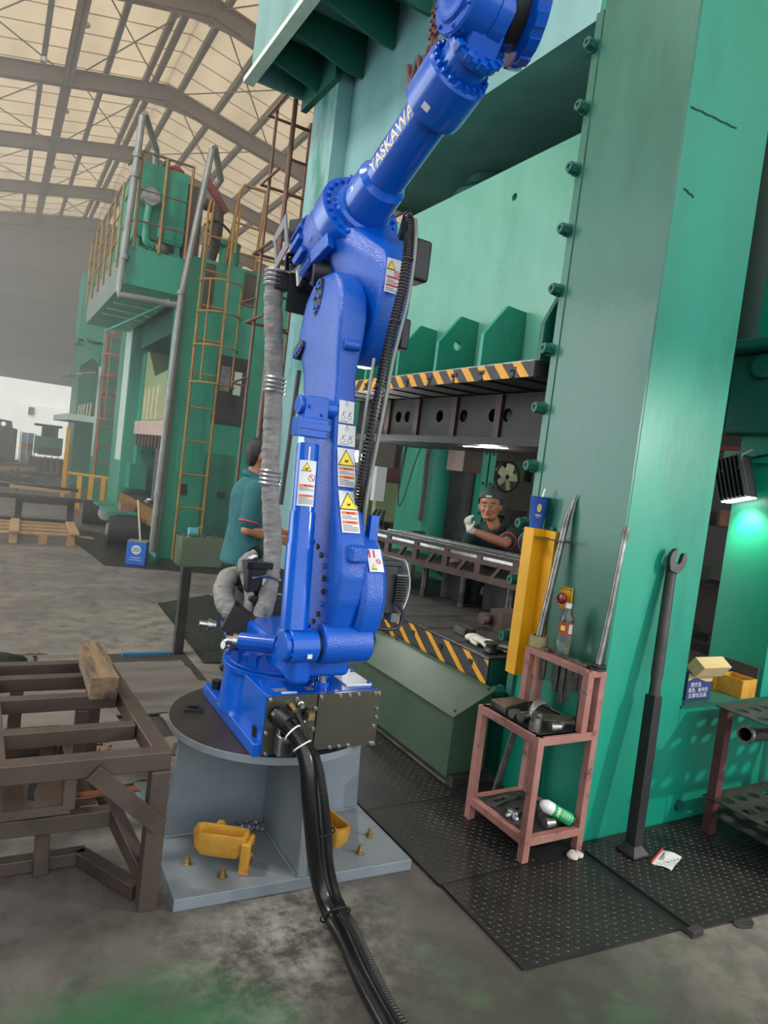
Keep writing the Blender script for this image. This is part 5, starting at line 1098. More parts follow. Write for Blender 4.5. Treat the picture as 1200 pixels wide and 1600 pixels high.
    for k in range(4): m.tube(spline([c + V(-.03 + k * .02, -.03, .005), c + V(-.035 + k * .022, -.075, .006 + .004 * (k % 2)), c + V(-.04 + k * .024, -.115, -.006)], 4), [.012] * 8 + [.010], 8)
    m.tube(spline([c + V(-.045, .02, 0), c + V(-.07, -.02, 0), c + V(-.065, -.06, -.008)], 4), .011, 8)
    m.build('glove_body', M['cloth_white'], G_, smooth=80)
    m = MB().lathe([(.04, 0), (.045, .01), (.03, .03), (.03, .05), (.045, .055), (.04, .06)], (2.53, 2.97, .652), (0, 0, 1), 20); tag(m.build('clamp_nut', M['black_metal']), 'black round clamp nut on the bolster front edge', 'nut')
    m = MB(); m.tube([V(2.64, 2.98, .665) + V(.05 * cos(t), .09 * sin(t), 0) for t in [2 * pi * k / 20 for k in range(20)]], .012, 8, closed=True); tag(m.build('rubber_ring', M['black']), 'black rubber ring lying on the bolster corner', 'ring')
    m = MB(); m.obox((2.60, 3.36, .675), (.012, 0, 0), (0, .06, 0), (0, 0, .022)); m.obox((2.66, 3.36, .675), (.012, 0, 0), (0, .06, 0), (0, 0, .022)); m.obox((2.63, 3.36, .66), (.04, 0, 0), (0, .05, 0), (0, 0, .008)); tag(m.build('clamp_bracket', M['steel_tool'], bevel=.002), 'grey clamp bracket on the bolster left of the glove', 'clamp')
    tag(MB().cyl((2.62, 3.05, .67), (2.72, 2.90, .67), .01, n=10).build('drift_pin', M['steel']), 'thin steel pin lying behind the glove', 'pin')
    # carton and yellow trays on the ledge
    B_ = thing('carton', 'cream and navy cardboard carton with open flap on the press ledge', 'box', (3.28, 2.24, .617)); zl = .617
    MB().bb(3.175, 3.375, 2.17, 2.36, zl, zl + .145).build('body', M['carton_blue'], B_, bevel=.002)
    m = MB(); pts = [(3.175 + .2 * i / 10, zl + .105 + .012 * sin(i / 10 * 5.5)) for i in range(11)]; m.prism([(x, 2.1695, z) for x, z in pts] + [(3.375, 2.1695, zl + .145), (3.175, 2.1695, zl + .145)], (0, -.0008, 0)); m.build('cream_band', M['cardboard'], B_)
    m = MB()
    put_text(m, '用方法:', (3.20, 2.1685, zl + .072), (1, 0, 0), (0, 0, 1), .028); put_text(m, '清洗、後沖洗', (3.185, 2.1685, zl + .044), (1, 0, 0), (0, 0, 1), .026, fit=.16); put_text(m, '立業社出品', (3.19, 2.1685, zl + .016), (1, 0, 0), (0, 0, 1), .026, fit=.15)
    m.build('lettering', M['label'], B_)
    MB().obox((3.285, 2.14, zl + .185), (.105, -.005, 0), (0, -.03, -.02), (0, .022, -.030)).build('flap', M['cardboard'], B_); 
    MB().obox((3.20, 2.30, zl + .165), (.02, 0, .02), (0, .06, 0), (0, 0, .002)).build('flap', M['cardboard'], B_)
    def tray(nm, c, w, l, h, ang, lab):
        T = thing(nm, lab, 'tray', c); ca, sa = cos(ang), sin(ang); c = V(*c); ex = V(ca, sa, 0); ey = V(-sa, ca, 0)
        MB().obox(c + V(0, 0, .004), ex * w / 2, ey * l / 2, V(0, 0, .004)).build('base', M['yellow_cast'], T)
        for s_ in (-1, 1):
            MB().obox(c + ex * s_ * w / 2 + V(0, 0, h / 2), ex * .003, ey * l / 2, V(0, 0, h / 2)).build('side', M['yellow_cast'], T); MB().obox(c + ey * s_ * l / 2 + V(0, 0, h / 2), ex * w / 2, ey * .003, V(0, 0, h / 2)).build('side', M['yellow_cast'], T)
    tray('metal_tray', (3.47, 2.42, zl), .13, .12, .10, .1, 'small yellow metal tray directly behind the cardboard carton')
    tray('metal_tray', (3.60, 2.335, zl), .09, .12, .085, .05, 'narrow yellow tray between the small tray and the large tray')
    tray('metal_tray', (3.645, 2.20, zl), .13, .14, .10, .02, 'large yellow tray at the right end of the ledge')
    tag(MB().bb(3.725, 3.743, 2.14, 2.34, zl, zl + .16).build('black_plate', M['iron']), 'black plate standing on edge between the large yellow tray and the rear column', 'plate')
    # perforated stand at the right edge
    S_ = thing('perforated_stand', 'low stand with perforated dark shelves and maroon legs beside the column', 'stand', (3.55, 1.78, 0)); ml = M['maroon']
    for (x, y) in ((3.215, 1.98), (3.9, 1.98), (3.215, 1.55), (3.9, 1.55)):
        MB().bb(x - .004, x + .045, y - .022, y + .022, .0105, .645).build('leg', ml, S_)
    for z in (.645, .19, .12):
        m = MB(); hs = [(.07 + .105 * i, .07 + .11 * j, .032) for i in range(7) for j in range(4) if z > .15]; holed(m, [(0, 0), (.76, 0), (.76, .49), (0, .49)], hs, (3.19, 1.52, z), (1, 0, 0), (0, 1, 0), .006, 16); m.build('perforated_shelf', M['iron'], S_)
    m = MB().lathe([(.026, .02), (.03, .0), (.040, .0), (.042, .012), (.036, .02), (.034, .03), (.034, .6)], (3.11, 1.80, .595), (1, .1, -.12), 22, cap=False); tag(m.build('steel_pipe', M['chrome'], smooth=40), 'shiny steel pipe end sticking out of the perforated stand', 'pipe')
    # flood lamp on the rear column
    F_ = thing('flood_lamp', 'black finned flood lamp hung on the rear column pointing down', 'lamp', (3.7, 2.40, 1.7))
    MB().bb(3.70, 3.75, 2.25, 2.52, 1.90, 1.96).build('mounting_bar', M['green'], F_)
    d = V(.10, -.26, -.96).normalized(); c = V(3.66, 2.40, 1.80); sx = V(0, .965, -.26)
    MB().obox(c, d * .12, V(.045, 0, 0), sx * .085).build('housing', M['black_metal'], F_, bevel=.006)
    for k in range(7): MB().obox(c - V(.055, 0, 0) + sx * (-.075 + k * .025), d * .115, V(.012, 0, 0), sx * .004).build('cooling_fin', M['black_metal'], F_)
    MB().obox(c + d * .123, d * .003, V(.04, 0, 0), sx * .08).build('lens', M['lamp_glow'], F_)
    for s_ in (-.05, .05): MB().tube([c + sx * s_ + V(-.06, 0, .04), c + sx * s_ + V(-.05, 0, .12), c + sx * s_ + V(.04, 0, .16)], .006, 6).build('strap', M['galv'], F_)
    MB().tube(spline([c + V(0, -.08, .12), c + V(.02, -.2, .16), c + V(.05, -.25, .22)], 6), .007, 6).build('lamp_cable', M['black'], F_)
    spot_light('flood_lamp_beam', c + d * .15, c + d * 2 + V(.35, 0, 0), 22, 105, .7, .05, (1, .98, .62))
build_plates(); build_rack(); build_column_items()
def build_frame():
    T = thing('welded_trestle', 'brown square-tube steel trestle standing at the lower left', 'trestle', (.1, 2.6, 0)); t = M['tube_steel']
    def bar(nm, a, b, w=.058, h=.058, up=(0, 0, 1), mt='tube_steel'): return MB().beam(a, b, w, h, up).build(nm, M[mt], T, bevel=.004)
    zt = .525
    bar('top_rail', (-.6, 2.34, zt), (.615, 2.325, zt), .06, .064)
    bar('end_rail', (.587, 2.36, zt - .001), (.535, 3.33, zt - .001), .06, .064)
    for y in (2.585, 2.92, 3.17): bar('cross_rail', (-.6, y, zt), (.54 - (y - 2.6) * .045, y, zt), .05, .058)
    bar('top_rail', (-.6, 3.36, zt), (.56, 3.36, zt), .05, .058)
    bar('middle_rail', (.09, 2.36, zt - .0015), (.07, 3.33, zt - .0015), .05, .058)
    for (x, y) in ((.582, 2.31), (.50, 3.34), (-.55, 2.33)): bar('leg', (x, y, 0), (x, y, zt - .03), .064, .06, (0, 1, 0))
    bar('leg', (.40, 2.92, 0), (.40, 2.92, zt - .03), .05, .05, (0, 1, 0)); bar('leg', (.27, 2.62, .0), (.255, 2.62, zt - .03), .05, .05, (0, 1, 0)); bar('leg', (.17, 3.17, .0), (.17, 3.17, zt - .03), .05, .05, (0, 1, 0))
    # tray hung under the top
    bar('tray_post', (.303, 2.325, .385), (.303, 2.325, zt - .03), .04, .03, (0, 1, 0))
    MB().bb(-.6, .30, 2.32, 2.75, .388, .392).build('tray_floor', t, T); MB().bb(-.6, .31, 2.312, 2.322, .375, .405).build('tray_edge', t, T); MB().bb(.296, .302, 2.32, 2.75, .39, .50).build('tray_side', t, T); MB().bb(-.6, .30, 2.745, 2.75, .39, .50).build('tray_back', t, T)
    MB().prism([(.32, 2.33, .41), (.53, 2.33, .41), (.53, 2.42, .385), (.32, 2.42, .385)], (0, 0, .004)).build('rusty_angle', mat('rust_angle', (146, 88, 56), (104, 66, 48), 6, .5, metal=.3), T)
    MB().beam((.365, 2.285, .515), (.595, 2.272, .305), .008, .058, (0, 0, 1)).build('flat_strut', t, T, bevel=.001)
    bar('lower_rail', (-.6, 2.50, .27), (.46, 2.46, .27), .05, .06); MB().bb(-.6, .42, 2.5, 2.75, .295, .30).build('lower_plate', t, T)
    bar('knee_brace', (.42, 2.62, .36), (.575, 2.36, .09), .05, .05); bar('foot_rail', (-.6, 2.66, .03), (.42, 2.64, .03), .05, .05); bar('foot_rail', (.40, 2.64, .03), (.56, 2.36, .03), .05, .05)
    m = MB(); m.prism([(.185, 2.33, .495), (.215, 2.33, .50), (.20, 2.33, .45), (.205, 2.33, .42), (.18, 2.33, .43)], (0, .004, 0)); m.build('hanging_tape', M['black'], T)
    # timber offcut on top
    rnd = random.Random(5); m = MB(); rings = []
    for i in range(7):
        y = 2.84 + i * .085; w = .052 + rnd.uniform(-.004, .004); h = .088 + rnd.uniform(-.006, .004); cx = .462 + i * .0015
        rings.append([V(cx - w, y, .5555), V(cx + w, y, .5555), V(cx + w + rnd.uniform(-.004, .004), y, .5555 + h), V(cx + rnd.uniform(-.02, .02), y, .5555 + h + rnd.uniform(-.004, .004)), V(cx - w + rnd.uniform(-.004, .004), y, .5555 + h)])
    tag(m.loft(rings).build('timber_block', M['wood'], bevel=.003), 'split weathered timber block lying on the brown steel trestle', 'timber')
    # plywood sheets on the floor
    P = thing('plywood_cover', 'torn dirty plywood sheets covering the pit behind the brown trestle', 'floor cover', (.8, 4.4, 0))
    k = 0; M['pit'] = mat('gap_shade_brown', (56, 50, 46), (40, 36, 33), 6, .8); M['wood_light'] = mat('light_dirty_plywood', (116, 108, 100), (88, 80, 74), 4, .75, bump=.3, bscale=18, stretch=(.25, 1.5, 1), c3=(62, 56, 52), s3=2.2)
    MB().bb(-.92, 1.42, 3.46, 5.28, .001, .004).build('gap_shade_sheet', M['pit'], P)  # dark sheet under the boards, puts the shade into the gaps
    for (x0, y0, x1, y1, z, a) in ((-.9, 4.55, .35, 5.25, .006, .02), (.36, 4.62, .72, 5.22, .012, .05), (.70, 4.55, 1.36, 5.02, .008, -.03), (.72, 4.02, 1.38, 4.54, .012, .02), (.2, 3.7, .75, 4.5, .007, -.02), (-.9, 3.5, .22, 4.5, .009, .01), (.58, 3.2, 1.05, 3.68, .006, .05), (1.0, 3.55, 1.42, 4.0, .014, -.06)):
        pts = []; n = 9
        for (p, q) in (((x0, y0), (x1, y0)), ((x1, y0), (x1, y1)), ((x1, y1), (x0, y1)), ((x0, y1), (x0, y0))):
            for i in range(n):
                t_ = i / n; x = p[0] + (q[0] - p[0]) * t_ + rnd.uniform(-.014, .014); y = p[1] + (q[1] - p[1]) * t_ + rnd.uniform(-.014, .014); pts.append((x + a * (y - y0), y, z))
        MB().prism(pts, (0, 0, .012)).build('plywood_sheet', [M['wood_grey'], M['wood_light'], M['wood_grey']][k % 3], P); k += 1
    for (x, y, l, w, a) in ((.62, 4.95, .18, .05, .3), (1.12, 3.78, .28, .05, .1), (1.22, 3.95, .2, .03, -.2), (.3, 5.28, .3, .04, .02), (.9, 3.2, .2, .04, .6), (.95, 3.5, .15, .03, 1.2)):
        MB().obox((x, y, .021), (l / 2 * cos(a), l / 2 * sin(a), 0), (-w / 2 * sin(a), w / 2 * cos(a), 0), (0, 0, .004)).build('bare_splinter', M['wood'], P)
    # pit edge, blue strip and post
    tag(MB().bb(.95, 1.30, 5.20, 5.24, 0, .03).build('blue_edge_strip', M['blue_strip'], bevel=.002), 'blue painted steel strip edging the plywood beside the dark post', 'edging')
    tag(MB().bb(1.33, 1.40, 5.22, 5.29, 0, .69).build('steel_post', M['iron'], bevel=.004), 'dark square steel post standing upright behind the robot', 'post')
    m = MB(); rings = []
    for i in range(7):
        t_ = i / 6; r = .16 * sin(pi * (t_ * .9 + .08)) + .02; rings.append([V(.16 + r * cos(q) * rnd.uniform(.8, 1.1), 4.98 + r * .8 * sin(q) * rnd.uniform(.85, 1.1), .02 + .09 * (1 - abs(2 * t_ - 1)) * (1 if i else 0) + t_ * .03) for q in [2 * pi * j / 14 for j in range(14)]])
    m = MB(); m.ball((.13, 4.98, .06), .17, .15, .055, 12); m.ball((.24, 5.03, .05), .08, .08, .04, 10); tag(m.build('black_bag', M['black'], smooth=80), 'black crumpled bag on the plywood at the far left', 'bag')
    m = MB()
    for q in range(14): m.ball((1.36 + rnd.uniform(-.05, .05) - .75, 3.6 + rnd.uniform(-.1, .1), .02), rnd.uniform(.01, .03), None, .012, 6)
    stuff(tag(m.build('wood_chips', M['wood']), 'wood chips scattered between the plywood and pedestal', 'debris'))
build_frame()
def ladder(T, nm, x0, x1, y, z0, z1, step, mt, r=.02, hoops=(), hr=.35, hx=None, sgn=-1, bars=3, z0h=None):
    for x in (x0, x1): MB().tube([(x, y, z0), (x, y, z1)], r, 8).build('ladder_rail', M[mt], T)
    z = z0 + step * .6
    while z < z1: MB().tube([(x0, y, z), (x1, y, z)], r * .7, 6).build('rung', M[mt], T); z += step
    hx = hx or (x0, x1); c = (hx[0] + hx[1]) / 2; w = (hx[1] - hx[0]) / 2
    for z in hoops: MB().tube([(c + w * cos(a), y + sgn * hr * sin(a) * 1.0, z) for a in [pi * k / 12 for k in range(13)]], r * .75, 6).build('cage_hoop', M[mt], T)
    if hoops:
        for k in range(bars):
            a = pi * (k + 1) / (bars + 1); x = c + w * cos(a); yy = y + sgn * hr * sin(a); MB().tube([(x, yy, min(hoops)), (x, yy, max(hoops))], r * .6, 6).build('cage_bar', M[mt], T)
def rail_run(T, pts, zs, mt, r=.016, nm='rail'):
    for z in zs: MB().tube([(x, y, z) for x, y in pts], r * .8 if z != max(zs) else r, 6).build(nm, M[mt], T)
def build_press2():
    M['dirty_sheet'] = mat('dirty_grey_green_sheet', (128, 132, 124), (96, 112, 102), 2, .6, stretch=(1, 3, .3), c3=(60, 120, 100), s3=2)
    g = M['green_p2']; T = thing('second_press', 'older green press with yellow caged ladder in the left middle distance', 'press', (2.6, 12, 0))
    MB().bb(2.09, 5.0, 9.75, 10.2, 0, 4.2).build('side_column', g, T, bevel=.01)
    MB().bb(2.085, 2.12, 9.74, 9.80, 0, 3.6).build('edge_strip', M['green_pale'], T)
    MB().bb(2.09, 5.0, 13.55, 14.85, 0, 4.2).build('side_column', g, T, bevel=.01)
    MB().bb(2.08, 2.09, 13.58, 14.2, 1.2, 4.0).build('lit_edge', M['whitewash'], T)  # lit front face of the column put in as a white strip
    MB().bb(2.25, 5.0, 10.2, 13.55, 3.3, 4.2).build('crown', M['green_deep'], T); MB().bb(4.5, 5.0, 10.2, 13.55, 0, 3.3).build('back_plate', M['iron'], T)
    gp = MB().bb(2.3, 2.7, 13.2, 13.55, .9, 3.2).build('guide_plate', g, T)
    for z in (1.1, 1.4, 1.75, 2.1, 2.45, 2.8):
        for x in (2.4, 2.58): MB().cyl((x, 13.2, z), (x, 13.17, z), .03, n=10).build('bolt', M['green_deep'], gp)
    sl = MB().prism([(2.3, 13.1, 1.95), (2.3, 10.3, 1.95), (2.3, 10.3, 2.8), (2.3, 12.2, 2.72), (2.3, 12.9, 3.2), (2.3, 13.1, 3.2)], (1.2, 0, 0)).build('slide', M['pale_olive'], T)
    for y in (11.2, 11.55, 11.9, 12.2): MB().bb(2.18, 2.3, y, y + .06, 1.98, 2.5).build('slide_rib', M['cream'], sl)
    dl = MB().bb(2.2, 3.2, 10.4, 13.1, 1.72, 1.95).build('upper_die', M['pinkish'], T)
    for k in range(9):
        y = 10.6 + k * .28; MB().bb(2.22, 2.3, y, y + .16, 1.52, 1.72).build('die_lug', M['iron_brown'], dl)
    MB().cyl((2.8, 11.9, .55), (2.8, 11.9, 1.75), .42, n=28).build('die_cushion', M['steel'], T)
    MB().bb(2.2, 2.5, 13.1, 13.6, .72, 1.18).build('green_box', M['green'], T)
    b = MB().bb(2.15, 4.2, 10.2, 13.6, .46, .62).build('bolster', M['iron'], T)
    for k in range(26):
        y = 10.3 + k * .125; MB().bb(2.12, 2.15, y, y + .06, .36, .62).build('yellow_bar', M['yellow_rail'], b)
    MB().bb(2.3, 2.34, 10.6, 10.7, .62, 1.4).build('yellow_guard', M['yellow'], T)
    rnd = random.Random(3)
    for k in range(6):
        tag(MB().obox((2.3 + rnd.uniform(0, .3), 10.5 + k * .35, .64), (rnd.uniform(.03, .08), .02, 0), (-.02, .05, 0), (0, 0, .02)).build('loose_part', M['steel'] if k % 2 else M['white']), ('%s small loose part from the near end of the second press table' % ('first', 'second', 'third', 'fourth', 'fifth', 'sixth')[k]), 'part', 'loose parts on the second press table')
    # front platform with pump tank and railing
    pl = MB(); pl.bb(1.33, 2.09, 9.75, 14.0, 3.62, 4.12); pl = pl.build('platform', g, T, bevel=.01)
    MB().bb(1.325, 1.33, 10.0, 14.0, 3.62, 4.12).build('side_sheet', M['dirty_sheet'], pl)
    for y in (10.6, 11.2, 11.8, 12.4): MB().bb(1.4, 2.05, y, y + .01, 3.6, 3.62).build('floor_seam', M['whitewash'], pl)
    for y in (9.9, 10.3, 10.7, 11.2): MB().ball((1.98, y + .2, 3.62), .02, n=6).build('weld_spot', M['white'], pl)
    MB().beam((1.45, 12.2, 3.3), (2.05, 10.2, 3.62), .03, .03).build('brace', g, pl)
    tk = MB().bb(1.42, 2.05, 9.95, 11.7, 4.12, 4.2).build('tank_base', g, T); MB().bb(1.42, 2.06, 9.95, 11.7, 4.32, 5.3).build('oil_tank', M['green'], T, bevel=.01); MB().bb(1.70, 2.06, 9.94, 9.955, 4.36, 5.28).build('tank_panel', M['green'], T); MB().bb(2.08, 2.3, 10.0, 10.6, 4.2, 5.2).build('dark_cabinet', M['iron_brown'], T)
    MB().bb(1.44, 1.50, 9.98, 10.1, 4.12, 4.32).build('tank_leg', g, T); MB().bb(1.98, 2.04, 9.98, 10.1, 4.12, 4.32).build('tank_leg', g, T)
    MB().cyl((1.56, 9.95, 4.83), (1.56, 9.72, 4.80), .11, n=22).build('air_filter', M['steel'], T)
    MB().tube(spline([(1.56, 9.8, 4.75), (1.55, 9.8, 4.5), (1.56, 9.8, 4.25), (1.66, 9.82, 4.2)], 6), .05, 10).build('filter_pipe', M['green'], T)
    MB().tube([(1.73, 9.9, 4.35), (1.76, 9.9, 5.4), (1.76, 10.2, 5.42)], .028, 8).build('sight_pipe', M['green'], T)
    MB().ball((1.75, 9.95, 4.2), .15, .14, .1, 14).build('pump', M['steel'], T)
    tag(MB().ball((1.92, 10.2, 5.375), .13, .12, .07, 10).build('red_cloth', M['red_cloth'], smooth=80), 'red cloth lying on top of the green oil tank', 'cloth')
    # railing of the platform
    zs = (4.45, 4.85, 5.33)
    rail_run(T, [(2.08, 9.72), (1.42, 9.72), (1.33, 9.85), (1.33, 10.35)], zs, 'brown_ladder')
    for x in (1.40, 1.72, 2.06): MB().tube([(x, 9.72, 4.1), (x, 9.72, 5.33)], .02, 6).build('rail_post', M['yellow_rail'], T)
    rail_run(T, [(1.30, 10.4), (1.30, 13.95)], (4.35, 4.7, 5.1), 'yellow_rail')
    for k in range(6): MB().tube([(1.30, 10.4 + k * .7, 3.95), (1.30, 10.4 + k * .7, 5.1)], .018, 6).build('rail_post', M['yellow_rail'], T)
    rail_run(T, [(1.30, 13.95), (2.0, 13.95)], (4.35, 4.7, 5.1), 'yellow_rail')
    # galvanised pipes
    MB().tube([(2.05, 9.66, 3.48), (1.66, 9.66, 3.46), (1.27, 9.66, 3.45), (1.265, 9.66, 3.52), (1.31, 9.66, 4.6), (1.345, 9.66, 5.72), (1.37, 9.68, 5.78), (1.62, 10.1, 5.55), (1.66, 10.2, 5.3)], .045, 10).build('vent_pipe', M['galv'], T)
    for z in (3.9, 4.95, 5.2): MB().cyl((1.30 + (z - 4) * .025, 9.66, z), (1.30 + (z - 4) * .025, 9.66, z + .06), .06, n=12).build('pipe_collar', M['galv'], T)
    MB().tube([(2.0, 9.62, .12), (2.02, 9.62, 2.0), (2.045, 9.62, 3.6), (2.14, 9.62, 4.55), (2.255, 9.64, 5.6), (2.29, 9.66, 5.66), (2.48, 9.9, 5.35), (2.4, 10.0, 5.2)], .045, 10).build('drain_pipe', M['galv'], T)
    MB().tube([(2.06, 9.68, .1), (2.075, 9.68, 3.6)], .04, 8).build('drain_pipe', M['galv'], T)
    for z in (.9, 2.4, 3.62): MB().cyl((2.0 + z * .012, 9.62, z), (2.0 + z * .012, 9.62, z + .05), .06, n=12).build('pipe_collar', M['galv'], T)
    MB().tube([(2.28, 9.95, 5.32), (2.62, 9.95, 4.95)], .055, 10).build('red_duct', M['red_pipe'], T); MB().tube(spline([(2.32, 10, 5.0), (2.5, 10, 4.95), (2.52, 10, 4.6), (2.46, 10, 4.22)], 6), .08, 10).build('dark_duct', M['iron_brown'], T)
    MB().lathe([(.14, 4.2), (.14, 4.5), (.15, 4.5), (.15, 4.53)], (2.71, 9.9, 0), (0, 0, 1), 22).build('green_drum', M['green'], T); MB().cyl((2.39, 9.9, 4.2), (2.40, 9.9, 4.43), .08, n=18).build('steel_drum', M['steel'], T)
    MB().cyl((2.73, 9.9, 4.5), (2.73, 9.9, 4.95), .025, n=8).build('stand_pipe', M['steel'], T)
    MB().tube(spline([(2.33, 9.8, 4.7), (2.5, 9.8, 4.75), (2.7, 9.8, 4.6), (2.6, 9.8, 4.45), (2.4, 9.8, 4.55), (2.3, 9.8, 4.68)], 6), .018, 6).build('air_hose', M['black'], T)
    # yellow caged ladder up the near side
    ladder(T, 'ladder', 2.26, 2.62, 9.5, .03, 4.75, .46, 'yellow_rail', .019, (2.48, 2.98, 3.42, 3.84), .32, (2.24, 2.84))
    for (x) in (2.26, 2.62): MB().tube([(x, 9.5, 4.75), (x + .02, 9.5, 4.9), (x + .06, 9.5, 4.9), (x + .05, 9.5, 4.3)], .018, 6).build('ladder_rail', M['yellow_rail'], T)
    MB().tube([(2.62, 9.75, 4.2), (2.73, 9.75, 5.22), (2.78, 9.75, 5.33), (3.12, 9.75, 5.33)], .022, 6).build('handrail', M['yellow_rail'], T); MB().tube([(3.05, 9.75, 4.2), (3.10, 9.75, 5.33)], .022, 6).build('handrail', M['yellow_rail'], T); MB().tube([(2.7, 9.75, 4.8), (3.1, 9.75, 4.78)], .014, 6).build('handrail', M['yellow_rail'], T)
    rail_run(T, [(2.8, 11.5), (4.2, 11.5)], (4.5, 4.9), 'yellow_rail')
    # hatches and panels of the near side
    MB().bb(2.66, 3.12, 9.735, 9.75, 1.98, 2.95).build('dark_hatch', M['iron'], T); MB().bb(2.92, 3.03, 9.728, 9.736, 2.42, 2.75).build('hatch_window', M['whitewash'], T); MB().bb(2.72, 2.86, 9.728, 9.736, 2.45, 2.8).build('hatch_window', M['steel'], T)
    MB().bb(2.93, 3.08, 9.73, 9.75, 3.7, 4.15).build('dark_hatch', M['iron_brown'], T); MB().bb(2.36, 2.50, 9.735, 9.75, 3.5, 4.15).build('dark_hatch', M['iron_brown'], T)
    MB().bb(2.62, 3.06, 9.74, 9.75, .35, 1.55).build('side_door', M['green_dull'], T); MB().bb(2.22, 2.45, 9.74, 9.75, 1.2, 1.75).build('side_panel', g, T); MB().bb(2.3, 2.42, 9.735, 9.75, .92, 1.08).build('switch_box', M['iron'], T); MB().bb(2.86, 2.96, 9.70, 9.75, .93, 1.02).build('door_handle', M['iron'], T); MB().bb(2.85, 2.95, 9.68, 9.75, .5, .52).build('step_tab', M['steel'], T)
    # orange bar rack seen beyond the press top
    MB().cyl((3.2, 13, 4.55), (4.4, 13, 4.55), .3, n=18).build('red_tank', M['red_pipe'], T)
def build_press3():
    g = M['green_p2']; T = thing('third_press', 'farthest green press with the orange-red caged ladder', 'press', (2.6, 20, 0))
    MB().bb(2.09, 4.6, 17.5, 18.0, 0, 5.2).build('side_column', g, T, bevel=.01); MB().bb(2.085, 2.1, 17.55, 18.0, 1.1, 4.3).build('lit_edge', M['whitewash'], T)  # white strip here again stands for the lit front face
    MB().bb(2.09, 4.6, 22.6, 24.6, 0, 6.0).build('side_column', g, T, bevel=.01); MB().bb(3.4, 4.6, 18, 22.6, 0, 5.5).build('back_plate', M['iron'], T); MB().bb(2.09, 4.6, 18, 22.6, 3.6, 6.0).build('crown', g, T)
    MB().prism([(1.55, 17.6, 3.75), (1.55, 17.6, 5.3), (2.09, 17.6, 5.3), (2.09, 17.6, 3.2)], (0, .05, 0)).build('platform_end', g, T); MB().bb(1.55, 2.09, 17.6, 18.6, 3.72, 3.78).build('platform_floor', g, T); MB().bb(1.55, 1.60, 17.66, 18.6, 3.75, 5.3).build('platform_side', g, T)
    MB().beam((1.62, 17.58, 3.85), (2.02, 17.58, 3.35), .1, .06).build('brace', g, T)
    MB().bb(1.5, 2.09, 18.0, 22.4, 1.9, 2.05).build('white_crossbar', M['whitewash'], T)
    for k in range(5): MB().tube([(2.05, 18.6 + k * .7, 2.05), (2.08, 18.7 + k * .7, 2.4)], .03, 6).build('crossbar_rib', M['cream'], T)
    MB().bb(2.25, 2.6, 18.0, 18.4, .4, 1.3).build('control_box', M['yellow'], T)
    ladder(T, 'ladder', 2.12, 2.50, 17.35, .3, 4.6, .42, 'orange_ladder', .024, (2.0, 2.5, 3.0, 3.5, 4.0), .3, (2.08, 2.52), bars=2)
    m = MB()
    c = thing('rusty_canopy', 'rusty pale sheet canopy sticking out beside the third press', 'canopy', (1.6, 17.2, 2.95))
    for k in range(5): MB().prism([(1.25 + k * .14, 17.1, 2.86 + k * .035), (1.37 + k * .14, 17.1, 2.89 + k * .035), (1.45 + k * .13, 18.2, 2.9 + k * .03), (1.33 + k * .13, 18.2, 2.87 + k * .03)], (0, 0, .015)).build('sheet', M['pinkish'] if k % 2 else M['whitewash'], c)
    # yellow safety fence between the two presses
    F = thing('safety_fence', 'yellow tube safety fence in front of the third press', 'fence', (1.8, 15, 0))
    MB().beam((1.35, 15, .80), (2.2, 15, .77), .05, .05).build('rail', M['yellow'], F)
    for x in (1.58, 1.80, 2.03): MB().bb(x - .04, x + .04, 14.97, 15.03, 0, .76).build('post', M['yellow'], F)
    MB().bb(2.12, 2.24, 14.9, 15.0, .66, 1.25).build('light_curtain', M['yellow'], F)
    P = thing('yellow_post', 'tall yellow steel post left of the third press', 'post', (1.5, 17.4, 0)); MB().bb(1.46, 1.54, 17.36, 17.44, 0, 1.72).build('post', M['yellow'], P); MB().bb(1.56, 1.60, 17.36, 17.4, 0, 1.3).build('conduit', M['yellow_rail'], P)
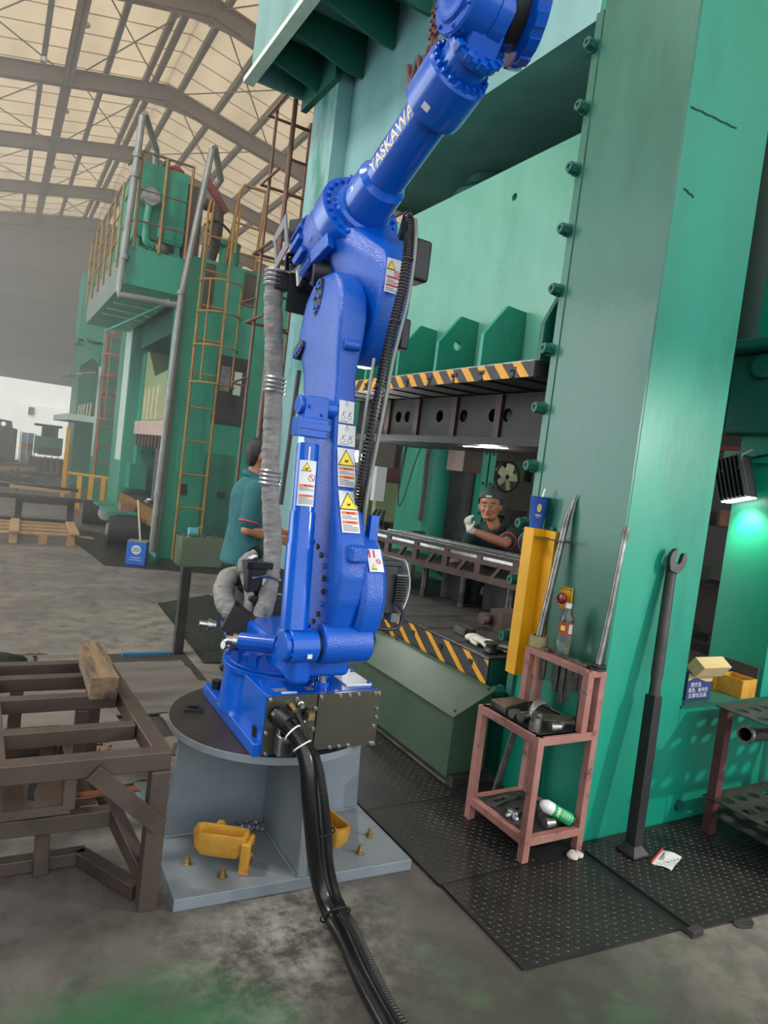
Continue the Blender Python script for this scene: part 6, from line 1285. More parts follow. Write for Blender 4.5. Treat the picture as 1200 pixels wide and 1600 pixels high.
def build_far():
    # bits before the second press
    C_ = thing('blue_can', 'blue square oil can with round white emblems beside the grey pipes', 'can', (1.85, 9.3, .0)); k = 9.2
    c = V(1.74, 9.2, .012); ex = V(.94, -.34, 0); ey = V(.34, .94, 0)
    MB().obox(c + V(0, 0, .15), ex * .12, ey * .12, V(0, 0, .15)).build('body', M['blue_can'], C_, bevel=.006); MB().obox(c + V(0, 0, .302), ex * .122, ey * .122, V(0, 0, .003)).build('rim', M['galv'], C_)
    for (o, a) in ((c - ey * .122 + V(0, 0, .2), ex), (c - ex * .122 + V(0, 0, .2), ey)):
        n = a.cross(V(0, 0, 1)); m = MB(); m.add([o + a * .06 * cos(t) + V(0, 0, .06 * sin(t)) for t in [2 * pi * i / 20 for i in range(20)]], [tuple(range(20))]); m.build('round_emblem', M['label'], C_)
        nn_ = (o - c); nn_.z = 0; nn_ = nn_.normalized() * .002
        m = MB()
        for j in range(3): m.obox(o + nn_ + V(0, 0, .02 - j * .018), a * .04, V(0, 0, .004), nn_ * .2)
        m.build('emblem_mark', M['blue_can'], C_)
        m = MB(); m.obox(o + nn_ - V(0, 0, .1), a * .06, V(0, 0, .004), nn_ * .2); m.obox(o + nn_ - V(0, 0, .13), a * .08, V(0, 0, .003), nn_ * .2); m.build('print_line', M['label'], C_)
    tag(MB().tube([(1.76, 9.2, .31), (1.69, 9.25, .84)], .012, 6).build('mop_handle', M['cream']), 'pale wooden stick standing in the blue oil can', 'stick')
    B = thing('olive_tool_bin', 'olive steel bin full of metal bits beside the yellow ladder', 'bin', (2.55, 9.2, 0))
    MB().bb(2.27, 2.84, 9.12, 9.46, .012, .40).build('body', M['olive_pale'], B, bevel=.006); m = MB(); rnd = random.Random(11)
    for j in range(40): m.obox((rnd.uniform(2.3, 2.8), rnd.uniform(9.14, 9.44), .41), (rnd.uniform(.01, .04), rnd.uniform(-.02, .02), .01), (.0, .012, 0), (0, 0, .006))
    stuff(m.build('metal_bits', M['steel'], B))
    t_ = thing('blue_box', 'small blue box with a green side on the olive bin', 'box', (2.42, 9.25, .42)); MB().bb(2.38, 2.50, 9.2, 9.3, .43, .52).build('body', M['bright_blue'], t_); MB().bb(2.379, 2.5, 9.198, 9.2, .43, .46).build('green_band', M['lime'], t_); MB().tube([(2.46, 9.22, .52), (2.56, 9.22, .55)], .008, 6).build('brush', M['wood_pale'], t_)
    # die cart with black rollers
    A_ = thing('die_cart', 'low green cart on two big black rollers under the second press', 'cart', (1.95, 11.6, 0))
    for (y, x, h) in ((10.9, 1.72, 0), (13.3, 1.62, 1)):
        MB().cyl((x - .12, y, .225), (x + .34, y - .05, .225), .215, n=26).build('roller', M['tyre'], A_, bevel=.02); MB().cyl((x - .14, y, .225), (x - .12, y, .225), .1, n=20).build('hub', M['galv'], A_)
    hb = MB().lathe([(.05, 0), (.12, .0), (.13, .02), (.06, .03)], (1.85, 13.02, .25), (-.2, -1, 0), 18).build('hub', M['whitewash'], A_)
    for (y0, y1, z) in ((11.25, 12.2, .54), (12.4, 12.95, .54)): MB().bb(1.62, 2.08, y0, y1, z - .12, z - .08).build('cart_deck', g2(), A_)
    MB().bb(1.9, 2.05, 12.2, 12.4, .0, .5).build('cart_post', g2(), A_); MB().bb(1.85, 2.05, 11.5, 11.8, .46, .58).build('brick_block', M['mid_brown'], A_)
    # long dark work table, plank, pallet
    W_ = thing('long_work_table', 'long dark steel roller table across the far left aisle', 'table', (.6, 12.5, 0))
    for (y, z) in ((12.3, .49), (13.1, .60)): MB().bb(-1.2, 1.38, y, y + .28, z - .03, z + .02).build('table_rail', M['iron'], W_)
    for (x, y) in ((.45, 12.45), (1.22, 12.45), (-.8, 12.45)): MB().bb(x - .05, x + .05, y - .05, y + .05, .0, .47).build('leg', M['iron'], W_)
    MB().bb(-1.0, 1.22, 12.42, 12.48, .08, .14).build('stretcher', M['iron'], W_); MB().bb(.4, 1.15, 12.3, 12.5, .40, .46).build('apron', M['iron'], W_)
    tag(MB().beam((.30, 12.75, .615), (1.22, 12.7, .585), .06, .05).build('wooden_plank', M['wood_pale']), 'pale wooden plank lying between the rails of the long table', 'plank')
    P = thing('wooden_pallet', 'pale broken wooden pallet lying on the floor at far left', 'pallet', (.4, 11, 0))
    for y in (10.6, 11.0, 11.4, 11.8): MB().bb(-1.0, 1.12 if y < 11 else 1.15, y, y + .11, .13, .155).build('deck_board', M['wood_pale'], P)
    for x in (-.5, .35, 1.12): MB().beam((x, 10.55, .17), (x + .05, 11.95, .17), .12, .025).build('cross_board', M['wood_pale'], P)
    MB().beam((1.15, 10.7, .13), (1.38, 10.75, .1), .1, .025).build('broken_board', M['wood_pale'], P)
    for x in (-.4, .35, .72, 1.08):
        for y in (10.65, 11.8): MB().bb(x - .05, x + .05, y - .05, y + .05, 0, .13).build('block', M['wood_pale'], P)
    tag(MB().bb(1.5, 2.1, 14.6, 14.8, .0, .12).build('timber_baulk', M['mid_brown'], bevel=.01), 'reddish timber beam on the floor below the yellow fence', 'timber')
    # machines by the far door
    m_ = thing('far_green_machine', 'small green machine with a dark cab standing by the far door', 'machine', (1.75, 27, 0))
    MB().bb(1.3, 2.15, 26.6, 27.6, .75, 1.35).build('body', g2(), m_); MB().bb(1.5, 2.0, 26.9, 27.5, 1.35, 1.7).build('dark_cab', M['iron'], m_); MB().bb(1.25, 2.1, 26.7, 27.6, 1.70, 1.78).build('roof', M['iron'], m_); MB().bb(1.4, 2.1, 26.55, 26.6, .72, 1.0).build('olive_panel', M['olive'], m_); MB().bb(1.2, 2.5, 26.3, 27.8, .05, .6).build('table', M['iron_brown'], m_)
    for x in (1.55, 1.9): MB().bb(x, x + .05, 26.85, 26.9, 1.35, 1.7).build('cab_post', g2(), m_)
    for k in range(4): MB().bb(1.6 + k * .2, 1.63 + k * .2, 26.2, 26.25, .0, .7).build('rail_post', M['galv'], m_)
    m_ = thing('far_dark_machine', 'dark brown machine at the left edge before the bright door', 'machine', (.4, 28, 0))
    MB().bb(-.6, .75, 27.6, 28.6, 0, 1.5).build('body', M['iron_brown'], m_, bevel=.05); m = MB(); holed(m, [(-.4, 1.5), (.6, 1.5), (.55, 1.75), (-.4, 1.8)], [(.3, 1.62, .08), (.05, 1.64, .07)], (0, 27.7, 0), (1, 0, 0), (0, 0, 1), .1); m.build('handle_frame', M['iron'], m_)
    cols = ['bright_blue', 'white', 'bright_blue', 'white', 'bright_yellow', 'bright_red', 'white', 'bright_blue', 'label', 'white', 'bright_blue', 'label']
    names = ['pale blue', 'white', 'pale blue', 'white', 'yellow', 'red', 'white', 'pale blue', 'off-white', 'white', 'pale blue', 'off-white']
    where = ['top right of', 'top left of', 'second row right of', 'second row left of', 'middle left of', 'middle right of', 'fourth row left of', 'fourth row right of', 'fifth row left of', 'fifth row right of', 'bottom right of', 'bottom left of']
    for i, (cn, nm, wh) in enumerate(zip(cols, names, where)):
        r, s = divmod(i, 2); s = (1 - s) if i in (0, 1, 2, 3, 10, 11) else s
        x = .92 + s * .2; z = 1.22 - r * .2; tag(MB().bb(x, x + .185, 28.2, 28.4, z, z + .18).build('stacked_box', M[cn]), '%s box %s the stack before the bright doorway' % (nm, wh), 'box')
    S_ = thing('box_rack', 'steel rack carrying the coloured boxes before the bright doorway', 'rack', (1.1, 28.3, 0))
    for r in range(6): MB().bb(.88, 1.36, 28.18, 28.42,   .206 + r * .2, .218 + r * .2).build('shelf', M['galv'], S_)
    for x in (.87, 1.36): MB().bb(x, x + .02, 28.2, 28.42, 0, 1.42).build('upright', M['galv'], S_)
    hp = thing('scrap_heap', 'low heap of brown metal frames on the floor near the far door', 'scrap', (1.0, 21, 0)); rnd = random.Random(21)
    for k in range(34):
        x = rnd.uniform(-.6, 1.2); y = rnd.uniform(18.5, 25); z = rnd.uniform(.05, .5); a = rnd.uniform(-.6, .6); l = rnd.uniform(.25, .7)
        MB().obox((x, y, z), (l * cos(a), l * sin(a), rnd.uniform(-.06, .06)), (-.04 * sin(a), .04 * cos(a), 0), (0, 0, rnd.uniform(.02, .06))).build('bar', M[rnd.choice(['iron_brown', 'iron', 'tube_steel', 'steel', 'wood_pale'])], hp)
    for k in range(10):
        x = rnd.uniform(-.6, 1.3); y = rnd.uniform(18.5, 25); MB().bb(x, x + .06, y, y + .06, 0, rnd.uniform(.3, .6)).build('stub', M['iron_brown'], hp)
    # brown cage ladder on the left end of the big press
    L_ = thing('brown_cage_ladder', 'brown pipe cage ladder on the left end of the big press', 'ladder', (2.4, 6.7, 1.5)); b = M['brown_ladder']
    for (x, y, r) in ((2.20, 6.86, .016), (2.29, 6.60, .026), (2.62, 7.0, .018), (2.62, 6.60, .018)): MB().tube([(x, y, 1.0), (x, y, 5.1)], r, 8).build('upright', b, L_)
    for z in (5.03, 4.34, 3.65, 2.95): MB().tube([(2.165, 6.5, z), (2.165, 7.02, z), (2.66, 7.02, z), (2.66, 6.5, z)], .016, 6).build('cage_hoop', b, L_)
    z = 1.2
    while z < 5: MB().tube([(2.29, 6.6, z), (2.62, 6.6, z)], .013, 6).build('rung', b, L_); z += .33
    for z in (3.1, 2.3): MB().tube([(2.05, 6.9, z), (2.2, 6.86, z + .08), (2.2, 6.86, z - .02), (2.05, 6.9, z)], .012, 6).build('bracket_arm', b, L_)
_g2 = []
def g2():
    if not _g2: _g2.append(mat('cart_green_paint', (60, 140, 116), (46, 120, 98), 4, .5))
    return _g2[0]
build_press2(); build_press3(); build_far()

# dim aisle behind the presses
def build_aisle():
    rnd = random.Random(31)
    def clutter(nm, lab, x0, x1, y0, y1, h, n):
        T = thing(nm, lab, 'shelf', ((x0 + x1) / 2, (y0 + y1) / 2, 0))
        for x in (x0, x1):
            for y in (y0, y1): MB().bb(x - .02, x + .02, y - .02, y + .02, 0, h).build('upright', M['iron'], T)
        lv = max(2, int(h / .5))
        for k in range(lv):
            z = .15 + k * (h - .2) / (lv - 1); MB().bb(x0, x1, y0, y1, z - .015, z).build('shelf_board', M['dark_shelf'], T)
            for j in range(n):
                L = (y1 - y0) / n; y = y0 + j * L + L * .1; hh = rnd.uniform(.08, .32); mt = rnd.choice(['iron', 'iron_brown', 'dark_shelf', 'die_dark', 'olive', 'black_metal', 'iron', 'maroon', 'mid_brown'])
                MB().bb(x0 + .03, x0 + .03 + rnd.uniform(.15, .3), y, y + L * rnd.uniform(.4, .8), z, z + hh).build('stored_part', M[mt], T)
        return T
    clutter('storage_shelf', 'dim crowded shelf behind the worker in the press opening', 7.2, 7.8, 6.6, 9.8, 1.75, 6)
    clutter('storage_shelf', 'dim crowded shelf seen between column and flood lamp', 7.0, 7.5, 3.4, 5.8, 1.5, 5)
    clutter('storage_shelf', 'dim clutter shelf behind the robot seen through the press', 4.9, 5.4, 7.2, 9.4, 1.4, 5)
    F = thing('standing_fan', 'dark round workshop fan behind the capped worker', 'fan', (5.8, 7.0, 0)); c = V(5.86, 7.0, 1.72)
    for r in (.20, .19): MB().tube([c + V(r * cos(t), 0, r * sin(t)) for t in [2 * pi * k / 24 for k in range(24)]], .01, 6, closed=True).build('guard_ring', M['black_metal'], F)
    for k in range(5):
        t = 2 * pi * k / 5; MB().obox(c + V(.11 * cos(t), .02, .11 * sin(t)), V(.08 * cos(t), .01, .08 * sin(t)), V(-.05 * sin(t), .02, .05 * cos(t)), V(0, .002, 0)).build('blade', M['cream'], F)
    MB().cyl((5.8, 7.05, .05), (5.8, 7.05, 1.45), .02, n=8).build('stand', M['black_metal'], F); MB().cyl((5.8, 7.05, 0), (5.8, 7.05, .05), .22, n=20).build('base', M['black_metal'], F)
    G = thing('wire_fan', 'small wire fan guard beside the capped worker above the die', 'fan', (3.95, 3.98, .9)); c = V(3.9, 4.25, 1.16)
    MB().tube([c + V(.10 * cos(t), -.05 * cos(t), .10 * sin(t)) for t in [2 * pi * k / 24 for k in range(24)]], .006, 6, closed=True).build('guard_ring', M['galv'], G)
    for k in range(7): MB().tube([c + V(.1 * cos(t), -.05 * cos(t), .1 * sin(t)) * (k / 7) for t in [2 * pi * q / 16 for q in range(16)]] if k else [c - V(.1, -.05, 0), c + V(.1, -.05, 0)], .0025, 4, closed=bool(k)).build('wire', M['galv'], G)
    for k in range(6):
        t = pi * k / 6; d = V(.1 * cos(t), -.05 * cos(t), .1 * sin(t)); MB().tube([c - d, c + d], .0025, 4).build('wire', M['galv'], G)
    MB().cyl(c - V(0, 0, .36), c - V(0, 0, .1), .02, n=8).build('stand', M['iron'], G)
    B = thing('blue_steel_column', 'blue-grey steel column behind the worker near the yellow guard', 'column', (6.2, 6.4, 0)); MB().bb(6.1, 6.22, 6.3, 6.4, 0, 2.05).build('flange', mat('faded_blue_steel', (62, 84, 124), (54, 74, 110), 4, .5), B); MB().bb(6.22, 6.5, 6.3, 6.6, 0, 2.05).build('panel', M['black_metal'], B)
    for i, (x, y, z, l) in enumerate(((8.0, 10.4, 2.33, .45), (8.95, 10.9, 2.5, .4), (11.5, 9.0, 3.2, .8), (7.0, 9.9, 2.6, .6))):
        T = thing('ceiling_tube_lamp', ['left', 'right', 'far right', 'leftmost far'][i] + ' glowing strip lamp in the dim aisle behind the press', 'lamp', (x, y, z)); MB().beam((x - l / 2, y, z), (x + l / 2, y + .1, z), .12, .06).build('tube', M['lamp_glow'], T); MB().beam((x - l / 2, y, z + .05), (x + l / 2, y + .1, z + .05), .16, .04).build('housing', M['galv'], T)
    D = thing('mezzanine', 'dark low mezzanine ceiling over the aisle behind the presses', 'mezzanine', (10, 8, 3.5)); MB().bb(6.3, 13.95, -4, 18, 3.6, 3.75).build('deck', M['dark_shelf'], D)
    for y in (1, 5, 9, 13): MB().bb(6.3, 13.95, y, y + .15, 3.35, 3.6).build('beam', M['iron'], D)
    for y in (4.5, 10.5, 14): MB().bb(6.3, 6.5, y, y + .2, 0, 3.6).build('column', M['iron'], D)
    for z in (2.35, 2.55): MB().cyl((7.5, 2, z), (7.5, 18, z), .04, n=8).build('red_pipe', M['red_pipe'], D)
    T = thing('valve_cabinet', 'pale valve box with black hoses beside the rear press column', 'cabinet', (4.4, 8.0, 0)); MB().bb(4.45, 4.88, 7.9, 8.0, .0, 1.45).build('back_panel', M['pale_olive'], T); MB().bb(4.35, 4.5, 7.8, 7.9, 1.2, 1.65).build('box', M['label'], T)
    for k in range(3): MB().tube(spline([(4.3 + k * .06, 7.6, 1.1), (4.22 + k * .08, 7.55, .95), (4.3 + k * .07, 7.5, .6), (4.45 + k * .05, 7.55, .35)], 8), .018, 6).build('hose', M['black'], T)
    MB().bb(4.45, 4.75, 7.45, 7.7, .3, .95).build('motor_block', M['black_metal'], T); MB().ball((4.3, 7.6, .95), .09, n=12).build('pump', M['steel_tool'], T)
    W_ = thing('work_lamp', 'small blazing white work lamp beside the blue lower arm', 'lamp', (2.4, 5.62, 1.6)); c = V(2.62, 5.55, 1.63)
    c = V(1.187, 2.3, 1.642) * (5.4 / 2.3); c.z = 1.6 + .042 * 5.4 / 2.3
    MB().ball(c, .05, n=16).build('bulb', M['star_glow'], W_); MB().cyl(c + V(.03, .05, 0), c + V(.1, .25, .0), .05, .03, n=16).build('housing', M['black_metal'], W_); MB().cyl(c + V(.08, .2, 0), c + V(.02, .36, .02), .012, n=6).build('arm', M['black_metal'], W_)
    point_light('work_lamp_light', c - V(.06, .1, 0), 25, .04)
    tag(MB().ball((3.3, 5.4, .82), .012, n=8).build('indicator_lamp', M['green_led']), 'tiny green glowing indicator below the lower die frame', 'indicator')
build_aisle()
def remesh(o, vox, it=4, fac=.5):
    m = o.modifiers.new('fuse', 'REMESH'); m.mode = 'VOXEL'; m.voxel_size = vox; m.use_smooth_shade = True
    s = o.modifiers.new('soft', 'SMOOTH'); s.iterations = it; s.factor = fac; return o
def limb(mb, pts, rr, n=14):
    P_ = [Vector(p) for p in pts]; mb.tube(P_, rr, n)
    for p, r in zip(P_, rr): mb.ball(p, r, n=n)
def ellring(c, a, b, ra, rb, n=20):
    c = Vector(c); return [c + Vector(a) * ra * cos(2 * pi * i / n) + Vector(b) * rb * sin(2 * pi * i / n) for i in range(n)]
def head_mesh(mb, c, f, l, u, s=1.0, wd=1.0):
    """head centred at c, f forward, l left, u up; s = size (1 -> 0.225 m tall)"""
    def pt(x, y, z): return c + f * x * s + l * y * s * wd + u * z * s
    prof = [(-.112, .030, .030, .045), (-.10, .048, .048, .038), (-.075, .064, .058, .018), (-.04, .082, .068, .004), (0, .094, .074, -.004), (.04, .098, .077, -.008), (.075, .090, .070, -.012), (.10, .066, .052, -.014), (.115, .03, .026, -.016)]
    mb.loft([[pt(off + fx * cos(t), ly * sin(t), z) for t in [2 * pi * k / 20 for k in range(20)]] for z, fx, ly, off in prof])
    limb(mb, [pt(.088, 0, .012), pt(.104, 0, -.022), pt(.110, 0, -.034)], [.008 * s, .011 * s, .013 * s], 10)      # nose
    mb.ball(pt(.098, .014, -.037), .008 * s, n=8); mb.ball(pt(.098, -.014, -.037), .008 * s, n=8)
    for sg in (-1, 1):
        mb.ball(pt(.072, sg * .034, .026), .018 * s, n=8)                                                       # brow
        mb.ball(pt(.066, sg * .040, -.03), .022 * s, n=8)                                                       # cheek
        mb.obox(pt(-.006, sg * .078, -.005), f * .016 * s, l * .008 * s, u * .028 * s)                           # ear
    mb.obox(pt(.086, 0, -.063), f * .012 * s, l * .023 * s, u * .0075 * s); mb.ball(pt(.078, 0, -.092), .02 * s, n=8)  # lips, chin
    return pt
def hand(mb, w, d, side, nrm, s=1.0, curl=.5):
    """palm from wrist w along d; side = thumb direction, nrm = palm normal; five unequal bent fingers"""
    w = Vector(w); d = Vector(d).normalized(); side = Vector(side).normalized(); nrm = Vector(nrm).normalized()
    mb.loft([ellring(w + d * x * s, side, nrm, a * s, b * s, 14) for x, a, b in ((-.01, .024, .019), (.03, .036, .017), (.07, .042, .015), (.09, .040, .012))])
    for k, L in enumerate((.072, .082, .076, .058)):
        b = w + d * .082 * s + side * (.030 - .021 * k) * s; d2 = (d - nrm * curl * .5).normalized(); d3 = (d - nrm * curl * 1.4).normalized()
        p1 = b + d2 * L * .45 * s; p2 = p1 + d3 * L * .32 * s; p3 = p2 + (d - nrm * curl * 2.4).normalized() * L * .26 * s
        limb(mb, [b, p1, p2, p3], [.0105 * s, .0098 * s, .0088 * s, .0075 * s], 10)
    b = w + d * .022 * s + side * .03 * s; p1 = b + (d * .7 + side * .75).normalized() * .042 * s; p2 = p1 + (d * .9 + side * .25 - nrm * .3).normalized() * .034 * s
    limb(mb, [b, p1, p2], [.014 * s, .012 * s, .0095 * s], 10)
def build_worker1():
    T = thing('person', 'person in teal polo shirt and dark trousers standing half hidden behind the robot', 'person', (1.70, 4.85, 0))
    o = V(1.68, 4.85, 0); f = V(.97, -.12, 0).normalized(); l = V(-f.y, f.x, 0); u = V(0, 0, 1)
    def p(x, y, z): return o + f * x + l * y + u * z
    b = MB(); hd = head_mesh(b, p(.03, 0, 1.60), (f - u * .12).normalized(), l, (u + f * .12).normalized(), 1.0)
    limb(b, [p(-.01, 0, 1.36), p(.0, 0, 1.44), p(.015, 0, 1.53)], [.062, .056, .054]); 
    b.loft([ellring(p(x, 0, z), f, l, a, w) for z, x, a, w in ((.86, -.01, .11, .16), (1.0, 0, .11, .15), (1.15, -.01, .115, .165), (1.28, -.02, .115, .18), (1.36, -.02, .10, .17), (1.41, -.01, .06, .09))])
    rs, re, rw = p(-.01, -.19, 1.36), p(-.06, -.235, 1.07), p(.18, -.15, 1.02); ls, le, lw = p(-.01, .19, 1.36), p(.0, .24, 1.08), p(.2, .12, 1.05)
    for a_, e_, w_, sg in ((rs, re, rw, -1), (ls, le, lw, 1)):
        limb(b, [a_, (a_ + e_) / 2, e_, (e_ * .6 + w_ * .4), w_], [.052, .049, .041, .041, .029]); hand(b, w_, (w_ - e_), u, l * -sg, .95, .5)
    hr, kr, ar = p(-.0, -.09, .90), p(.02, -.10, .48), p(-.04, -.10, .09); hl, kl, al = p(0, .09, .90), p(.05, .10, .48), p(.06, .11, .09)
    for h, k, a_ in ((hr, kr, ar), (hl, kl, al)):
        limb(b, [h, (h + k) / 2, k, k * .6 + a_ * .4, a_], [.088, .075, .056, .053, .04]); limb(b, [a_ - u * .03, a_ + f * .13 - u * .055], [.042, .036])
    remesh(b.build('body', M['skin'], T), .009, 4)
    s = MB(); s.loft([ellring(p(x, 0, z), f, l, a, w) for z, x, a, w in ((.80, -.03, .150, .20), (.83, -.03, .152, .20), (.95, -.02, .142, .192), (1.08, -.015, .132, .187), (1.2, -.02, .132, .198), (1.31, -.02, .13, .205), (1.37, -.02, .11, .19), (1.42, -.01, .075, .105), (1.455, .0, .062, .07))])
    for a_, e_ in ((rs, re), (ls, le)): limb(s, [a_ + u * .0, a_ * .45 + e_ * .55, a_ * .22 + e_ * .78], [.075, .07, .068])
    remesh(s.build('polo_shirt', M['shirt_teal'], T), .011, 4)
    for a_, e_ in ((rs, re),):
        c = a_ * .2 + e_ * .8; d = (e_ - a_).normalized(); aa = d.orthogonal().normalized(); bb = d.cross(aa); MB().tube([c + (aa * cos(t) + bb * sin(t)) * .0685 for t in [2 * pi * k / 20 for k in range(20)]], .006, 6, closed=True).build('sleeve_trim', M['pink_trim'], T)
    c = MB(); c.loft([ellring(p(-.0, 0, 1.44), (f - u * .35).normalized(), l, .066, .068), ellring(p(-.012, 0, 1.475), (f - u * .35).normalized(), l, .06, .062), ellring(p(-.015, 0, 1.47), (f - u * .35).normalized(), l, .075, .078), ellring(p(-.008, 0, 1.43), (f - u * .35).normalized(), l, .085, .085)], caps=False); c.build('collar', M['shirt_teal'], T, smooth=60)
    t = MB()
    for h, k, a_ in ((hr, kr, ar), (hl, kl, al)): limb(t, [h, (h + k) / 2, k, k * .5 + a_ * .5, a_ + u * .0], [.112, .095, .08, .075, .072])
    t.loft([ellring(p(-.01, 0, z), f, l, a, w) for z, a, w in ((.78, .11, .16), (.9, .125, .18), (.98, .115, .165))])
    remesh(t.build('trousers', M['trousers'], T), .012, 4)
    for a_ in (ar, al):
        s = MB(); limb(s, [a_ - f * .04 - u * .045, a_ + f * .06 - u * .05, a_ + f * .16 - u * .058], [.042, .046, .034]); remesh(s.build('shoe', M['shoe'], T), .010, 3)
    h = MB(); h.loft([[hd(off + fx * cos(q), ly * sin(q), z) for q in [2 * pi * k / 20 for k in range(20)]] for z, fx, ly, off in ((-.09, .028, .045, -.052), (-.05, .048, .066, -.05), (-.01, .065, .079, -.045), (.03, .085, .083, -.03), (.07, .10, .080, -.012), (.10, .084, .066, -.012), (.122, .05, .042, -.014), (.13, .02, .02, -.014))]); remesh(h.build('hair', M['hair'], T), .008, 2)
def build_worker2():
    T = thing('person', 'person in dark green polo and backward cap leaning in behind the die', 'person', (4.15, 5.10, 0)); C_ = V(0, 0, 1.6)
    def q(x, y, z, k=1.135): return C_ + (V(x, y, z) - C_) * k
    hc = q(3.298, 4.097, 1.438); f = (C_ - hc); f.z *= .4; f = f.normalized(); f = (f + V(-.12, .10, -.05)).normalized(); u = (V(0, 0, 1) + f * .16 + V(-.06, .04, 0)).normalized(); l = u.cross(f).normalized(); u = f.cross(l)
    b = MB(); hd = head_mesh(b, hc, f, l, u, 1.06, 1.13)
    neck = q(3.372, 4.11, 1.275); hip = V(4.12, 5.02, .90); shL, shR = q(3.50, 4.0, 1.255), q(3.285, 4.24, 1.205); elL, haL = q(3.26, 3.83, 1.185, 1.13), q(3.0, 3.92, 1.255, 1.13); elR, haR = q(3.25, 4.3, 1.0, 1.15), q(3.1, 4.2, .98, 1.12)
    ax = (neck - hip).normalized(); side = (shL - shR).normalized(); fr = side.cross(ax).normalized() * -1
    if fr.dot(f) < 0: fr = -fr
    limb(b, [neck - ax * .05, neck + ax * .03, hc - u * .07 - f * .02], [.064, .058, .056])
    L = (neck - hip).length
    def tr(t, a, w): return ellring(hip + ax * L * t, fr, side, a, w)
    b.loft([tr(-.05, .11, .16), tr(.2, .11, .15), tr(.5, .115, .165), tr(.8, .115, .18), tr(.93, .09, .15), tr(1.0, .06, .08)])
    for s_, e_, w_ in ((shL, elL, haL), (shR, elR, haR)): limb(b, [s_, (s_ + e_) / 2, e_, e_ * .6 + w_ * .4, w_], [.054, .05, .043, .042, .03])
    for sg in (-1, 1):
        h = hip + side * sg * .09; k = V(4.02 + sg * .07, 4.98 - sg * .09, .47); a_ = V(4.14 + sg * .07, 5.06 - sg * .09, .09); limb(b, [h, (h + k) / 2, k, k * .5 + a_ * .5, a_], [.088, .075, .056, .05, .04]); limb(b, [a_ - V(0, 0, .045), a_ + V(-.08, -.1, -.06)], [.042, .034])
    remesh(b.build('body', M['skin'], T), .009, 3)
    s = MB(); s.loft([tr(-.08, .135, .185), tr(.2, .132, .182), tr(.5, .134, .19), tr(.8, .135, .205), tr(.93, .108, .175), tr(.99, .075, .095)])
    for s_, e_ in ((shL, elL), (shR, elR)): limb(s, [s_, s_ * .5 + e_ * .5, s_ * .3 + e_ * .7], [.078, .072, .068])
    remesh(s.build('polo_shirt', M['shirt_dark'], T), .011, 4)
    def loop(c, d, r, nm, rad=.006, n=20):
        d = d.normalized(); aa = d.orthogonal().normalized(); bb = d.cross(aa); MB().tube([c + (aa * cos(t) + bb * sin(t)) * r for t in [2 * pi * k / n for k in range(n)]], rad, 6, closed=True).build(nm, M['pink_trim'], T)
    loop(shL * .27 + elL * .73, elL - shL, .0685, 'sleeve_trim')
    c = MB(); n0 = neck + ax * .0
    c.loft([ellring(n0, fr, side, .07, .075), ellring(n0 + ax * .045, fr, side, .064, .066), ellring(n0 + ax * .035, fr, side, .084, .088), ellring(n0 - ax * .012, fr, side, .098, .10)], caps=False); c.build('collar', M['shirt_dark'], T, smooth=60)
    for sg in (-1, 1): MB().tube([n0 + fr * .105 - ax * .07, n0 + fr * .10 + side * sg * .03 - ax * .02, n0 + fr * .075 + side * sg * .075 + ax * .012], .005, 6).build('collar_trim', M['pink_trim'], T)
    t = MB()
    for sg in (-1, 1):
        h = hip + side * sg * .09; k = V(4.02 + sg * .07, 4.98 - sg * .09, .47); a_ = V(4.14 + sg * .07, 5.06 - sg * .09, .09); limb(t, [h, (h + k) / 2, k, k * .5 + a_ * .5, a_], [.112, .095, .08, .075, .07])
    remesh(t.build('trousers', M['trousers'], T), .012, 3)
    for sg in (-1, 1):
        a_ = V(4.14 + sg * .07, 5.06 - sg * .09, .09); m = MB(); limb(m, [a_ + V(.02, .03, -.045), a_ + V(-.10, -.12, -.055)], [.045, .034]); remesh(m.build('shoe', M['shoe'], T), .010, 3)
    g = MB(); d = (haL - elL).normalized(); limb(g, [haL - d * .03, haL], [.032, .03]); hand(g, haL, (V(0, 0, 1) + d * .5), (C_ - haL).normalized() * .5 + side * .8, -side, .86, .9); remesh(g.build('work_glove', M['cloth_white'], T), .006, 2)
    g = MB(); d = (haR - elR).normalized(); limb(g, [haR - d * .03, haR], [.036, .033]); hand(g, haR, d, V(0, 0, 1), side, 1.05, .5); remesh(g.build('work_glove', M['cloth_white'], T), .006, 2)
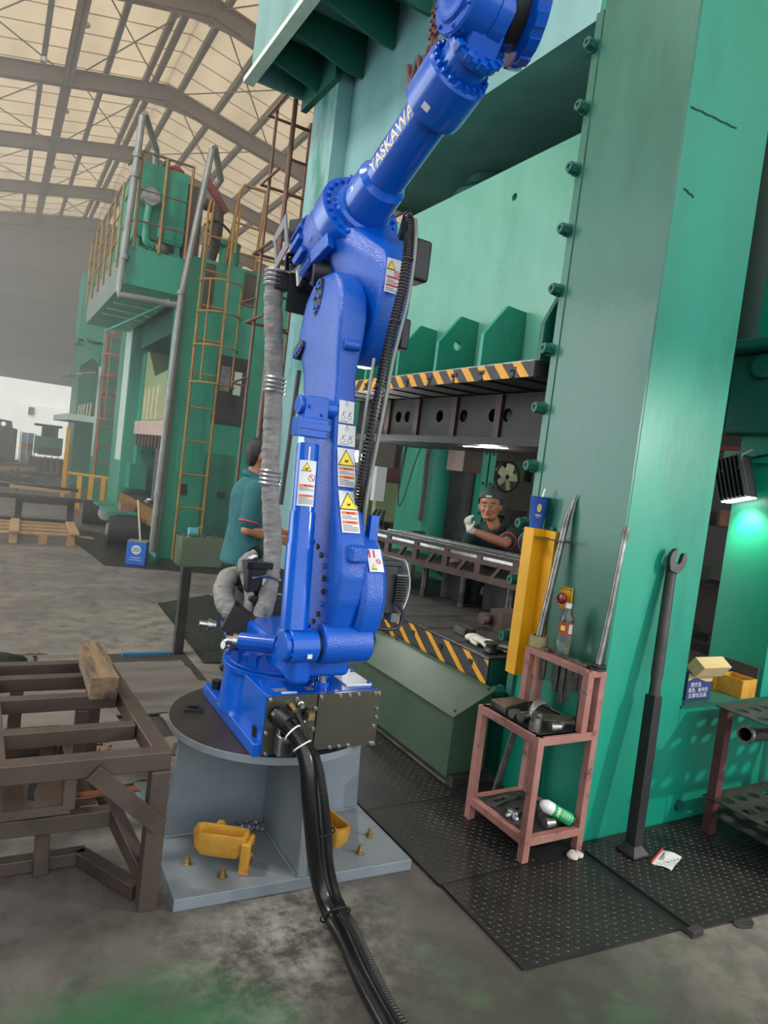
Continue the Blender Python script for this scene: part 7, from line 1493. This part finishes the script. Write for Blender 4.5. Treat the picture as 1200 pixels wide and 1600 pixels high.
    # backward cap, hair, facial features
    cp = MB(); cp.loft([[hd(off + fx * cos(q_) + tilt, ly * sin(q_), z - tilt * .0 + .03 * cos(q_)) for q_ in [2 * pi * k / 24 for k in range(24)]] for z, fx, ly, off, tilt in ((.045, .108, .088, -.008, 0), (.075, .106, .086, -.01, 0), (.105, .088, .072, -.014, 0), (.128, .05, .045, -.016, 0), (.136, .015, .015, -.016, 0))]); cap = cp.build('cap', mat('faded_green_cap', (66, 84, 82), (54, 70, 70), 10, .85), T, smooth=60)
    br = MB(); br.loft([[hd(-.10 - .09 * t_ , .07 * cos(pi * k / 8) * (1 - .3 * t_), .02 - .02 * t_ + .012 * sin(pi * k / 8)) for k in range(9)] for t_ in (0, .5, 1)], caps=False); o = br.build('cap_brim', cap.data.materials[0], T); md = o.modifiers.new('t', 'SOLIDIFY'); md.thickness = .004
    m = MB(); m.loft([[hd(.103 - .010 * abs(k - 2) ** 1.5 * .6, -.036 + .018 * k, z + .036) for k in range(5)] + [hd(.099 - .010 * abs(k - 2) ** 1.5 * .6, -.036 + .018 * k, z + .036) for k in range(4, -1, -1)] for z in (.036, .05)]); m.build('cap_strap', M['label'], T)
    for sg in (-1, 1):
        MB().ball(hd(.0865, sg * .031, .002), .012, .012, .0065, 10).build('eye', M['cloth_white'], T); MB().ball(hd(.0955, sg * .030 - .002, .002), .0062, n=8).build('pupil', M['ink'], T)
        MB().obox(hd(.096, sg * .033, .028), f * .006, l * .019, u * .0035).build('eyebrow', M['hair'], T)
        MB().obox(hd(.002, sg * .079, .03), f * .03, l * .006, u * .02).build('sideburn', M['hair'], T)
    MB().obox(hd(.0995, 0, -.064), f * .004, l * .021, u * .0028).build('mouth', mat('lip', (128, 70, 60), None, rough=.5), T)
build_worker1(); build_worker2()
# added haze volume, mostly standing in for glare veil from the far door
def build_haze():
    m = bpy.data.materials.new('veil_scatter'); m.use_nodes = True; nt = m.node_tree; nt.nodes.remove(nt.nodes['Principled BSDF'])
    v = nt.nodes.new('ShaderNodeVolumeScatter'); v.inputs['Color'].default_value = (.95, .96, 1, 1); v.inputs['Density'].default_value = .028; v.inputs['Anisotropy'].default_value = .55
    nt.links.new(v.outputs[0], nt.nodes['Material Output'].inputs['Volume'])
    o = MB().bb(-8.8, 6.2, 7.2, 35.4, .03, 9.2).build('veil_haze', m, smooth=0); stuff(o); tag(o, 'added pale haze standing in for glare towards the bright far door', 'haze')
build_haze()
